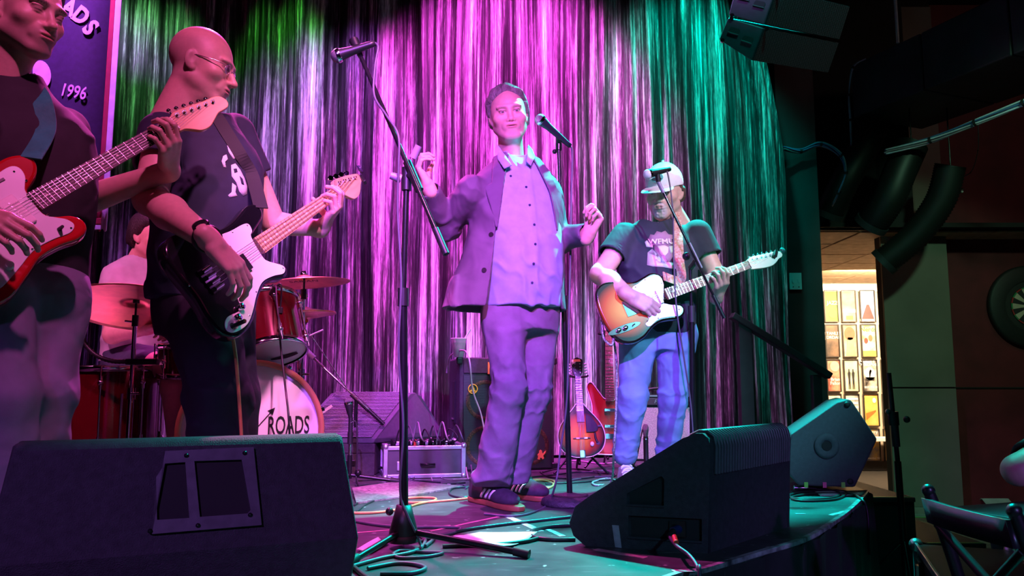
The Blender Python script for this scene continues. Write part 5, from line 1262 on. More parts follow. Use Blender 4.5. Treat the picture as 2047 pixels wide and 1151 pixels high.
# mandolin
Dm = 4.62
mb_, mt_ = P(1161, 927, Dm-.04), P(1148, 715, Dm+.07)
MAN_M = frame(P(1162, 862, Dm-.03), mt_-mb_, (.02, -1, .12))
k = (mt_-mb_).length/.70
man = thing('mandolin', 'small teardrop mandolin with sunburst top standing upright by the mic stand', 'mandolin', matrix=MAN_M)
def mo(sx=1.0):
    return [(-.165*sx, 0), (-.158*sx, .055*sx), (-.128*sx, .100*sx), (-.08*sx, .124*sx), (-.02*sx, .128*sx), (.04*sx, .112*sx), (.095, .080*sx), (.135, .050*sx), (.165, .030), (.18, .018)]
def mand_out(sx): a = mo(sx); return crom([V(p) for p in a] + [V((x, -y)) for x, y in reversed(a[1:])], 5, True)
MB().prism([(p.x, p.y) for p in mand_out(1.0)], -.05, 0, .006).build('body', burst_mat('mandolin_burst', (.80, .20, .015), (.45, .05, .006), (.012, .006, .006), 6.6, 7.4, (.02*6.6, 0, 0), .30), man)
rim = mand_out(1.012); MB().tube([V((p.x, p.y, .0)) for p in rim]+[V((rim[0].x, rim[0].y, 0))], .0028, 6).build('binding', M_white, man)
mfb = MB().prism([(.06, -.021), (.06, .021), (.36, .0155), (.36, -.0155)], 0.002, .012).build('fretboard', mat('grey_fretboard', (.22, .16, .18), .5), man)
for n in range(1, 19):
    x = .36-.35*(1-2**(-n/12)); MB().box((x, 0, .0128), (.002, .033+.008*(.36-x)/.3, .0016)).build('fret', M_nickel, mfb)
MB().prism([(.13, -.014), (.13, .014), (.36, .013), (.36, -.013)], -.016, .004).build('neck', mat('dark_neck', (.05, .02, .012), .3), man)
ms = MB().prism([(.36, -.016), (.36, .016), (.39, .027), (.46, .033), (.478, .030), (.486, .012), (.494, 0), (.486, -.012), (.478, -.030), (.46, -.033), (.39, -.027)], -.012, .002, .002).build('headstock', mat('black_face', (.012, .010, .010), .25), man)
MB().prism([(.462, -.022), (.462, .022), (.478, .016), (.478, -.016)], .002, .003).build('head_inlay', mat('amber_inlay', (.5, .2, .05), .4), ms)
for s in (-1, 1):
    for i in range(4):
        x = .385+.020*i; tn = MB().cyl((x, s*.014, .002), (x, s*.014, .012), .004, n=8).build('tuner', M_chrome, man)
        MB().sphere((x, s*.047, -.004), (.007, .009, .005), 10, 8).build('button', M_white, tn); MB().cyl((x, s*.03, -.004), (x, s*.042, -.004), .0025, n=6).build('shaft', M_chrome, tn)
        MB().tube([(-.135, s*(.004+.004*i)*.7, .010), (-.045, s*(.004+.004*i), .018), (.36, s*(.003+.0034*i), .015), (x, s*.014, .008)], .0006, 4).build('string', M_nickel, man)
MB().box((-.045, 0, .010), (.008, .095, .006)).build('bridge', M_black, man, bevel=.002)
for s in (-1, 1): MB().box((-.045, s*.022, .014), (.010, .018, .005)).build('bridge_foot', M_bone, man)
MB().box((-.145, 0, .006), (.05, .032, .010)).build('tailpiece', M_chrome, man, bevel=.003)
MB().prism([(.075, -.026), (.11, -.030), (.09, -.060), (.045, -.086), (.02, -.094), (.0, -.088), (-.008, -.070), (-.008, -.026)], .014, .018, .002).build('pickguard', mat('violet_black_guard', (.02, .014, .03), .2), man)
screws(man, [(.012, -.080)], .019); MB().box((.03, -.102, .006), (.012, .016, .016)).build('guard_bracket', M_chrome, man)
MB().tube([(-.012, -.074, .004), (-.045, -.076, .006), (-.075, -.085, .006)], .006).build('sound_hole', M_black, man); MB().cyl((-.078, -.088, 0), (-.078, -.088, .004), .011, n=14).build('sound_hole_lobe', M_black, man)
MB().sphere((-.085, -.055, .010), (.016, .011, .010)).build('clip_pickup', M_white, man)
for s in (1, -1): MB().tube([(-.05, s*.075, .004), (.0, s*.078, .005), (.03, s*.060, .004)], .003).build('f_hole', M_black, man) if s > 0 else None
man.scale = (k, k*1.18, k)
bs = MAN_M.translation; inst_stand('instrument_stand', 'black stand holding the mandolin upright', V((bs.x, bs.y+.085, ST)), P(1150, 752, Dm).z-ST)
# red guitar on its stand
Dr = 4.95
ra, rb = P(1221, 905, Dr-.06), P(1216, 622, Dr+.06)
DAN_M = frame(P(1220, 862, Dr-.04), rb-ra, (.0, -1, .12))
do = [(.20, .030), (.235, .062), (.285, .098), (.300, .112), (.298, .130), (.27, .142), (.22, .128), (.16, .112), (.10, .112), (.04, .132), (-.03, .152), (-.10, .150), (-.135, .115), (-.14, .05), (-.14, -.05), (-.135, -.115), (-.10, -.150), (-.03, -.152), (.04, -.132), (.10, -.112), (.16, -.110), (.22, -.120), (.25, -.118), (.255, -.100), (.225, -.066), (.195, -.030)]
dan = guitar('electric_guitar', 'red double-horned guitar with white edges on a stand behind the jeans', DAN_M, .635, do, mat('satin_red', (.36, .012, .016), .3, 0, .1, 8, coat=.3), None, None, 21, mat('pale_rosewood', (.30, .20, .14), .5, 0, .2, 10), M_maple,
    [(-.004, -.021), (-.004, .021), (.02, .028), (.08, .034), (.14, .034), (.165, .020), (.165, -.020), (.14, -.034), (.08, -.034), (.02, -.028)], mat('cream_headstock', (.75, .72, .66), .35),
    [(.035+.035*k_, .022, .040) for k_ in range(3)] + [(.035+.035*(2-k_), -.022, -.040) for k_ in range(3)], .042, .055)
MB().tube([V((p.x, p.y, -.001)) for p in (lambda q: q+q[:1])(crom([V(p) for p in do], 5, True))], .004, 6).build('binding', M_white, dan)
MB().prism([(.02, -.05), (.19, -.05), (.20, -.09), (.10, -.105), (.03, -.12), (-.06, -.125), (-.07, -.09)], 0, .003, .001).build('pickguard', M_guard, dan)
for x in (.03, .13): MB().box((x, 0, .005), (.022, .075, .010)).build('pickup', M_chrome, dan, bevel=.004)
MB().box((-.03, 0, .005), (.03, .08, .008)).build('bridge', M_chrome, dan)
for x, y in ((-.05, -.10), (0, -.105)): knob(dan, x, y, .003, .011, .014, M_black)
bs = DAN_M.translation; inst_stand('instrument_stand', 'black stand holding the red double-horned guitar', V((bs.x, bs.y+.085, ST)), P(1220, 665, Dr).z-ST)
# ================================================================== DRUM KIT
m_wine = mat('wine_red_shell', (.10, .003, .008), .16, .35, .15, 6, coat=.7)
m_head = mat('white_drum_head', (.82, .78, .78), .5, 0, .04, 6)
m_hoopw = mat('amber_wood_hoop', (.40, .16, .08), .35, 0, .15, 8, coat=.3)
m_cym = mat('bronze_cymbal', (.80, .42, .22), .28, .9, .12, 18, stretch=(1, 1, 1))
def lug(t, p, ax, r):
    """one tension lug along a shell"""
    lg = MB().tube([p - ax*.03 , p + ax*.03], [.009, .009], 10).build('lug', M_chrome, t); MB().sphere(p, .014, 10, 8).build('lug_boss', M_chrome, lg); return lg
def drum(name, label, c, axis, r, depth, hoopm, nlug, head_m=m_head, cat='drum', rods=True):
    """c = centre of the front (or top) head, axis points out of it; shell runs back by depth"""
    ax = V(axis).normalized(); c = V(c); t = thing(name, label, cat, c)
    O = V((0, 0, 0))
    MB().lathe([(r, -depth), (r, 0)], O, ax, 56).build('shell', m_wine, t)
    for h, s in ((0, 1), (-depth, -1)):
        MB().lathe([(0, h+s*.004), (r-.004, h+s*.004), (r-.001, h+s*.002)], O, ax, 56).build('drum_head', head_m, t)
        MB().lathe([(r-.012, h+s*.006), (r-.010, h+s*.030), (r+.010, h+s*.032), (r+.014, h+s*.020), (r+.013, h-s*.026), (r+.001, h-s*.026)] if hoopm is m_hoopw else [(r-.002, h+s*.012), (r+.008, h+s*.012), (r+.005, h+s*.002), (r+.008, h-s*.014), (r+.001, h-s*.014)], O, ax, 56).build('hoop', hoopm, t)
    u = ax.orthogonal().normalized(); w_ = ax.cross(u)
    for k in range(nlug):
        a = 2*pi*k/nlug+.3; d = u*math.cos(a)+w_*math.sin(a)
        if depth > .25:
            for f in (.16, .84): lug(t, d*(r+.008)-ax*depth*f, ax, r)
            MB().tube([d*(r+.013)+ax*.012, d*(r+.013)-ax*depth*.16], .0035, 6).build('tension_rod', M_chrome, t); MB().tube([d*(r+.013)-ax*depth*.84, d*(r+.013)-ax*(depth+.012)], .0035, 6).build('tension_rod', M_chrome, t)
            MB().tube([d*(r+.010)-ax*depth*.16, d*(r+.010)-ax*depth*.84], .005, 6).build('lug_tube', M_chrome, t)
        else:
            lug(t, d*(r+.008)-ax*depth*.5, ax, r); MB().tube([d*(r+.012)+ax*.010, d*(r+.012)-ax*(depth+.010)], .0035, 6).build('tension_rod', M_chrome, t)
    return t
# bass drum
kc = P(503, 862, 3.50); kax = V((.42, -.90, 0))
kr = kc.z-ST-.012
kick = drum('bass_drum', 'wine red bass drum with lettered white front head and wooden hoop', kc, kax, kr*.985, .42, m_hoopw, 8)
Mk = frame(kax.normalized()*.0062, V((kax.y*-1, kax.x, 0)).normalized(), kax)
# face frame: x right in the picture, y up
xr_ = V((-kax.y, kax.x, 0)).normalized(); Mf = Matrix((xr_, V((0, 0, 1)), kax.normalized())).transposed().to_4x4(); Mf.translation = kax.normalized()*.0062
m_ink = mat('black_print', (.008, .008, .010), .5)
sp = 1/(1567/3.5)
def F(px, py): return ((px-503)*sp*1.02, (862-py)*sp)
text_mesh('ROADS', .112, .0006, Mf @ Matrix.Translation((*F(572, 853), 0)), 'lettering', m_ink, kick, sx=.50, bold=.001)
def strip(a, b, w_): a, b = V(a), V(b); d = (b-a).normalized(); n = V((-d.y, d.x)); return [a+n*w_, b+n*w_, b-n*w_, a-n*w_]
for a, b in ((F(470, 905), F(540, 822)), (F(470, 822), F(540, 905))): MB().prism([(p.x, p.y) for p in strip(a, b, .0022)], 0, .001, M=Mf).build('logo_arrow', m_ink, kick)
MB().prism([F(531, 822), F(545, 816), F(541, 831)], 0, .001, M=Mf).build('logo_arrow_tip', m_ink, kick)
MB().prism([F(512, 816), F(502, 829), F(508, 829), F(504, 839), F(515, 826), F(509, 826)], 0, .001, M=Mf).build('logo_bolt', m_ink, kick)
for s in (-1, 1): MB().tube([xr_*s*kr*.9+V((0, 0, -.12))-kax.normalized()*.10, xr_*s*(kr+.12)+V((0, 0, -(kc.z-ST)+.008))-kax.normalized()*.02], .008).build('spur', M_chrome, kick)
for k in range(8):
    a = 2*pi*k/8+.3; d = xr_*math.cos(a)+V((0, 0, math.sin(a))); MB().box(d*(kr*.985+.014)+kax.normalized()*.006, (.022, .05, .022), Matrix((d, kax.normalized(), d.cross(kax.normalized()))).transposed()).build('claw', M_chrome, kick, bevel=.004)
# floor tom
ftc = P(222, 735, 3.78); ftr = .223
ft = drum('floor_tom', 'deep wine red floor tom left of the bass drum', ftc, (0, -.03, 1), ftr, .40, M_chrome, 8)
for k in range(3):
    a = 2*pi*k/3+1.2; d = V((math.cos(a), math.sin(a), 0))*(ftr+.02); MB().tube([d+V((0, 0, -.12)), d+V((0, 0, -(ftc.z-ST)+.012))], .006).build('leg', M_chrome, ft)
    MB().sphere(d+V((0, 0, -(ftc.z-ST)+.014)), .014, 10, 8).build('rubber_foot', M_rubber, ft)
# rack tom
tc_ = P(528, 607, 3.72); tax = V((-.28, .30, .91))
tom = drum('rack_tom', 'small wine red tom tilted above the bass drum', tc_, tax, .155, .26, M_chrome, 6)
bot = -tax.normalized()*(.26+.0052)
Mt = frame(bot, V((1, 0, .25)), -tax)
lip = [(.065*math.cos(a), .024*math.sin(a)*(1-.35*abs(math.cos(a)))+(.008*math.cos(2*a) if math.sin(a) > 0 else 0)) for a in np.linspace(0, 2*pi, 29)[:-1]]
MB().prism(lip, 0, .001, M=Mt @ Matrix.Translation((.035, -.06, 0))).build('dark_patch', mat('damp_pad', (.035, .01, .02), .8), tom)
MB().tube([-tax.normalized()*.13+V((-.02, .05, -.02)), V((-.10, .12, -.22)), (V((kc.x, kc.y, 0))-V((tc_.x, tc_.y, 0)))*.6+V((-.12, .22, kc.z+kr-tc_.z-.01))], .011).build('mount_arm', M_chrome, tom)
# snare (behind the cymbal)
sn_c = P(395, 690, 3.80); sd_ = drum('snare_drum', 'shallow wine red snare drum in front of the drummer', sn_c, (0, -.08, 1), .178, .14, M_chrome, 8)
MB().cyl((0, 0, -.16), (0, 0, -(sn_c.z-ST)+.15), .012).build('stand_post', M_chrome, sd_)
for k in range(3):
    a = 2*pi*k/3+.5; MB().tube([(0, 0, -(sn_c.z-ST)+.22), (.22*math.cos(a), .22*math.sin(a), -(sn_c.z-ST)+.01)], .008).build('leg', M_chrome, sd_)
    MB().tube([(0, 0, -.17), (.17*math.cos(a+.4), .17*math.sin(a+.4), -.15)], .007).build('basket_arm', M_chrome, sd_)
# cymbals
def cymbal_profile(r):
    up = [(.006, .030), (.02, .029), (.045, .020), (.052, .014)] + [(.052+(r-.052)*t, .014*(1-t)-.012*t*t) for t in np.linspace(.1, 1, 9)]
    return up + [(q, h-.0016) for q, h in reversed(up)]
def cymbal_stand(t, base_rel, top_rel, tilt=None, r_leg=.26):
    b = V(base_rel); p = V(top_rel)
    m1 = b.lerp(V((b.x, b.y, p.z)), .55)
    MB().cyl(b+V((0, 0, .10)), m1, .0125).build('lower_tube', M_chrome, t); MB().cyl(m1, (p.x, p.y, p.z-.06), .0095).build('upper_tube', M_chrome, t)
    MB().cyl(m1-V((0, 0, .02)), m1+V((0, 0, .03)), .018).build('clamp', M_chrome, t); MB().tube([m1+V((.0, -.01, .005)), m1+V((.045, -.02, .005))], .006).build('wing_screw', M_chrome, t)
    q = V((p.x, p.y, p.z-.07)); MB().cyl(q-V((0, 0, .02)), q+V((0, 0, .03)), .014).build('tilter', M_blackmetal, t); MB().tube([q, q+V((-.045, 0, .004))], .005).build('tilter_screw', M_chrome, t)
    MB().cyl(q, p+V((0, 0, .045)), .005).build('rod', M_blackmetal, t); MB().cyl(p+V((0, 0, .014)), p+V((0, 0, .034)), .014).build('felt', M_rubber, t)
    for k in range(3):
        a = 2*pi*k/3+.7; MB().tube([b+V((0, 0, .26)), b+V((r_leg*math.cos(a), r_leg*math.sin(a), .012))], .0085).build('leg', M_chrome, t)
        MB().sphere(b+V((r_leg*math.cos(a), r_leg*math.sin(a), .012)), .014, 8, 6).build('rubber_foot', M_rubber, t)
def cymbal(label, c, axis, r, word=False):
    c = V(c); t = thing('cymbal', label, 'cymbal', c, group='cymbals of the drum kit'); ax = V(axis).normalized()
    MB().lathe(cymbal_profile(r), (0, 0, 0), ax, 64).build('plate', m_cym, t)
    return t
c1 = P(272, 612, 3.48); a1 = V((-.05, .26, .96)); cy = cymbal('large ride cymbal in front of the drummer on a straight stand', c1, a1, .30)
cymbal_stand(cy, (0, 0, ST-c1.z), (0, 0, 0))
c2 = P(608, 562, 3.85); a2 = V((-.09, -.02, 1)); cy2 = cymbal('thin crash cymbal with dark lettering beside the rack tom', c2, a2, .225)
cymbal_stand(cy2, (0, 0, ST-c2.z), (0, 0, 0)); MB().lathe([(.0, .05), (.016, .05), (.018, .02), (0, .02)], (0, 0, 0), a2, 16).build('wing_nut', M_chrome, cy2)
text_mesh('SABIAN', .032, .0004, frame(V((.03, -.12, -.010))+a2*-.006, V((1, 0, .05)), V((0, -.25, -1))), 'lettering', mat('brown_print', (.15, .05, .05), .5), cy2, sx=1.3)
c3 = P(602, 627, 3.98); hh = thing('hi_hat', 'pair of hi-hat cymbals on a chrome pull rod', 'cymbal', c3, group='cymbals of the drum kit')
MB().lathe(cymbal_profile(.175), (0, 0, .008), (-.06, 0, 1), 48).build('plate', m_cym, hh); MB().lathe([(r_, -h) for r_, h in cymbal_profile(.175)], (0, 0, -.012), (-.06, 0, 1), 48).build('plate', m_cym, hh)
MB().cyl((0, 0, ST-c3.z+.1), (0, 0, -.06), .012).build('lower_tube', M_chrome, hh); MB().cyl((0, 0, -.06), (0, 0, .17), .0035).build('pull_rod', M_chrome, hh)
MB().lathe([(0, .10), (.012, .10), (.012, .075), (.006, .07), (.012, .06), (.016, .045), (.0, .04)], (0, 0, 0)).build('clutch', M_chrome, hh); MB().sphere((.022, 0, .09), .012, 10, 8).build('clutch_screw', M_chrome, hh)
MB().cyl((0, 0, -.055), (0, 0, -.025), .030, .034).build('seat_cup', M_black, hh); MB().box((.03, -.01, -.04), (.02, .012, .012)).build('seat_screw', mat('orange_plastic', (.8, .22, .03), .4), hh)
for k in range(3):
    a = 2*pi*k/3+.2; MB().tube([(0, 0, ST-c3.z+.24), (.24*math.cos(a), .24*math.sin(a), ST-c3.z+.012)], .008).build('leg', M_chrome, hh)
# gooseneck clip and the little condenser mic by the floor tom
gnp = [P(*p) for p in ((158, 655, 3.42), (172, 690, 3.42), (196, 712, 3.43), (228, 722, 3.44), (262, 722, 3.44))]
gn = thing('gooseneck_mic', 'black gooseneck clip-on mic clamped to the cymbal stand above the floor tom', 'microphone', gnp[-1])
pts = crom(gnp, 10); MB().tube([p-gnp[-1] for p in pts], [.011 if i % 2 else .0085 for i in range(len(pts))], 10).build('gooseneck', M_black, gn)
MB().box((.05, 0, -.002), (.14, .03, .026)).build('clamp', M_black, gn, bevel=.004); MB().cyl(gnp[0]-gnp[-1], P(150, 640, 3.42)-gnp[-1], .014).build('capsule', M_black, gn); MB().cyl(P(158, 650, 3.42)-gnp[-1], P(156, 646, 3.42)-gnp[-1], .016).build('yellow_band', mat('yellow_band', (.8, .55, .05), .5), gn)
mp_ = P(112, 798, 3.40); pm = thing('pencil_mic', 'slim silver pencil mic pointing up at the floor tom', 'microphone', V((mp_.x-.05, mp_.y, ST)))
a_, b_ = mp_-V(pm.location), P(153, 765, 3.40)-V(pm.location)
MB().cyl(a_, a_.lerp(b_, .35), .009).build('mic_tip', M_white, pm); MB().cyl(a_.lerp(b_, .35), b_, .0125).build('mic_body', mat('silver_satin', (.6, .6, .62), .35, .8), pm)
MB().tube([(0, 0, .012), (0, 0, a_.z-.06), a_.lerp(b_, .45)], .007).build('stand_pole', M_blackmetal, pm); MB().lathe([(0, 0), (.09, 0), (.09, .012), (.02, .022), (0, .022)], (0, 0, 0)).build('stand_base', M_blackmetal, pm)
# ================================================================== STAGE GEAR
def plate(outline, holes, thick, M, name, m, parent):
    """flat panel with holes, extruded to +-thick/2"""
    cu = bpy.data.curves.new('c', 'CURVE'); cu.dimensions = '2D'; cu.fill_mode = 'BOTH'; cu.extrude = thick/2
    for pts in [outline]+holes:
        sp_ = cu.splines.new('POLY'); sp_.points.add(len(pts)-1); sp_.use_cyclic_u = True
        for q, p in zip(sp_.points, pts): q.co = (p[0], p[1], 0, 1)
    t = bpy.data.objects.new('c', cu); col.objects.link(t); dg = bpy.context.evaluated_depsgraph_get(); dg.update()
    me = bpy.data.meshes.new_from_object(t.evaluated_get(dg)); bpy.data.objects.remove(t); me.transform(M); me.materials.clear(); me.materials.append(m); me.name = name
    return new_obj(name, me, parent)
def rrect(x0, y0, x1, y1, r, n=4):
    o = []
    for cx, cy, a0 in ((x1-r, y1-r, 0), (x0+r, y1-r, 90), (x0+r, y0+r, 180), (x1-r, y0+r, 270)):
        for k in range(n+1): a = math.radians(a0+90*k/n); o.append((cx+r*math.cos(a), cy+r*math.sin(a)))
    return o
def rot_basis(x, y, z): return Matrix((V(x).normalized(), V(y).normalized(), V(z).normalized())).transposed().to_4x4()
M_carpet = mat('charcoal_cab_paint', (.030, .026, .036), .75, 0, .25, 60, bump=.5, bscale=420)
M_cab2 = mat('blue_grey_cab_paint', (.060, .062, .080), .6, 0, .12, 60, bump=.4, bscale=500)
def grille_mat(name, sc_, c1, c2, metal=.4):
    m = bpy.data.materials.new(name); m.use_nodes = True; nt = m.node_tree; N = nt.nodes; L = nt.links; b = N['Principled BSDF']
    tc = N.new('ShaderNodeTexCoord'); v = N.new('ShaderNodeTexVoronoi'); v.feature = 'DISTANCE_TO_EDGE'; v.inputs['Scale'].default_value = sc_; v.inputs['Randomness'].default_value = 0.0
    L.new(tc.outputs['Object'], v.inputs['Vector']); r = N.new('ShaderNodeValToRGB'); r.color_ramp.elements[0].position = .10; r.color_ramp.elements[0].color = (*c2, 1); r.color_ramp.elements[1].position = .22; r.color_ramp.elements[1].color = (*c1, 1)
    L.new(v.outputs['Distance'], r.inputs[0]); L.new(r.outputs[0], b.inputs['Base Color']); b.inputs['Metallic'].default_value = metal; b.inputs['Roughness'].default_value = .45
    bp = N.new('ShaderNodeBump'); bp.inputs['Strength'].default_value = .8; bp.inputs['Distance'].default_value = -.004; bp.invert = True; L.new(v.outputs['Distance'], bp.inputs['Height']); L.new(bp.outputs[0], b.inputs['Normal'])
    return m
M_perf = grille_mat('perforated_steel', 110, (.010, .010, .012), (.10, .09, .11))
# ---- wedge at the front left (its back towards us)
def left_wedge():
    TR = P(688, 868, 1.85); TL_ = P(22, 886, 1.585)
    u = V((TR.x-TL_.x, TR.y-TL_.y, 0)); W = u.length; u.normalize(); n = V((u.y, -u.x, 0))        # n points to us
    c = (TR+TL_)/2; zt = c.z-ST; base = V((c.x, c.y, ST))
    M = rot_basis(u, V((0, 0, 1)).cross(u), (0, 0, 1)); M.translation = base
    t = thing('stage_monitor', 'big dark floor wedge at front left with a framed handle on its back', 'speaker', matrix=M)
    hw = W/2; prof = [(-.005, 0, hw+.012), (-.055, .185, hw+.030), (.0, zt-.012, hw), (.014, zt, hw-.006), (.075, zt, hw), (.365, .13, hw+.03), (.365, 0, hw+.02)]   # y (away), z, half width
    vs = [(-h, y, z) for y, z, h in prof]+[(h, y, z) for y, z, h in prof]; k = len(prof)
    MB().add(vs, [tuple(range(k)), tuple(reversed(range(k, 2*k)))] + [(i, i+k, (i+1) % k+k, (i+1) % k) for i in range(k)]).build('cabinet', M_carpet, t, bevel=.010)
    MB().add([(-hw+.02, .088, zt-.012), (hw-.02, .088, zt-.012), (hw-.0, .352, .15), (-hw, .352, .15), (-hw+.02, .094, zt-.004), (hw-.02, .094, zt-.004), (hw-.0, .360, .157), (-hw, .360, .157)], [(4, 5, 6, 7), (0, 3, 2, 1), (0, 1, 5, 4), (1, 2, 6, 5), (2, 3, 7, 6), (3, 0, 4, 7)]).build('grille', M_perf, t)
    # handle plate on the back
    a, b = V((0, -.055, .185)), V((0, 0, zt-.012)); yv = (b-a).normalized(); nv = V((1, 0, 0)).cross(yv)
    Mf = rot_basis((1, 0, 0), yv, nv)
    Mi = M.inverted()
    def on(px, py):     # pixel -> plate coordinates
        o = Mi @ V((0, 0, CAMZ)); d = Mi.to_3x3() @ ray(px, py); s_ = (a-o).dot(nv)/d.dot(nv); q = o+d*s_-a; return (q.x, q.dot(yv))
    Mf.translation = a
    q0, q1, q2, q3 = on(304, 1068), on(522, 1050), on(506, 895), on(330, 903)
    outl = [q0, q1, q2, q3]
    holes = [[on(314, 1040), on(378, 1036), on(370, 925), on(330, 928), on(312, 955)], [on(399, 1034), on(494, 1027), on(500, 1020), on(482, 920), on(388, 923)]]
    plate(outl, holes, .010, Mf @ Matrix.Translation((0, 0, .006)), 'handle_plate', mat('handle_steel', (.075, .065, .085), .55, .1, .2, 40), t)
    for h in holes: MB().prism(h, 0, .0015, M=Mf).build('recess_shade', M_dark, t)  # flat black sheets standing in for the shade of a recess
    for px, py in ((372, 912), (488, 907), (499, 1030), (395, 1051), (300, 1062)):
        x, y = on(px, py); MB().lathe([(0, .016), (.004, .015), (.005, .010)], (0, 0, 0), n=10).build('screw', M_blackmetal, t).matrix_local = Mf @ Matrix.Translation((x, y, 0))
left_wedge()
# ---- wedge at the front right
def right_wedge():
    A, B, C = G(1152, 1090), G(1416, 1106), G(1579, 1052)
    d1 = (B-A).normalized(); d2 = (C-B); W = d2.length; d2.normalize()
    M = Matrix((d1, d2, V((0, 0, 1)))).transposed().to_4x4(); M.translation = A       # x along the side, y to the far end, z up
    t = thing('stage_monitor', 'black floor wedge at the front right stage edge with ribbed top grille', 'speaker', A)
    Li = lambda p: M.to_3x3() @ V(p)
    Mi = M.inverted()
    def on(px, py): o = Mi @ V((0, 0, CAMZ)); d = Mi.to_3x3() @ ray(px, py); s_ = -o.y/d.y; q = o+d*s_; return (q.x, q.z)
    pr = [on(1170, 1091), on(1146, 1070), on(1138, 1045), on(1150, 1012), on(1180, 990), on(1270, 935), on(1360, 879), on(1388, 866), on(1404, 866), on(1416, 876), on(1420, 895), on(1417, 1000), on(1415, 1106)]
    pr = [(x, max(0, z)) for x, z in pr]; k = len(pr)
    vs = [Li((x, .018, z)) for x, z in pr]+[Li((x, W-.018, z)) for x, z in pr]
    MB().add(vs, [tuple(reversed(range(k))), tuple(range(k, 2*k))]+[(i, (i+1) % k, (i+1) % k+k, i+k) for i in range(k)]).build('cabinet', M_carpet, t)
    h1 = [on(1253, 986), on(1322, 951), on(1328, 958), on(1327, 1012), on(1253, 1008)]
    h2 = [on(1256, 1030), on(1403, 1037), on(1403, 1083), on(1256, 1073)]
    Ms = Matrix((M.to_3x3() @ V((1, 0, 0)), V((0, 0, 1)), M.to_3x3() @ V((0, -1, 0)))).transposed().to_4x4()
    Ms.translation = Li((0, .009, 0))
    plate(pr, [h1, h2], .018, Ms, 'side_panel', M_carpet, t)
    for h_ in (h1, h2): MB().prism(h_, 0, .001, M=Ms @ Matrix.Translation((0, 0, -.0085))).build('hole_shade', M_dark, t)  # black sheets paint the shade inside the hand holes
    Ms2 = Ms.copy(); Ms2.translation = Li((0, W-.009, 0)); plate(pr, [], .018, Ms2, 'side_panel', M_carpet, t)
    cc = on(1352, 1058)
    xl = MB().cyl(Li((cc[0], .016, cc[1])), Li((cc[0], -.02, cc[1]-.004)), .014, n=14).build('connector', mat('blue_ring_plug', (.01, .02, .10), .35), t)
    MB().cyl(Li((cc[0], -.018, cc[1]-.004)), Li((cc[0], -.045, cc[1]-.014)), .011, .008, 14).build('plug_boot', M_rubber, xl)
    MB().box(Li((cc[0], .010, cc[1])), (.05, .05, .006), Ms.to_3x3()).build('jack_panel', M_blackmetal, t)
    # lips of the hand holes
    for a, b in ((on(1253, 1009), on(1327, 1013)), (on(1256, 1074), on(1403, 1084))): MB().tube([Li((a[0], -.001, a[1])), Li((b[0], -.001, b[1]))], .0045, 8).build('hole_lip', M_carpet, t)
    # ribbed grille wrapped over the top
    top = [on(1370, 873), on(1388, 864), on(1404, 864), on(1417, 874), on(1422, 895), on(1421, 950)]
    nb = 30
    for i in range(nb):
        y = .03+(W-.06)*i/(nb-1); MB().tube([Li((x+.0015, y, z+.002)) for x, z in top], .0065, 8).build('grille_rib', mat('rib_plastic', (.075, .07, .08), .35), t)
    # taped label
    q = [on(1224, 1049), on(1237, 1050), on(1243, 1095), on(1230, 1093)]
    MB().prism(q, 0, .0012, M=Ms @ Matrix.Translation((0, 0, .0092))).build('tape', mat('grey_tape', (.28, .27, .32), .35, 0, .2, 30), t)
    # sloped grille towards the singer
    MB().add([Li((*[(on(1185, 986)[0]-.004)], .03, on(1185, 986)[1]+.004)), Li((on(1360, 878)[0]-.004, .03, on(1360, 878)[1]+.004)), Li((on(1360, 878)[0]-.004, W-.03, on(1360, 878)[1]+.004)), Li((on(1185, 986)[0]-.004, W-.03, on(1185, 986)[1]+.004))], [(0, 1, 2, 3)]).build('grille', M_perf, t)
    cb = thing('cable', 'purple-lit cable plugged into the front right wedge and dropping off stage', 'cable', V(A)+Li((cc[0], -.045, cc[1]-.014)))
    st = V(cb.location); pts = [st, P(1352, 1090, 2.36), P(1378, 1110, 2.30), P(1395, 1135, 2.24), P(1399, 1160, 2.19), V((P(1399, 1165, 2.17).x, 2.17, .25)), V((.62, 2.05, .02))]
    MB().tube([p-st for p in crom(pts, 8)], .0055, 8).build('cord', mat('violet_cable', (.05, .03, .07), .5), cb); MB().cyl(P(1348, 1072, 2.40)-st, P(1352, 1084, 2.37)-st, .0075).build('orange_band', mat('orange_tape', (.75, .12, .04), .5), cb)
right_wedge()
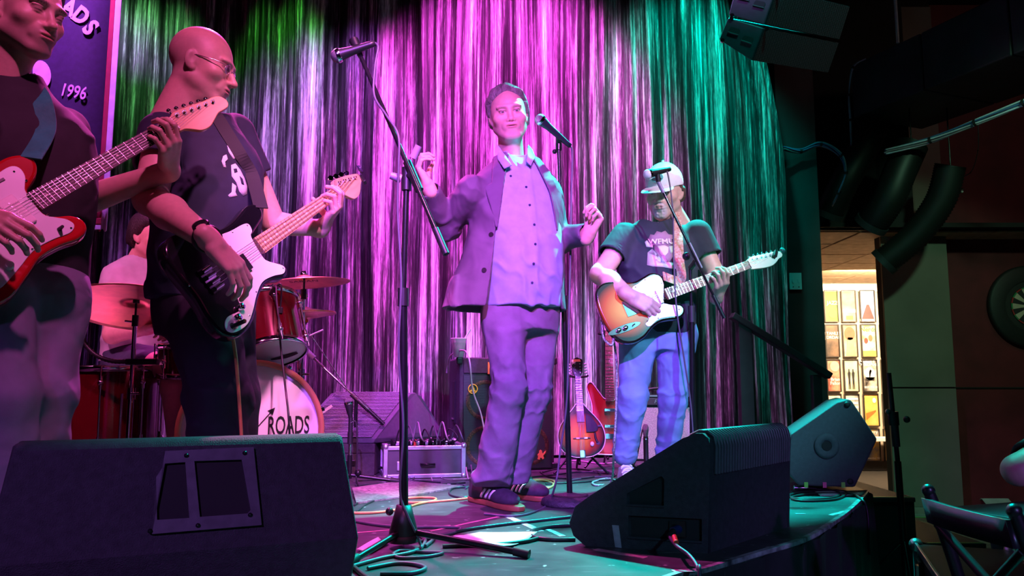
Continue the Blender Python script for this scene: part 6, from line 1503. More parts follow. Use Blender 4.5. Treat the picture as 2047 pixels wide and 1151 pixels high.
# ---- wedge standing on end at the stage corner
def corner_wedge():
    D = 3.86; pts = [(1581, 867), (1672, 804), (1697, 797), (1704, 803), (1754, 878), (1709, 974), (1597, 971), (1574, 945)]
    o = P(1650, 973, D); o.z = ST; t = thing('stage_monitor', 'grey-blue wedge speaker standing on the stage corner with a round pole socket', 'speaker', o)
    v = [P(x, y, D)-o for x, y in pts]; v = [V((p.x, 0, max(0, p.z))) for p in v]; e = V((.13, .46, 0)); k = len(v)
    MB().add(v+[p+e for p in v], [tuple(range(k)), tuple(reversed(range(k, 2*k)))]+[((i+1) % k, i, i+k, (i+1) % k+k) for i in range(k)]).build('cabinet', M_cab2, t, bevel=.010)
    c = P(1652, 891, D)-o; MB().lathe([(.060, .0), (.060, .006), (.045, .008), (.026, .004), (.024, -.001)], (c.x, -.002, c.z), (0, -1, 0), 32).build('socket_ring', M_cab2, t)
    MB().lathe([(0, .003), (.023, .003)], (c.x, -.002, c.z), (0, -1, 0), 24).build('socket_hole', M_dark, t)
    for px, py in ((1693, 808), (1699, 962)):
        c = P(px, py, D)-o; MB().lathe([(0, .012), (.007, .012), (.013, .010), (.014, 0)], (c.x, -.001, c.z), (0, -1, 0), 16).build('rubber_foot', M_rubber, t)
    for px, cn in ((1611, 'g'), (1648, 'p'), (1685, 'g')):
        c = P(px, 969, D)-o; MB().box((c.x, -.003, c.z), (.018, .003, .026)).build('tape', mat('lime_tape', (.25, .75, .10), .5) if cn == 'g' else mat('pink_tape', (.85, .08, .30), .5), t)
corner_wedge()
# ---- wedge at the back on a box
def back_wedge():
    FR, TR, BR = P(746, 886, 4.58), P(829, 786, 4.95), P(883, 856, 5.12); zb = FR.z; W = .50
    o = V((FR.x-.2, 4.8, zb)); t = thing('stage_monitor', 'wedge monitor with purple-lit grille lying on a box beside the bass drum', 'speaker', o)
    pr = [FR, FR+V((.02, .0, .03)), TR+V((-.02, -.02, .0)), TR+V((.0, .03, .004)), TR+V((.04, .05, -.02)), V((BR.x, BR.y, zb+.05)), V((BR.x, BR.y, zb))]
    pr = [p-o for p in pr]; k = len(pr); e = V((-W, 0, 0))
    pr[0].z = 0; pr[-1].z = 0
    MB().add(pr+[p+e for p in pr], [tuple(range(k)), tuple(reversed(range(k, 2*k)))]+[((i+1) % k, i, i+k, (i+1) % k+k) for i in range(k)]).build('cabinet', M_cab2, t, bevel=.006)
    gA, gB = pr[1]+V((-.03, 0, 0)), pr[2]+V((-.03, 0, 0)); n = V((0, -.5, .8)).normalized()*.006
    nr = 34; u = gB-gA
    g = MB().add([gA+n, gB+n, gB+n+e+V((.06, 0, 0)), gA+n+e+V((.06, 0, 0))], [(0, 1, 2, 3)]).build('grille', grille_mat('mesh_steel', 130, (.02, .02, .022), (.22, .20, .24)), t)
    for i in range(nr):
        p = gA+n*1.4+u*(i/(nr-1)); MB().tube([p, p+e+V((.06, 0, 0))], .0028, 5).build('grille_bar', mat('grey_steel', (.16, .15, .18), .4, .6), g)
    MB().box(P(653, 826, 4.70)-o+V((0, -.03, .02)), (.09, .006, .016), rot(0, -.6, 0)).build('badge', M_white, t)
    b = thing('equipment_box', 'low dark box under the wedge monitor beside the bass drum', 'box', V((FR.x-.25, 4.86, ST)))
    hb = zb-ST-.001; MB().box((0.01, 0, hb/2), (.50, .56, hb)).build('body', M_carpet, b, bevel=.006); MB().box((0.01, -.282, hb*.72), (.50, .004, .006)).build('lid_seam', M_dark, b)
    MB().box((.1, -.284, hb*.4), (.10, .008, .03)).build('handle', M_blackmetal, b, bevel=.003)
back_wedge()
# ---- stage box in a flight case
M_alu = mat('aluminium_edge', (.62, .60, .66), .35, .9, .1, 30)
def flight_case():
    A, B = G(770, 958), G(926, 954); u = (B-A); W = u.length; u.normalize(); v = V((-u.y, u.x, 0)); H = P(770, 893, A.y).z-ST; Dp = .34
    M = rot_basis(u, v, (0, 0, 1)); M.translation = A; t = thing('flight_case', 'small open flight case with aluminium edges full of cable ends', 'case', matrix=M)
    m = mat('grey_laminate', (.06, .055, .07), .5, 0, .12, 20); th = .010
    for nm, c, s in (('panel', (W/2, th/2, H/2), (W, th, H)), ('panel', (W/2, Dp-th/2, H/2), (W, th, H)), ('panel', (th/2, Dp/2, H/2), (th, Dp-2*th, H)), ('panel', (W-th/2, Dp/2, H/2), (th, Dp-2*th, H)), ('bottom', (W/2, Dp/2, th/2), (W-2*th, Dp-2*th, th))): MB().box(c, s).build(nm, m, t)
    for x in (0, W):
        for y in (0, Dp): MB().box((x, y, H/2), (.026, .026, H)).build('edge_trim', M_alu, t, bevel=.004); MB().sphere((x, y, H), .019, 10, 8).build('ball_corner', M_alu, t); MB().sphere((x, y, .012), .019, 10, 8).build('ball_corner', M_alu, t)
    for z in (.014, H-.008):
        for y in (0, Dp): MB().box((W/2, y, z), (W, .022, .022)).build('edge_trim', M_alu, t, bevel=.003)
        for x in (0, W): MB().box((x, Dp/2, z), (.022, Dp, .022)).build('edge_trim', M_alu, t, bevel=.003)
    MB().box((W/2, Dp/2, H-.055), (W-.03, Dp-.03, .03)).build('patch_panel', M_blackmetal, t)
    for i in range(9):
        for j in range(3):
            if (i+j) % 4 != 3:
                p = V((.05+i*(W-.1)/8, .07+j*.09, H-.04)); c_ = MB().cyl(p, p+V((0, -.01, .065)), .010, .008, 10).build('plug', M_blackmetal if (i, j) != (3, 1) else mat('orange_tape'), t)
    MB().tube([(W*.45, -.012, H*.45), (W*.45, -.035, H*.45), (W*.62, -.035, H*.45), (W*.62, -.012, H*.45)], .006).build('handle', M_blackmetal, t)
    MB().box((W*.2, -.004, H*.4), (.05, .01, .05)).build('latch', M_alu, t, bevel=.003)
    return M, W, H
FC, FCW, FCH = flight_case()
# ---- bass cabinet
def bass_cab():
    A = G(917, 943); u = V((.975, .22, 0)).normalized(); v = V((-u.y, u.x, 0)); W = .595; H = P(917, 714, A.y).z-ST; Dp = .42
    M = rot_basis(u, v, (0, 0, 1)); M.translation = A; t = thing('bass_cabinet', 'tall black bass speaker cabinet with honeycomb grille behind the singer', 'speaker', matrix=M)
    MB().box((W/2, Dp/2, H/2), (W, Dp, H)).build('cabinet', M_carpet, t, bevel=.014)
    MB().box((W/2, -.004, H*.43), (W-.05, .010, H*.82)).build('grille', grille_mat('honeycomb_grille', 62, (.004, .004, .005), (.032, .030, .04)), t)
    for cx, cz in ((.27, .62), (.73, .62), (.27, .22), (.73, .22)):
        MB().lathe([(.098, .0), (.110, .002), (.122, .0)], (W*cx, -.0095, H*cz), (0, -1, 0), 36).build('speaker_ring', mat('dull_brass_ring', (.06, .03, .012), .55, .3, .9, 120), t)
    MB().box((W*.5, -.006, H*.925), (W-.05, .008, .085)).build('control_panel', M_carpet, t)
    op = MB().box((W*.36, -.012, H*.905), (.085, .008, .072)).build('jack_plate', mat('orange_plate', (.80, .22, .05), .45), t)
    for dx in (-.022, .012): MB().cyl((W*.36+dx, -.014, H*.905), (W*.36+dx, -.028, H*.905), .009, n=12).build('jack', M_blackmetal if dx > 0 else M_white, op)
    c = V((W*.135, -.012, H*.72)); lg = MB().lathe([(.024, 0), (.024, .004), (.030, .004), (.030, 0)], c, (0, -1, 0), 32).build('badge_ring', mat('yellow_badge', (.62, .55, .02), .45), t)
    fig = [(-.018, -.016), (.018, -.016), (.016, -.008), (.010, -.004), (.009, .006), (.004, .010), (.004, .016), (0, .020), (-.004, .016), (-.004, .010), (-.009, .006), (-.010, -.004), (-.016, -.008)]
    MB().prism(fig, 0, .004, M=Matrix.Translation(c) @ Matrix.Rotation(pi/2, 4, 'X')).build('badge_figure', mat('yellow_badge'), lg)
    c = V((W*.845, -.012, H*.135)); d2 = [(-.02, -.026), (-.006, -.03), (-.004, -.018), (.006, -.018), (.012, -.028), (.022, -.022), (.016, -.006), (.030, .010), (.034, .024), (.026, .020), (.016, .006), (.010, .012), (.008, .024), (0, .030), (-.008, .024), (-.010, .010), (-.020, .0), (-.016, -.012)]
    MB().prism(d2, 0, .004, M=Matrix.Translation(c) @ Matrix.Rotation(pi/2, 4, 'X')).build('corner_badge', mat('orange_badge', (.80, .25, .08), .5), t)
    for x in (0, W):
        for z in (.02, H-.02): MB().box((x, .012, z), (.04, .04, .045)).build('corner', M_black, t, bevel=.010)
    MB().box((-.003, Dp*.45, H*.60), (.012, .10, .26)).build('side_handle', M_dark, t, bevel=.004); MB().box((-.008, Dp*.45, H*.45), (.012, .09, .01)).build('handle_edge', M_chrome, t)
    return M, W, H
BC, BCW, BCH = bass_cab()
# cup on the cabinet
cb_ = P(917, 713, 4.80); cb_.z = ST+BCH; hC = P(917, 676, 4.80).z-cb_.z
cup = thing('plastic_cup', 'clear plastic cup with a milky drink and straw on the bass cabinet', 'cup', cb_)
MB().lathe([(0, .001), (.031, .001), (.046, hC-.008), (.050, hC-.004), (.050, hC), (.044, hC-.003), (.043, hC-.012), (.029, .005), (0, .005)], (0, 0, 0)).build('cup_wall', mat('frosted_plastic', (.85, .82, .85), .25, 0, .03, trans=.3), cup)
MB().lathe([(0, .006), (.029, .006), (.041, hC*.80), (0, hC*.80)], (0, 0, 0)).build('drink', mat('pale_drink', (.85, .80, .78), .3), cup)
MB().tube([(-.02, 0, .01), (.038, 0, hC), (.070, 0, hC+.055)], .0055, 8).build('straw', M_white, cup)
# ---- guitar amp
def amp():
    A = G(1266, 921); W = .43; H = .445; Dp = .24; t = thing('guitar_amp', 'small guitar amplifier with silver grille cloth behind the jeans', 'amplifier', A)
    MB().box((W/2, Dp/2, H/2), (W, Dp, H)).build('cabinet', M_black, t, bevel=.010)
    m = mat('silver_grille_cloth', (.48, .50, .46), .8, 0, .25, 130, bump=.8, bscale=260); MB().box((W/2, -.003, H*.42), (W-.03, .008, H*.78)).build('grille_cloth', m, t, bevel=.002)
    MB().box((W/2, -.004, H*.905), (W-.03, .008, .070)).build('control_panel', M_blackmetal, t); MB().box((W/2, -.006, H-.006), (W, .006, .010)).build('trim_strip', M_alu, t)
    bd = MB().box((W*.42, -.010, H*.90), (.16, .004, .046)).build('badge', mat('grey_badge', (.05, .05, .055), .4), t, bevel=.002)
    text_mesh('Fuse', .036, .0008, Matrix.Translation((W*.42, -.0135, H*.90)) @ Matrix.Rotation(pi/2, 4, 'X'), 'lettering', M_alu, bd, shear=.3)
    MB().tube(crom([V((.10, Dp/2, H)), V((.13, Dp/2, H+.035)), V((W/2, Dp/2, H+.045)), V((W-.13, Dp/2, H+.035)), V((W-.10, Dp/2, H))], 6), .009).build('handle', M_rubber, t)
    for i in range(5): MB().cyl((W*.66+i*.028, -.008, H*.905), (W*.66+i*.028, -.022, H*.905), .008, n=10).build('knob', M_black, t)
amp()
# ---- open accessory case
t = thing('accessory_case', 'open dark case of odds and ends behind the right mic stand', 'case', G(1432, 921)+V((0, .15, 0)))
W, Dp, H = .34, .30, P(1432, 878, 5.2).z-ST
m_ac = mat('grey_case', (.05, .045, .05), .6)
for c, s in (((0, -Dp/2, H/2), (W, .012, H)), ((0, Dp/2, H/2), (W, .012, H)), ((-W/2, 0, H/2), (.012, Dp, H)), ((W/2, 0, H/2), (.012, Dp, H)), ((0, 0, H*.45), (W, Dp, .01))): MB().box(c, s).build('panel', m_ac, t)
MB().box((0, Dp/2+.03, H+.05), (W, .014, .16), rot(-.35, 0, 0)).build('lid', m_ac, t)
for i in range(9):
    q = MB().sphere((-.10+.03*i+rnd.uniform(-.01, .01), rnd.uniform(-.10, .05), H*.62+rnd.uniform(0, .02)), (.022, .018, .014), 10, 8); q.build('packet', mat('clear_packet', (.6, .55, .6), .2, 0, .5, 30) if i % 3 else mat('pink_packet', (.7, .3, .35), .4), t)
# ================================================================== MICROPHONES AND STANDS
def mic_parts(t, tip, tail, ball=M_chrome, handle=M_black):
    tip, tail = V(tip), V(tail); d = (tail-tip).normalized(); L_ = (tail-tip).length
    MB().sphere(tip+d*.025, .0255, 18, 12).build('mic_grille', ball, t)
    MB().lathe([(.0258, .022), (.0262, .030), (.024, .036)], tip, d, 20).build('mic_ring', M_chrome, t)
    MB().lathe([(.0225, .036), (.0165, .075), (.012, L_-.02), (.011, L_), (0, L_)], tip, d, 20).build('mic_body', handle, t)
M_mesh = mat('mic_mesh_dark', (.16, .15, .18), .45, .6, .3, 200, bump=.6, bscale=700); M_meshs = mat('mic_mesh_silver', (.55, .53, .58), .35, .9, .2, 200, bump=.6, bscale=700)
M_cable = mat('black_cable', (.016, .015, .018), .45); 
def tripod(t, hub, feet, r=.010):
    for f in feet:
        lg = MB().tube([hub, V(f)+V((0, 0, .012))], r).build('leg', M_blackmetal, t); d = (V(f)-hub).normalized(); MB().cyl(V(f)+V((0, 0, .012))-d*.05, V(f)+V((0, 0, .012)), r*1.35).build('rubber_foot', M_rubber, lg)
# foreground boom stand
def front_stand():
    D = 2.50; b = G(806, 1094); b = V((b.x, b.y, ST)); t = thing('mic_stand', 'tall foreground boom mic stand on three legs left of the singer', 'mic stand', b)
    R_ = lambda px, py, Y: P(px, py, Y)-b
    top = R_(813, 352, b.y); z1 = R_(806, 585, b.y)
    MB().cyl((0, 0, .12), (z1.x, 0, z1.z), .0145).build('lower_tube', M_blackmetal, t); MB().cyl((z1.x, 0, z1.z-.01), top, .0105).build('upper_tube', M_blackmetal, t); MB().cyl((z1.x, 0, z1.z-.045), (z1.x, 0, z1.z+.015), .019).build('clutch', M_black, t)
    MB().lathe([(.046, .035), (.047, .05), (.036, .09), (.024, .135), (.021, .135), (0, .135)], (0, 0, 0)).build('hub_cone', M_black, t); MB().lathe([(.048, .018), (.050, .040), (.03, .042)], (0, 0, 0)).build('hub_collar', M_rubber, t)
    MB().sphere((-.045, -.01, .115), .013, 10, 8).build('hub_screw', M_black, t)
    lr, ll = G(1058, 1116)-b, G(700, 1128)-b; tripod(t, V((0, 0, .055)), [V((lr.x, lr.y, 0)), V((ll.x, ll.y-.05, 0)), V((-.05, .30, 0))], .0105)
    m0, m1 = R_(722, 115, b.y+.10), R_(892, 508, b.y-.12)
    pv = R_(826, 352, b.y-.025)
    MB().tube([m0, m1], .0078, 10).build('boom_tube', mat('glossy_black_tube', (.02, .02, .022), .15, .5), t); MB().cyl(m1+(m0-m1).normalized()*.10, m1, .0115).build('boom_weight', M_black, t)
    d = (m1-m0).normalized(); MB().cyl(pv-d*.06, pv+d*.06, .0150).build('boom_clutch', M_blackmetal, t); MB().cyl(top+V((0, 0, -.05)), top+V((0, 0, .03)), .017).build('swivel', M_black, t)
    MB().cyl(top+V((0, 0, .0)), pv, .012).build('swivel_bolt', M_black, t); MB().cyl(pv+V((.0, -.01, .06)), pv+V((.02, -.02, .10)), .014, .012).build('wing_screw', mat('violet_knob', (.25, .20, .30), .4), t); MB().cyl(top+V((-.02, 0, -.01)), top+V((-.055, -.01, 0)), .016, .012).build('tee_handle', mat('violet_knob'), t)
    MB().cyl(m0, m0-d*.055, .010, .013).build('clip_neck', M_chrome, t); MB().cyl(m0-d*.05, m0-d*.085, .016, .018).build('clip', M_black, t)
    tip, tail = R_(662, 116, b.y+.08), R_(750, 86, b.y+.08)
    mc = thing('microphone', 'dark vocal mic on the foreground boom stand', 'microphone', b+tip); mic_parts(mc, (0, 0, 0), tail-tip, M_mesh)
    c = thing('cable', 'thin mic cable wound down the foreground boom stand', 'cable', b+tail)
    pts = [tail, R_(756, 95, b.y+.07), R_(750, 130, b.y+.06), R_(748, 190, b.y+.03), R_(772, 230, b.y), R_(796, 270, b.y-.03), R_(797, 330, b.y-.03), R_(795, 420, b.y-.02), R_(802, 560, b.y-.02), R_(797, 700, b.y-.02), R_(806, 850, b.y-.02), R_(800, 980, b.y-.02), R_(815, 1030, b.y-.03), R_(838, 1080, b.y-.02), G(842, 1098)-b+V((0, 0, .006))]
    MB().tube([p-tail for p in crom(pts, 6)], .0042, 8).build('cord', mat('grey_violet_cable', (.10, .085, .12), .45), c)
front_stand()
# centre stand with round base
def centre_stand():
    b = G(1139, 1008); t = thing('mic_stand', 'straight mic stand with heavy round base in front of the singer', 'mic stand', b); R_ = lambda px, py, Y: P(px, py, Y)-b
    MB().lathe([(0, 0), (.125, 0), (.128, .008), (.122, .024), (.10, .036), (.05, .044), (.022, .050), (0, .050)], (0, 0, 0), n=48).build('round_base', mat('hammered_base', (.05, .045, .06), .45, .4, .3, 60, bump=.4, bscale=200), t)
    MB().lathe([(.075, .0435), (.078, .0445), (.082, .0425)], (0, 0, 0), n=40).build('base_groove', M_dark, t)
    q1, q2 = R_(1127, 600, b.y-.02), R_(1117, 300, b.y-.05)
    MB().cyl((0, 0, .045), q1, .0125).build('lower_tube', M_blackmetal, t); MB().cyl(q1, q2, .0085).build('upper_tube', M_blackmetal, t); MB().cyl(q1-V((0, 0, .04)), q1+V((0, 0, .02)), .017).build('clutch', M_black, t)
    MB().cyl(q2, q2+V((0, 0, .035)), .014).build('swivel', M_blackmetal, t); MB().sphere(q2+V((-.02, -.01, -.01)), .011, 10, 8).build('swivel_screw', M_blackmetal, t)
    tip, tail = R_(1072, 232, b.y-.13), R_(1140, 292, b.y-.06); cl = q2+V((0, 0, .035))
    MB().cyl(cl, tip.lerp(tail, .68), .013, .018).build('clip', M_black, t)
    mc = thing('microphone', 'silver-headed vocal mic pointing up at the singer', 'microphone', b+tip); mic_parts(mc, (0, 0, 0), tail-tip, M_meshs, mat('dark_green_mic', (.012, .022, .026), .35))
    c = thing('cable', 'mic cable hanging beside the centre stand down to its base', 'cable', b+tail)
    pts = [tail, R_(1144, 310, b.y-.05), R_(1142, 400, b.y-.05), R_(1140, 520, b.y-.05), R_(1137, 640, b.y-.05), R_(1133, 800, b.y-.05), R_(1120, 900, b.y-.05), R_(1112, 960, b.y-.1), G(1095, 1010)-b+V((0, 0, .006)), G(1060, 1028)-b+V((0, 0, .006)), G(1020, 1034)-b+V((0, 0, .006)), G(968, 1030)-b+V((0, 0, .006))]
    MB().tube([p-tail for p in crom(pts, 8)], .0045, 8).build('cord', mat('grey_violet_cable'), c)
centre_stand()
# right boom stand
def right_stand():
    b = G(1386, 990); t = thing('mic_stand', 'boom mic stand in front of the man in the cap', 'mic stand', b); R_ = lambda px, py, Y: P(px, py, Y)-b
    top = R_(1380, 535, b.y); mid = R_(1383, 640, b.y)
    MB().cyl((0, 0, .10), mid, .0135).build('lower_tube', M_blackmetal, t); MB().cyl(mid, top, .0085).build('upper_tube', M_blackmetal, t); MB().cyl(mid+V((0, 0, -.01)), mid+V((0, 0, .07)), .017).build('clutch', mat('ribbed_grip', (.03, .03, .034), .45), t)
    MB().lathe([(.04, .03), (.042, .05), (.03, .09), (.02, .12), (0, .12)], (0, 0, 0)).build('hub_cone', M_black, t); tripod(t, V((0, 0, .05)), [V((.25, -.18, 0)), V((-.25, -.12, 0)), V((0, .30, 0))])
    m0, m1 = R_(1323, 378, b.y-.06), R_(1448, 636, b.y-.10); pv = R_(1392, 520, b.y-.04)
    MB().tube([m0, m1], .0065, 10).build('boom_tube', mat('glossy_black_tube'), t); d = (m1-m0).normalized(); MB().cyl(pv-d*.09, pv+d*.045, .0125).build('boom_clutch', mat('violet_knob'), t); MB().cyl(m1-d*.12, m1, .0090).build('boom_weight', M_black, t)
    MB().cyl(top, pv, .014).build('swivel', M_black, t); MB().sphere(R_(1372, 512, b.y-.03), .020, 12, 8).build('swivel_knob', M_black, t)
    MB().cyl(m0+d*.02, m0-d*.045, .010).build('clip_neck', mat('violet_knob'), t)
    tip, tail = R_(1288, 350, b.y-.10), R_(1330, 340, b.y-.04); MB().cyl(m0-d*.04, tip.lerp(tail, .6), .012).build('clip', M_black, t)
    mc = thing('microphone', 'vocal mic with white foam ball in front of the white cap', 'microphone', b+tip); mic_parts(mc, (0, 0, 0), tail-tip+(tail-tip).normalized()*.03, M_white)
    c = thing('cable', 'thin mic cable hanging in front of the sunburst guitar player', 'cable', b+tail); q = [tail, R_(1336, 352, b.y-.05), R_(1345, 420, b.y-.06), R_(1347, 520, b.y-.06), R_(1353, 620, b.y-.06), R_(1368, 720, b.y-.05), R_(1380, 800, b.y-.03), R_(1386, 880, b.y-.03), R_(1388, 960, b.y-.03), G(1392, 990)-b+V((0, -.03, .006))]
    MB().tube([p-tail for p in crom(q, 8)], .0040, 8).build('cord', mat('grey_violet_cable'), c)
right_stand()
# short stand and low boom stand by the bass drum
def low_stands():
    b = G(698, 968); t = thing('mic_stand', 'short straight mic stand beside the front left wedge', 'mic stand', b); R_ = lambda px, py, Y: P(px, py, Y)-b
    h = R_(696, 838, b.y).z; MB().cyl((0, 0, .03), (0, 0, h*.45), .013).build('lower_tube', M_blackmetal, t); MB().cyl((0, 0, h*.45), (0, 0, h), .009).build('upper_tube', M_chrome, t); MB().cyl((0, 0, h*.62), (0, 0, h*.80), .015).build('clutch', M_black, t); MB().cyl((0, 0, h*.8), (0, 0, h+.01), .012).build('clip', M_black, t)
    MB().sphere((.045, 0, .06), .018, 10, 8).build('leg_screw', M_blackmetal, t); tripod(t, V((0, 0, .05)), [V((.26, .03, 0)), V((-.18, .12, 0)), V((-.02, -.20, 0))], .010)
    mc = thing('microphone', 'black mic pointing straight up on the short stand', 'microphone', b+V((0, 0, h))); mic_parts(mc, R_(696, 795, b.y)-V((0, 0, h)), (0, 0, .0), M_mesh)
    b2 = G(716, 948); t2 = thing('mic_stand', 'low boom stand slanting in front of the purple-lit wedge', 'mic stand', b2); R2 = lambda px, py, Y: P(px, py, Y)-b2
    m0, m1, pv = R2(585, 676, b2.y-.05), R2(768, 848, b2.y+.0), R2(712, 796, b2.y)
    MB().tube([m0, m1], .0075, 10).build('boom_tube', M_chrome, t2); d = (m1-m0).normalized(); MB().cyl(pv-d*.04, pv+d*.11, .0145).build('boom_clutch', M_black, t2); MB().cyl(m1-d*.13, m1, .012).build('boom_weight', M_blackmetal, t2); MB().cyl(R2(612, 700, b2.y-.05), R2(628, 716, b2.y-.05), .016).build('boom_sleeve', mat('violet_knob'), t2)
    MB().cyl((pv.x, pv.y, .04), pv, .011).build('pole', M_blackmetal, t2); tripod(t2, V((pv.x, pv.y, .06)), [V((pv.x+.22, .12, 0)), V((pv.x-.22, .12, 0)), V((pv.x, .32, 0))], .009)
    MB().tube([R2(616, 662, b2.y-.08), R2(700, 786, b2.y-.02)], .0035, 6).build('thin_rod', M_chrome, t2); MB().tube([R2(619, 671, b2.y-.08), R2(646, 659, b2.y-.08)], .005, 6).build('cross_stick', M_white, t2)
    MB().sphere(m0, .016, 10, 8).build('drum_mic', M_black, t2)
    c = thing('cable', 'mic cable dropping past the short stand by the wedge', 'cable', b+V((0, 0, h))); q = [V((.0, -.01, h-.02)), R_(712, 845, b.y), R_(714, 900, b.y), R_(712, 950, b.y), G(716, 972)-b+V((0, 0, .006)), G(740, 985)-b+V((0, 0, .006))]
    MB().tube([p-V((0, 0, h)) for p in crom(q, 6)], .0045, 8).build('cord', M_cable, c)
    b3 = G(1292, 934); t3 = thing('mic_stand', 'short mic stand and mic in front of the guitar amplifier', 'mic stand', b3); hh_ = P(1292, 872, b3.y).z-ST
    MB().lathe([(0, 0), (.06, 0), (.06, .01), (.015, .02), (0, .02)], (0, 0, 0)).build('base', M_blackmetal, t3); MB().cyl((0, 0, .015), (0, 0, hh_), .016).build('tube', M_black, t3); MB().lathe([(.0165, hh_-.02), (.0172, hh_-.015), (.0165, hh_-.01)], (0, 0, 0)).build('chrome_band', M_chrome, t3)
    MB().lathe([(.013, hh_), (.018, hh_+.03), (.020, hh_+.055), (.012, hh_+.075), (0, hh_+.078)], (0, 0, 0)).build('mic_head', M_mesh, t3); MB().tube([(0, 0, hh_+.07), (-.02, .0, hh_+.04), (-.06, -.01, .06), (-.08, -.01, .012)], .004, 6).build('lead', M_cable, t3)
low_stands()
# ================================================================== ON THE FLOOR
Z = lambda px, py, dz=.006: G(px, py)+V((0, 0, dz))
m_pap = mat('white_paper', (.86, .86, .86), .7, 0, .02)
def paper(label, px4, lift):
    p = [Z(*q, .004) for q in px4]; c = sum(p, V((0, 0, 0)))/4; c.z = ST; n = 8; vs = []
    for i in range(n+1):
        for j in range(n+1):
            u, v = i/n, j/n; a = p[0].lerp(p[1], u).lerp(p[3].lerp(p[2], u), v); vs.append(a+V((0, 0, lift*(.5+.5*math.sin(u*5+v*2))*(.3+.7*abs(2*u-1)))) - c)
    o = MB().add(vs, [(i*(n+1)+j, (i+1)*(n+1)+j, (i+1)*(n+1)+j+1, i*(n+1)+j+1) for i in range(n) for j in range(n)], True).build('paper_sheet', m_pap); o.location = c; sm = o.modifiers.new('s', 'SOLIDIFY'); sm.thickness = .0012
    return tag(o, label, 'paper', 'loose paper sheets on the stage')
paper('creased white sheet lying beside the leg of the foreground mic stand', [(893, 1084), (958, 1066), (1074, 1073), (1002, 1104)], .016)
paper('white sheet half hidden behind the foreground stand hub', [(712, 1103), (742, 1108), (778, 1088), (756, 1080)], .008)
paper('white sheet under the grey-blue wedge at the stage corner', [(1628, 984), (1640, 992), (1722, 992), (1734, 982)], .003)
# rug
rp = [Z(*q, .004) for q in ((704, 978), (806, 963), (925, 974), (836, 991), (712, 1008))]; rc_ = sum(rp, V((0, 0, 0)))/5; rc_.z = ST
o = MB().prism([(p.x-rc_.x, p.y-rc_.y) for p in rp], .001, .009).build('rug', mat('speckled_rug', (.48, .42, .42), .95, 0, .5, 60, c2=(.22, .17, .18), bump=1.0, bscale=300)); o.location = rc_; tag(o, 'pale speckled rug under the cables left of the singer', 'rug')
# tape marks
def tape(a, b, wd, m, label, grp='tape marks on the stage floor'):
    a, b = Z(*a, .0), Z(*b, .0); c = (a+b)/2; c.z = ST; d = b-a; L_ = d.length
    n = 6; jag = [(-L_/2+L_*i/n, wd/2*(1+rnd.uniform(-.25, .1))) for i in range(n+1)]+[(L_/2-L_*i/n, -wd/2*(1+rnd.uniform(-.25, .1))) for i in range(n+1)]
    o = MB().prism(jag, .0004, .0014).build('floor_tape', m); o.location = c; o.rotation_euler = (0, 0, math.atan2(d.y, d.x)); tag(o, label, 'tape', grp)
m_tw = mat('worn_white_tape', (.55, .50, .52), .6, 0, .3, 30); m_tp = mat('worn_pink_tape', (.60, .25, .35), .6, 0, .3, 30)
tape((1012, 1031), (1082, 1062), .030, m_tw, 'long white tape strip in front of the singer\'s shoes')
tape((860, 1062), (1000, 1032), .014, m_tp, 'pink tape strip pointing at the singer\'s striped shoe')
tape((1095, 1058), (1125, 1072), .024, m_tw, 'short white tape strip beside the front right wedge')
tape((700, 1066), (900, 1050), .012, m_tp, 'long thin pink tape line left of the singer')
tape((1190, 1098), (1290, 1115), .030, m_tp, 'torn pink tape in the shadow of the front right wedge')
tape((1345, 1142), (1390, 1140), .03, m_tp, 'scrap of pink tape at the very front stage edge')
tape((1590, 1027), (1610, 1027), .018, m_tp, 'short pink tape mark near the stage corner')
tape((1660, 1030), (1690, 1022), .022, m_tw, 'white tape scrap near the curved stage edge')
tape((905, 958), (990, 953), .014, m_tw, 'white tape strip behind the singer')
# cables
def cable(label, pts, r=.0055, m=None, grp='cables on the stage floor', parts=None):
    w_ = []
    for p in pts:
        if isinstance(p, V): w_.append(p)
        elif len(p) == 2: w_.append(Z(p[0], p[1], r))
        else: w_.append(Z(p[0], p[1], r)+V((0, 0, p[2])))
    o = w_[0]; ob = MB().tube([p-o for p in crom(w_, 8)], r, 8).build('cable', m or M_cable); ob.location = o
    return tag(ob, label, 'cable', grp)
m_teal = mat('teal_black_cable', (.03, .035, .04), .35); m_or = mat('orange_cable', (.62, .24, .10), .5); m_pk = mat('pale_cable', (.45, .38, .42), .5); m_gr = mat('grey_violet_cable')
cable('orange instrument cable looping from the wedge to the singer', [(700, 1028), (750, 1027), (800, 1020), (835, 1010), (870, 1002), (862, 997), (815, 998), (812, 1006), (850, 1006), (900, 1002), (945, 997)], .0055, m_or)
cable('orange cable coil behind the singer\'s right shoe', [(1045, 966), (1080, 962), (1105, 968), (1098, 976), (1060, 972), (1048, 966), (1075, 960), (1108, 964), (1095, 978), (1050, 975)], .0055, m_or)
cable('dark cable running from the foreground stand past the paper', [(700, 1042), (740, 1050), (800, 1056), (870, 1056), (920, 1058), (905, 1068), (860, 1078), (838, 1086)], .0055, m_gr)
cable('long dark cable crossing the stage to the front right wedge', [(872, 1075), (930, 1062), (1000, 1052), (1070, 1044), (1140, 1036)], .006, m_teal)
cable('dark cable curling out from behind the front right wedge', [(1150, 1053), (1100, 1056), (1066, 1064), (1064, 1076), (1100, 1082), (1150, 1082)], .007, m_teal)
cable('black cable lying under the creased sheet', [(885, 1096), (930, 1094), (1000, 1092), (1050, 1086), (1075, 1080)], .007, M_cable)
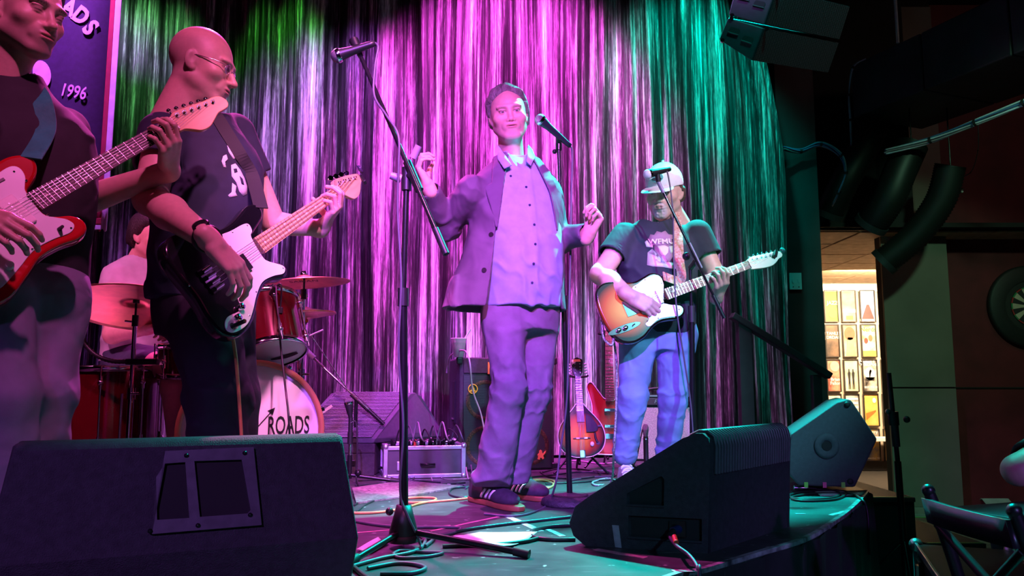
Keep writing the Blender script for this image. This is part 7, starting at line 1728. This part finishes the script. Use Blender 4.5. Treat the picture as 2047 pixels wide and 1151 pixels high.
cable('black cable loop in front of the foreground stand', [(706, 1135), (760, 1120), (830, 1105), (850, 1085), (840, 1072), (855, 1068), (866, 1080), (850, 1095)], .006, m_gr)
cable('teal-lit cable at the bottom edge below the stand', [(700, 1132), (722, 1151), (740, 1165)], .007, m_teal)
cable('dark cable ring at the foot of the foreground stand', [(786, 1110), (800, 1118), (850, 1116), (885, 1108), (840, 1106), (800, 1104), (786, 1110)], .005, m_gr)
cable('dark cable trailing left below the foreground stand leg', [(735, 1140), (790, 1130), (830, 1132), (850, 1140), (820, 1150), (760, 1151)], .006, m_gr)
for i, (lab, pts) in enumerate([
    ('thin cable spread over the rug, nearest the wedge', [(706, 990), (740, 985), (790, 978), (830, 975)]),
    ('thin cable spread over the rug, second from the wedge', [(706, 984), (750, 976), (800, 970), (846, 966)]),
    ('teal cable snaking off the rug towards the left wedge', [(712, 1025), (735, 1008), (770, 995), (800, 985), (815, 976), (800, 972)]),
    ('teal cable curling at the near edge of the rug', [(708, 1012), (725, 1000), (745, 990), (725, 982), (708, 992), (716, 1006)]),
    ('dark cable crossing the far edge of the rug', [(710, 972), (760, 968), (820, 962), (880, 966)]),
    ('dark cable running along behind the rug to the case', [(716, 962), (770, 960), (820, 966), (870, 970), (930, 966)]),
    ('dark cable looping beside the striped shoes', [(938, 975), (905, 978), (900, 990), (925, 996), (960, 990)]),
    ]): cable(lab, pts, .0045, (m_teal, M_cable)[i % 2])
# cables spilling out of the flight case
for i, (x, a, b, c, e) in enumerate([(.06, (800, 935, .10), (795, 965), (760, 975), 0), (.11, (842, 905, .12), (818, 962), (845, 972), 0), (.16, (880, 900, .13), (862, 955), (900, 970), 0), (.20, (868, 920, .10), (880, 955), (940, 960), 0), (.25, (905, 900, .12), (884, 950), (930, 972), 0), (.30, (920, 905, .14), (935, 955), (950, 962), 0), (.34, (850, 925, .10), (826, 960), (800, 985), 0), (.38, (934, 925, .10), (945, 962), (930, 978), 0)]):
    s0 = FC @ V((x, .10+.03*(i % 3), FCH+.01)); s1 = FC @ V((x+.02, .06, FCH+.09+.02*(i % 3))); s2 = FC @ V((x+.05, -.03, FCH+.03)); 
    cable('cable arching out of the flight case, number %s from its left end' % ('one two three four five six seven eight'.split()[i]), [s0, s1, s2, a, b, c], .0042, (M_cable, m_gr, m_pk)[i % 3], 'cables out of the flight case')
for i, (lab, pts, m_) in enumerate([
    ('thin cable behind the singer in front of the bass cabinet', [(1060, 955), (1110, 950), (1160, 945), (1230, 948)], M_cable),
    ('teal-lit cable end beside the mandolin foot', [(1085, 937), (1110, 931), (1135, 928)], m_teal),
    ('dark cable loop in front of the mandolin', [(1080, 945), (1100, 955), (1160, 958), (1200, 950), (1170, 940), (1120, 938), (1085, 945)], M_cable),
    ('dark cable winding below the red guitar', [(1140, 962), (1180, 955), (1230, 952), (1210, 942), (1170, 945)], m_gr),
    ('pale cable behind the mandolin stand', [(1120, 930), (1150, 922), (1200, 928), (1235, 925)], m_pk),
    ('dark cable running right under the round base', [(1090, 968), (1150, 966), (1220, 960), (1300, 956)], M_cable)]): cable(lab, pts, .0045, m_)
# lead of the sunburst guitar: woven black and white
gj = TELE_M @ V((-.13, -.10, -.03))
cable('checkered woven lead hanging from the sunburst guitar to the floor', [gj, P(1222, 690, 3.72), P(1205, 670, 3.75), P(1207, 620, 3.80), P(1230, 700, 3.85), P(1232, 800, 3.90), P(1227, 900, 3.92), (1222, 962), (1195, 972), (1185, 966), (1215, 958), (1240, 966)], .0055, mat('woven_lead', (.55, .5, .55), .7, 0, .5, 120, c2=(.03, .03, .035)), None)
bj = BASS_M @ V((-.066, -.152, .060))
cable('orange lead hanging straight down from the black bass', [bj, P(466, 660, 2.42), P(472, 720, 2.46), P(478, 800, 2.48), P(483, 880, 2.48), P(486, 980, 2.45), (490, 1090), (540, 1085)], .0055, mat('copper_lead', (.55, .20, .09), .45), None)
cable('thin pale cable looping over the bass cabinet front', [P(893, 745, 4.95), P(900, 712, 4.9), P(925, 700, 4.72), P(938, 718, 4.60), P(945, 780, 4.60), P(962, 830, 4.60), P(975, 900, 4.55), (985, 948)], .0050, m_pk, None)
dm = thing('drum_mic', 'small black clip-on mic on the rim of the rack tom', 'microphone', P(552, 572, 3.56)); o_ = V(dm.location)
MB().cyl((0, 0, 0), (-.03, .03, -.035), .012, .014).build('mic_body', M_black, dm); MB().tube(crom([V((0, 0, 0)), V((.02, 0, .01)), V((.025, 0, -.03)), P(560, 618, 3.57)-o_], 6), .004).build('gooseneck', M_black, dm); MB().box(P(560, 620, 3.57)-o_, (.022, .02, .03)).build('rim_clip', M_black, dm, bevel=.003)
cable('dark mic cable falling from the rack tom in front of the bass drum', [P(552, 572, 3.56), P(553, 600, 3.50), P(557, 640, 3.44), P(562, 700, 3.40), P(570, 770, 3.32), P(578, 850, 3.22), (584, 1012)], .0045, M_cable, None)
# coil at the stage corner
cable('coiled black cable with silver plug ends at the stage corner', [(1582, 985), (1640, 980), (1680, 988), (1660, 998), (1600, 1000), (1578, 992), (1620, 984), (1690, 984), (1672, 1000), (1600, 1003), (1585, 995), (1640, 988), (1700, 990), (1722, 1000), P(1732, 1015, 3.62), P(1736, 1050, 3.6), P(1738, 1110, 3.55)], .0055, M_cable, None)
pl = thing('cable_plug', 'silver cable connector lying on the coil at the stage corner', 'plug', Z(1600, 982, .012)); MB().cyl((-.03, 0, .006), (.03, -.01, .006), .011, .009, 12).build('shell', M_chrome, pl); MB().cyl((.03, -.01, .006), (.07, -.025, .004), .008, .005, 10).build('boot', M_rubber, pl)
# ================================================================== BANNER
def banner():
    D = 4.9; t = thing('banner', 'dark hanging pennant with red and white border and pink lettering', 'banner', P(100, 460, D))
    o = V(t.location); w = lambda px, py, dy=0: P(px, py, D+dy)-o
    def edge(px, f):            # right edge leans with the hang of the cloth
        return px
    # right edge pixel at a height y
    xr = lambda y: 243-30*y/460
    m_n = mat('navy_banner_cloth', (.035, .014, .065), .8, 0, .15, 30, bump=.3, bscale=600); m_w = mat('white_banner_cloth', (.75, .68, .72), .8); m_r = mat('red_banner_cloth', (.36, .02, .045), .8)
    ys = [-140+60*i for i in range(11)]; ys[-1] = 460
    def band(x_in, x_out, nm, m, dy, y0=-140, y1=460, xl=None):
        n = 12; vs = []
        for i in range(n+1):
            y = y0+(y1-y0)*i/n; a = xr(y)-x_in if xl is None else xl; b = xr(y)-x_out
            for q in range(7):
                px = a+(b-a)*q/6; vs.append(w(px, y + (3 if y == y1 else 0)*math.sin(q), dy+.010*math.sin(px*.03+y*.008)))
        ob = MB().add(vs, [(i*7+q, i*7+q+1, (i+1)*7+q+1, (i+1)*7+q) for i in range(n) for q in range(6)], True).build(nm, m, t); s = ob.modifiers.new('s', 'SOLIDIFY'); s.thickness = .003; return ob
    band(0, 12, 'white_border', m_w, -.002); band(12, 22, 'red_border', m_r, -.002); band(0, 22, 'cloth', m_n, 0, -140, 436, -260)
    band(0, 12, 'white_border', m_w, -.002, 450, 460, -260); band(0, 12, 'red_border', m_r, -.003, 436, 450, -260)
    m_l = mat('pink_letter_cloth', (.78, .55, .70), .8)
    def let(ch, px, py, size, ang, sx=1.0, bold=.006):
        p = w(px, py, -.015); text_mesh(ch, size, .002, Matrix.Translation(p) @ Matrix.Rotation(pi/2, 4, 'X') @ Matrix.Rotation(math.radians(ang), 4, 'Z'), 'lettering', m_l, t, bold=bold, sx=sx)
    let('R', 20, -95, .15, 26); let('O', 72, -62, .15, 5); let('A', 138, 16, .15, -26, .9); let('D', 161, 32, .15, -36, .9); let('S', 180, 56, .15, -48, .9); let('1996', 147, 184, .118, -10, .74, .0015)
    pts = [w(84+18*math.cos(a)+3*math.sin(a), 148+27*math.sin(a), -.016) for a in np.linspace(0, 2*pi, 25)[:-1]]
    ob = MB().add(pts, [tuple(range(24))]).build('emblem', m_l, t); s = ob.modifiers.new('s', 'SOLIDIFY'); s.thickness = .003
    for s_ in (0, 1): MB().tube([w(-250+s_*480, -140), w(-250+s_*480, -230)], .004).build('hanging_cord', M_rubber, t)
banner()
# ================================================================== RIGHT SIDE OF THE ROOM
# hanging loudspeaker array
def array():
    m_a = mat('array_paint', (.035, .03, .04), .45, 0, .15, 30); m_f = mat('array_face', (.010, .012, .013), .55)
    for nm, A, B, C, Dd, lab in (('low', (1455, 35), (1526, 56), (1502, 121), (1437, 79), 'lower box of the hanging loudspeaker array at the top right'), ('up', (1474, -40), (1551, -22), (1527, 50), (1456, 29), 'upper box of the hanging loudspeaker array at the top right')):
        Y = 4.15; p = [P(*A, Y), P(*B, Y-.06), P(*C, Y-.06), P(*Dd, Y)]; o = p[0]; t = thing('array_speaker', lab, 'speaker', o, group='hanging loudspeaker array')
        e = P(1656, 146, 4.42)-P(1502, 121, Y-.06)
        v = [q-o for q in p]; MB().add(v+[q+e for q in v], [(0, 1, 2, 3), (7, 6, 5, 4), (1, 0, 4, 5), (2, 1, 5, 6), (3, 2, 6, 7), (0, 3, 7, 4)]).build('cabinet', m_a, t, bevel=.006)
        f = [v[1], v[2], v[2]+e, v[1]+e]; n = (v[2]-v[1]).cross(e).normalized(); n = n if n.y < 0 else -n
        c = sum(f, V((0, 0, 0)))/4; MB().add([c+(q-c)*.97+n*.004 for q in f], [(0, 1, 2, 3)]).build('grille', M_perf, t)
        nn = (v[1]-v[0]).cross(v[3]-v[0]).normalized(); nn = nn if nn.y < 0 else -nn
        for u_, w_ in ((.30, .42), (.72, .50)):
            q = v[0].lerp(v[1], u_).lerp(v[3].lerp(v[2], u_), w_); M = rot_basis(v[1]-v[0], nn.cross(v[1]-v[0]), nn); M.translation = q+nn*.001
            MB().prism(rrect(-.030, -.018, .030, .018, .012), -.004, .002, M=M).build('hand_hole', M_dark, t)
            MB().tube([M @ V((-.03, -.018, .003)), M @ V((.03, -.018, .003))], .004, 8).build('hole_lip', m_a, t)
        for q in (v[0], v[1], v[3]): MB().cyl(q+nn*.0+V((.02, 0, -.01)), q+nn*.012+V((.02, 0, -.01)), .012, n=10).build('rigging_pin', M_chrome, t)
        if nm == 'up': 
            for x in (.3, .7): MB().tube([v[0].lerp(v[1], .5)+e*x, V((v[0].x+e.x*x, v[0].y+e.y*x, 4.82-o.z))], .006).build('rigging_cable', M_blackmetal, t)
array()
# air duct, flexible ducts, rod
m_du = mat('dark_duct_wrap', (.020, .026, .030), .5, 0, .3, 5, bump=.4, bscale=8)
A, B = P(1715, 232, 6.4), P(2047, 100, 5.08); d = (B-A); d.z = 0; d.normalize(); A = A-d*.05; E = A+d*4.2; hgt = .46; n = V((-d.y, d.x, 0)); n = n if n.x > 0 else -n
du = thing('air_duct', 'big dark rectangular air duct under the ceiling at the right', 'duct', A)
L_ = (E-A).length; nseg = 6
for i in range(nseg):
    a, b = A+d*L_*i/nseg-A, A+d*(L_*(i+1)/nseg-.01)-A; vs = [a, a+n*.8, a+n*.8+V((0, 0, hgt)), a+V((0, 0, hgt)), b, b+n*.8, b+n*.8+V((0, 0, hgt)), b+V((0, 0, hgt))]
    MB().add(vs, [(0, 1, 2, 3), (7, 6, 5, 4), (0, 4, 5, 1), (1, 5, 6, 2), (2, 6, 7, 3), (3, 7, 4, 0)]).build('duct_section', m_du, du, bevel=.012)
rp_ = P(1795, 86, 5.9); MB().cyl(rp_-A, V((rp_.x, rp_.y, 4.82))-A, .012).build('hanging_rod', mat('grey_rod', (.35, .33, .36), .5), du)
for i, (lab, pts, r) in enumerate([('ribbed black flexible duct hanging nearest the stage curtain', [(1745, 255, 6.45), (1725, 300, 6.4), (1690, 360, 6.4), (1655, 430, 6.55)], .12), ('ribbed black flexible duct in the middle under the big duct', [(1822, 290, 6.2), (1800, 340, 6.2), (1775, 400, 6.25), (1740, 450, 6.4)], .13), ('ribbed black flexible duct sweeping down past the grey pillar', [(1900, 330, 6.2), (1880, 400, 6.3), (1830, 470, 6.45), (1765, 525, 6.6)], .12)]):
    w_ = crom([P(*p) for p in pts], 26); o = w_[-1]; fd = thing('flexible_duct', lab, 'duct', o, group='flexible air ducts'); MB().tube([p-o for p in w_], [r*(1.0 if k % 2 else .93) for k in range(len(w_))], 20).build('hose', mat('black_flex_hose', (.007, .008, .008), .5), fd)
    MB().tube([w_[-1]-o+(w_[-1]-w_[-2]).normalized()*(-.04), w_[-1]-o+(w_[-1]-w_[-2]).normalized()*.01], r*1.06, 24).build('collar', m_du, fd)
    MB().tube([w_[0]-o, V((w_[0].x, w_[0].y, 3.75))-o], .006).build('hanger', M_blackmetal, fd)
def bundle(label, pts, n, cols_, spread=.02, r=.007):
    w_ = [P(*p) for p in pts]; o = w_[0]; t = thing('cable_bundle', label, 'cables', o)
    for i in range(n):
        ph = 2*pi*i/n; q = [p-o+V((0, spread*math.cos(ph+k), spread*math.sin(ph+k*.7))) for k, p in enumerate(w_)]; MB().tube(crom(q, 8), r, 6).build('cable', cols_[i % len(cols_)], t)
    for k in range(1, len(w_)-1): MB().lathe([(spread+r, -.01), (spread+r, .01)], w_[k]-o, w_[k+1]-w_[k-1], 12).build('cable_tie', M_rubber, t)
c1_, c2_, c3_ = mat('pale_blue_cable', (.50, .56, .66), .5), mat('blue_cable', (.05, .14, .30), .5), mat('grey_cable', (.25, .24, .27), .5)
bundle('pale and blue cable bundle running along under the big duct', [(1770, 304, 6.1), (1860, 280, 5.9), (1950, 245, 5.6), (2047, 205, 5.3), (2110, 180, 5.1)], 6, [c1_, c2_, c1_, c3_])
bundle('cable bundle curving off the curtain end and down the flexible duct', [(1566, 296, 5.90), (1600, 302, 5.95), (1640, 288, 5.94), (1680, 310, 6.0), (1690, 345, 6.05), (1676, 385, 6.1), (1665, 408, 6.25)], 5, [c3_, c2_, c2_], .014, .006)
bundle('pair of pale cables hanging from the left end of the big duct', [(1730, 118, 6.15), (1705, 135, 6.2), (1697, 190, 6.25), (1700, 240, 6.3), (1702, 290, 6.3)], 2, [c3_, mat('lilac_cable', (.35, .28, .42), .5)], .010, .005)
bundle('thin slack wire under the cable bundle by the red wall', [(1955, 243, 5.62), (1955, 300, 6.4), (1940, 345, 7.0), (1908, 355, 7.2), (1888, 348, 7.235)], 1, [c3_], .002, .004)
# security camera
cp_ = P(1925, 380, 7.05); sc_ = thing('security_camera', 'small security camera on the dark red wall', 'camera', cp_)
MB().cyl((0, 0, 0), (-.09, .02, -.01), .022).build('camera_body', M_black, sc_); MB().lathe([(0, .002), (.016, .004), (.024, 0)], (0, 0, 0), (1, -.4, 0), 16).build('lens', M_chrome, sc_); MB().tube([(-.06, .02, 0), (-.06, .20, .02)], .010).build('bracket', M_black, sc_); MB().sphere((-.02, -.02, -.02), .012, 8, 6).build('pivot', M_white, sc_)
# dartboard
db = P(2060, 612, 7.2); db.y = 7.22; dt = thing('dartboard', 'dartboard in a black round surround on the dark red wall', 'dartboard', db)
MB().lathe([(.235, .03), (.36, .03), (.38, .015), (.38, -.02), (0, -.02)], (0, 0, 0), (0, -1, 0), 48).build('surround', M_rubber, dt)
ca, cb2 = mat('dart_cream', (.55, .45, .33), .8), mat('dart_black', (.02, .02, .02), .8)
for k in range(20):
    a0, a1 = 2*pi*(k-.5)/20, 2*pi*(k+.5)/20; arc = lambda r: [(r*math.cos(a0+(a1-a0)*q/4), r*math.sin(a0+(a1-a0)*q/4)) for q in range(5)]
    MB().prism(arc(.02)+list(reversed(arc(.17))), 0, .010, M=Matrix.Translation((0, -.022, 0)) @ Matrix.Rotation(pi/2, 4, 'X')).build('wedge', (ca, cb2)[k % 2], dt)
    MB().prism(arc(.172)+list(reversed(arc(.182))), 0, .010, M=Matrix.Translation((0, -.022, 0)) @ Matrix.Rotation(pi/2, 4, 'X')).build('double_ring', (mat('dart_green', (.03, .22, .08), .8), mat('dart_red', (.45, .03, .03), .8))[k % 2], dt)
MB().lathe([(.185, .022), (.232, .022)], (0, 0, 0), (0, -1, 0), 40).build('number_ring', cb2, dt); MB().lathe([(0, .033), (.016, .033), (.018, .02)], (0, 0, 0), (0, -1, 0), 20).build('bull', mat('dart_red'), dt)
# steps and hand rail at the side of the stage
m_st = mat('black_step_paint', (.020, .022, .022), .6, 0, .25, 10)
for lab, c, s in (('upper black step box against the side of the stage', (2.04, 4.95, .255), (.44, .9, .51)), ('lower black step box beside the upper one', (2.42, 4.90, .14), (.32, 1.0, .28))):
    t = thing('step_box', lab, 'step', (c[0], c[1], 0)); MB().box((0, 0, s[2]/2-.012), (s[0]-.012, s[1]-.012, s[2]-.024)).build('box', m_st, t); MB().box((0, 0, s[2]-.012), (s[0], s[1], .024)).build('tread', m_st, t, bevel=.003); MB().box((0, -s[1]/2+.02, s[2]+.001), (s[0]-.02, .02, .002)).build('edge_tape', mat('green_edge_tape', (.10, .30, .06), .5), t)
r0, r1 = P(1462, 630, 5.25), P(1658, 752, 5.25); hr_ = thing('hand_rail', 'dark wooden hand rail sloping down beside the curtain', 'rail', V((r0.x+.05, 5.25, ST)))
o = V(hr_.location); d = (r1-r0); L_ = d.length; R = rot(0, -math.atan2(d.z, d.x), 0)
MB().box((r0+r1)/2-o, (L_, .09, .045), R).build('rail', m_st, hr_, bevel=.008); MB().box((.03, 0, (r0.z-ST)/2-.02), (.09, .07, r0.z-ST-.04)).build('post', m_st, hr_, bevel=.006)
xp = P(1630, 740, 5.25); MB().box((xp.x-o.x, 0, (xp.z-.03-.51)/2+.51-ST), (.06, .05, xp.z-.03-.51)).build('post', m_st, hr_, bevel=.006)
# road case on the floor along the stage edge
rcA, rcB = V((1.64, 3.35, 0)), V((1.36, 2.60, 0)); u = (rcB-rcA); L_ = u.length; u.normalize(); v = V((-u.y, u.x, 0)); v = v if v.x > 0 else -v
M = rot_basis(u, V((0, 0, 1)).cross(u), (0, 0, 1)); M.translation = (rcA+rcB)/2+v*.20; t = thing('road_case', 'purple-lit road case with aluminium edge on the floor below the stage corner', 'case', matrix=M)
sg = 1 if (M.to_3x3() @ V((0, 1, 0))).dot(v) > 0 else -1
MB().box((0, 0, .245), (L_, .34, .49)).build('body', mat('black_laminate', (.03, .025, .035), .35, 0, .15, 20), t, bevel=.006)
for y in (-1, 1):
    for z in (.012, .36, .485): MB().box((0, y*.172, z), (L_+.004, .012, .026)).build('edge_trim', M_alu, t, bevel=.003)
for x in (-1, 1): 
    for y in (-1, 1): MB().box((x*L_/2, y*.17, .245), (.026, .026, .49)).build('edge_trim', M_alu, t); MB().sphere((x*L_/2, y*.17, .485), .028, 10, 8).build('ball_corner', M_alu, t)
for x in (-.25, .2): lt = MB().box((x, -sg*.180, .40), (.10, .014, .11)).build('latch', M_blackmetal, t, bevel=.004); MB().box((x, -sg*.190, .41), (.03, .008, .05)).build('latch_key', M_chrome, lt)
MB().tube([(-.08, -sg*.175, .25), (-.08, -sg*.215, .23), (.08, -sg*.215, .23), (.08, -sg*.175, .25)], .010).build('handle', M_rubber, t)
# tall stand on the floor
b = P(1797, 900, 4.15); b.z = 0; t = thing('light_stand', 'tall black tripod stand on the floor by the grey pillar', 'stand', b); zt = P(1785, 745, 4.15).z
MB().cyl((0, 0, .15), (-.01, 0, zt*.62), .017).build('lower_tube', M_blackmetal, t); MB().cyl((-.01, 0, zt*.62), (-.03, 0, zt), .012).build('upper_tube', M_blackmetal, t); zc_ = P(1785, 838, 4.15).z
MB().cyl((-.018, 0, zc_-.03), (-.02, 0, zc_+.04), .026).build('clutch', M_black, t); MB().sphere((.045, -.01, zc_), .018, 10, 8).build('clutch_knob', M_black, t); MB().sphere((-.05, -.01, zc_+.04), .014, 10, 8).build('clutch_knob', mat('teal_glass'), t); MB().cyl((-.012, 0, zc_-.14), (-.015, 0, zc_-.03), .019).build('grip', mat('ribbed_grip'), t)
for a in (.5, 2.6, 4.4): MB().tube([(0, 0, .35), (.30*math.cos(a), .30*math.sin(a), .012)], .010).build('leg', M_blackmetal, t)
# chairs
m_ch = mat('black_chair_wood', (.010, .009, .011), .35, 0, .2, 12, coat=.2)
def chair(label, loc, rz):
    t = thing('cafe_chair', label, 'chair', loc, rz, group='black wooden chairs on the room floor')     # seat towards +x, back along y
    w_ = .175
    for y in (-w_, w_):
        MB().tube(crom([V((.02, y, .0)), V((.03, y, .25)), V((.04, y, .46)), V((.0, y, .66)), V((-.06, y, .855))], 4), [.017]*16+[.015], 8).build('leg', m_ch, t); MB().sphere((-.06, y, .855), .0175, 10, 8).build('post_cap', m_ch, t)
        MB().cyl((.40, y, 0), (.38, y*.95, .44), .014, .018).build('leg', m_ch, t); MB().tube([(.03, y, .20), (.395, y*.98, .20)], .009).build('stretcher', m_ch, t)
    rail = [(-.052+.0-.022*math.cos(q*1.2), w_*q, 0) for q in np.linspace(-1, 1, 9)]; vs = []
    for x, y, z in rail: vs += [(x-.009, y, .77), (x+.009, y, .77), (x-.004, y, .835), (x-.022, y, .835)]
    n = len(rail); MB().add(vs, [(i*4+k, i*4+(k+1) % 4, (i+1)*4+(k+1) % 4, (i+1)*4+k) for i in range(n-1) for k in range(4)]+[(0, 1, 2, 3), (4*n-4, 4*n-3, 4*n-2, 4*n-1)], True).build('back_rail', m_ch, t)
    for s in (-1, 1): MB().tube(crom([V((.03, -s*w_*.98, .52)), V((-.012, 0, .645)), V((-.042, s*w_*.98, .765))], 6), .012, 8).build('cross_slat', m_ch, t)
    MB().box((.02, 0, .50), (.022, 2*w_, .030)).build('lower_rail', m_ch, t, bevel=.004); MB().box((.20, 0, .455), (.42, .40, .035)).build('seat', m_ch, t, bevel=.012)
    MB().tube([(.39, -w_*.97, .24), (.39, w_*.97, .24)], .009).build('stretcher', m_ch, t)
    return t
chair('black wooden cross-back chair in the lower right corner', (1.215, 2.04, 0), .04)
chair('black wooden chair with only its top showing at the bottom right edge', (.995, 1.20, 0), -pi/2)
# table at the right edge
tp = G(2019, 1032, .75); t = thing('side_table', 'dark square table at the right edge of the view', 'table', (tp.x+.36, tp.y-.02, 0)); MB().box((0, 0, .735), (.70, .70, .03), rot(0, 0, .35)).build('tabletop', mat('blue_black_laminate', (.030, .036, .050), .4, 0, .1, 10), t, bevel=.004); MB().cyl((0, 0, .03), (0, 0, .72), .035).build('column', m_ch, t); MB().lathe([(0, 0), (.25, 0), (.25, .015), (.05, .05), (0, .05)], (0, 0, 0)).build('foot', m_ch, t)
# folded card and mat on the floor
q = G(1990, 1018, .02); t = thing('folded_card', 'small folded card lying on the floor by the red wall', 'card', (q.x, q.y, .012)); mcd = mat('pale_green_card', (.30, .42, .30), .7)
for s in (-1, 1): MB().box((0, s*.09, .05), (.24, .20, .004), rot(s*-.55, 0, 0)).build('leaf', mcd, t)
g0 = G(1800, 1048, .004); t = thing('floor_mat', 'dull red mat with green edge behind the step boxes', 'mat', (g0.x+.12, g0.y+.1, .010)); MB().box((0, 0, 0), (.75, .40, .008), rot(0, 0, -.15)).build('mat', mat('dull_red_mat', (.16, .06, .04), .9, 0, .4, 14, bump=.4), t); MB().box((.03, .20, .002), (.75, .03, .010), rot(0, 0, -.15)).build('edge', mat('green_edge_tape'), t)
# things in the corridor
t = thing('wall_shelf', 'pale narrow shelf under the posters in the corridor', 'shelf', P(1755, 878, 10.3)); MB().box((0, .08, 0), (.7, .22, .05)).build('board', M_white, t, bevel=.004); 
for x in (-.25, .25): MB().box((x, .10, -.10), (.03, .16, .15)).build('bracket', M_black, t)
bx_ = G(1722, 968, 0); t = thing('floor_sign', 'leaning wooden frame on the corridor floor', 'sign', (4.15, 8.6, 0)); 
for a, b2 in (((0, 0, .0), (.40, .15, .62)), ((.45, .1, 0), (.40, .15, .62)), ((.1, .35, 0), (.40, .18, .62))): MB().tube([a, b2], .018).build('leg', M_black, t)
MB().box((.26, .1, .24), (.30, .02, .05), rot(0, -.6, 0)).build('brace', M_black, t)
# seated listener whose elbow shows at the right edge
def listener():
    e = P(2036, 940, 2.75); loc = V((2.22, 2.95, 0)); t = thing('person', 'listener at the right edge with only a bare bent elbow in view', 'person', loc); skin = (.60, .40, .32)
    f = V((-.1, .995, 0)); R = yawR(f); o = V((2.22, 2.95, .52)); lw = lambda x, y, z: o+R @ V((x, y, z)); fl = Flesh()
    M = hmat(lw(0, .03, .70), f, (0, 0, 1), 1.0); add_head(fl, M, dict(skin=skin, brow=(.1, .07, .05), neck_to=(0, -.05, -.22)), .006)
    hair_obj('hair', M, lambda p: np.maximum(p[:, 1]-(.03+.8*(p[:, 2]-.05)), -.06-p[:, 2]), mat('dark_brown_hair'), t, loc, h=.006)
    s = lw(-.20, 0, .42); wv = V((1.97, 2.72, 1.00)); m_s = mat('black_tee')
    tee('t_shirt', o, R, [(-.05, 0, 0, .17, .13), (.2, 0, 0, .18, .14), (.38, 0, 0, .19, .12), (.45, 0, -.01, .15, .10), (.52, 0, -.02, .07, .07)], [(s, e, .70, .075, .070), (lw(.20, 0, .42), lw(.26, .10, .16), .7, .075, .07)], m_s, t, loc, None, h=.009)
    a = S().u(rc(s, e, .052, .050)).u(rc(e, wv, .050, .032), .02); add_hand(a, wv, wv-e, (0, .3, -1), 1, [(.5, .8, .4)]*4, [(.05, .035, .02), (.07, .035, .03), (.09, .03, .04)]); fl.sdf(a, .005, skin)
    a = S().u(rc(lw(.20, 0, .42), lw(.26, .10, .16), .05, .047)).u(rc(lw(.26, .10, .16), lw(.10, .32, .14), .045, .03), .02); add_hand(a, lw(.10, .32, .14), lw(0, .4, .14)-lw(.10, .32, .14), (0, 0, -1), 1, [(.5, .8, .4)]*4, [(.05, .035, .02), (.07, .035, .03), (.09, .03, .04)]); fl.sdf(a, .007, skin)
    fl.build('body', M_skin, t, loc)
    k1, k2 = lw(.11, .42, -.03), lw(-.11, .42, -.03); trousers(o, R, [(-.08, 0, 0, .17, .14), (.02, 0, 0, .17, .14)], [(lw(.1, .04, -.02), k1, V((k1.x, k1.y, .08)), (.085, .065, .05)), (lw(-.1, .04, -.02), k2, V((k2.x, k2.y, .08)), (.085, .065, .05))], mat('navy_trousers'), t, loc, h=.011, hem=.07)
    for k_ in (k1, k2): make_shoe(t, loc, V((k_.x, k_.y, 0))-f*.06, V((k_.x, k_.y, 0))+f*.22, 'dark')
    st = thing('bar_stool', 'low black stool under the listener at the right edge', 'stool', (o.x, o.y, 0)); MB().lathe([(0, .40), (.17, .40), (.18, .415), (.17, .43), (0, .43)], (0, 0, 0)).build('seat', m_ch, st)
    for k_ in range(4): a_ = pi/4+k_*pi/2; MB().cyl((.12*math.cos(a_), .12*math.sin(a_), .40), (.18*math.cos(a_), .18*math.sin(a_), 0), .013).build('leg', m_ch, st)
listener()
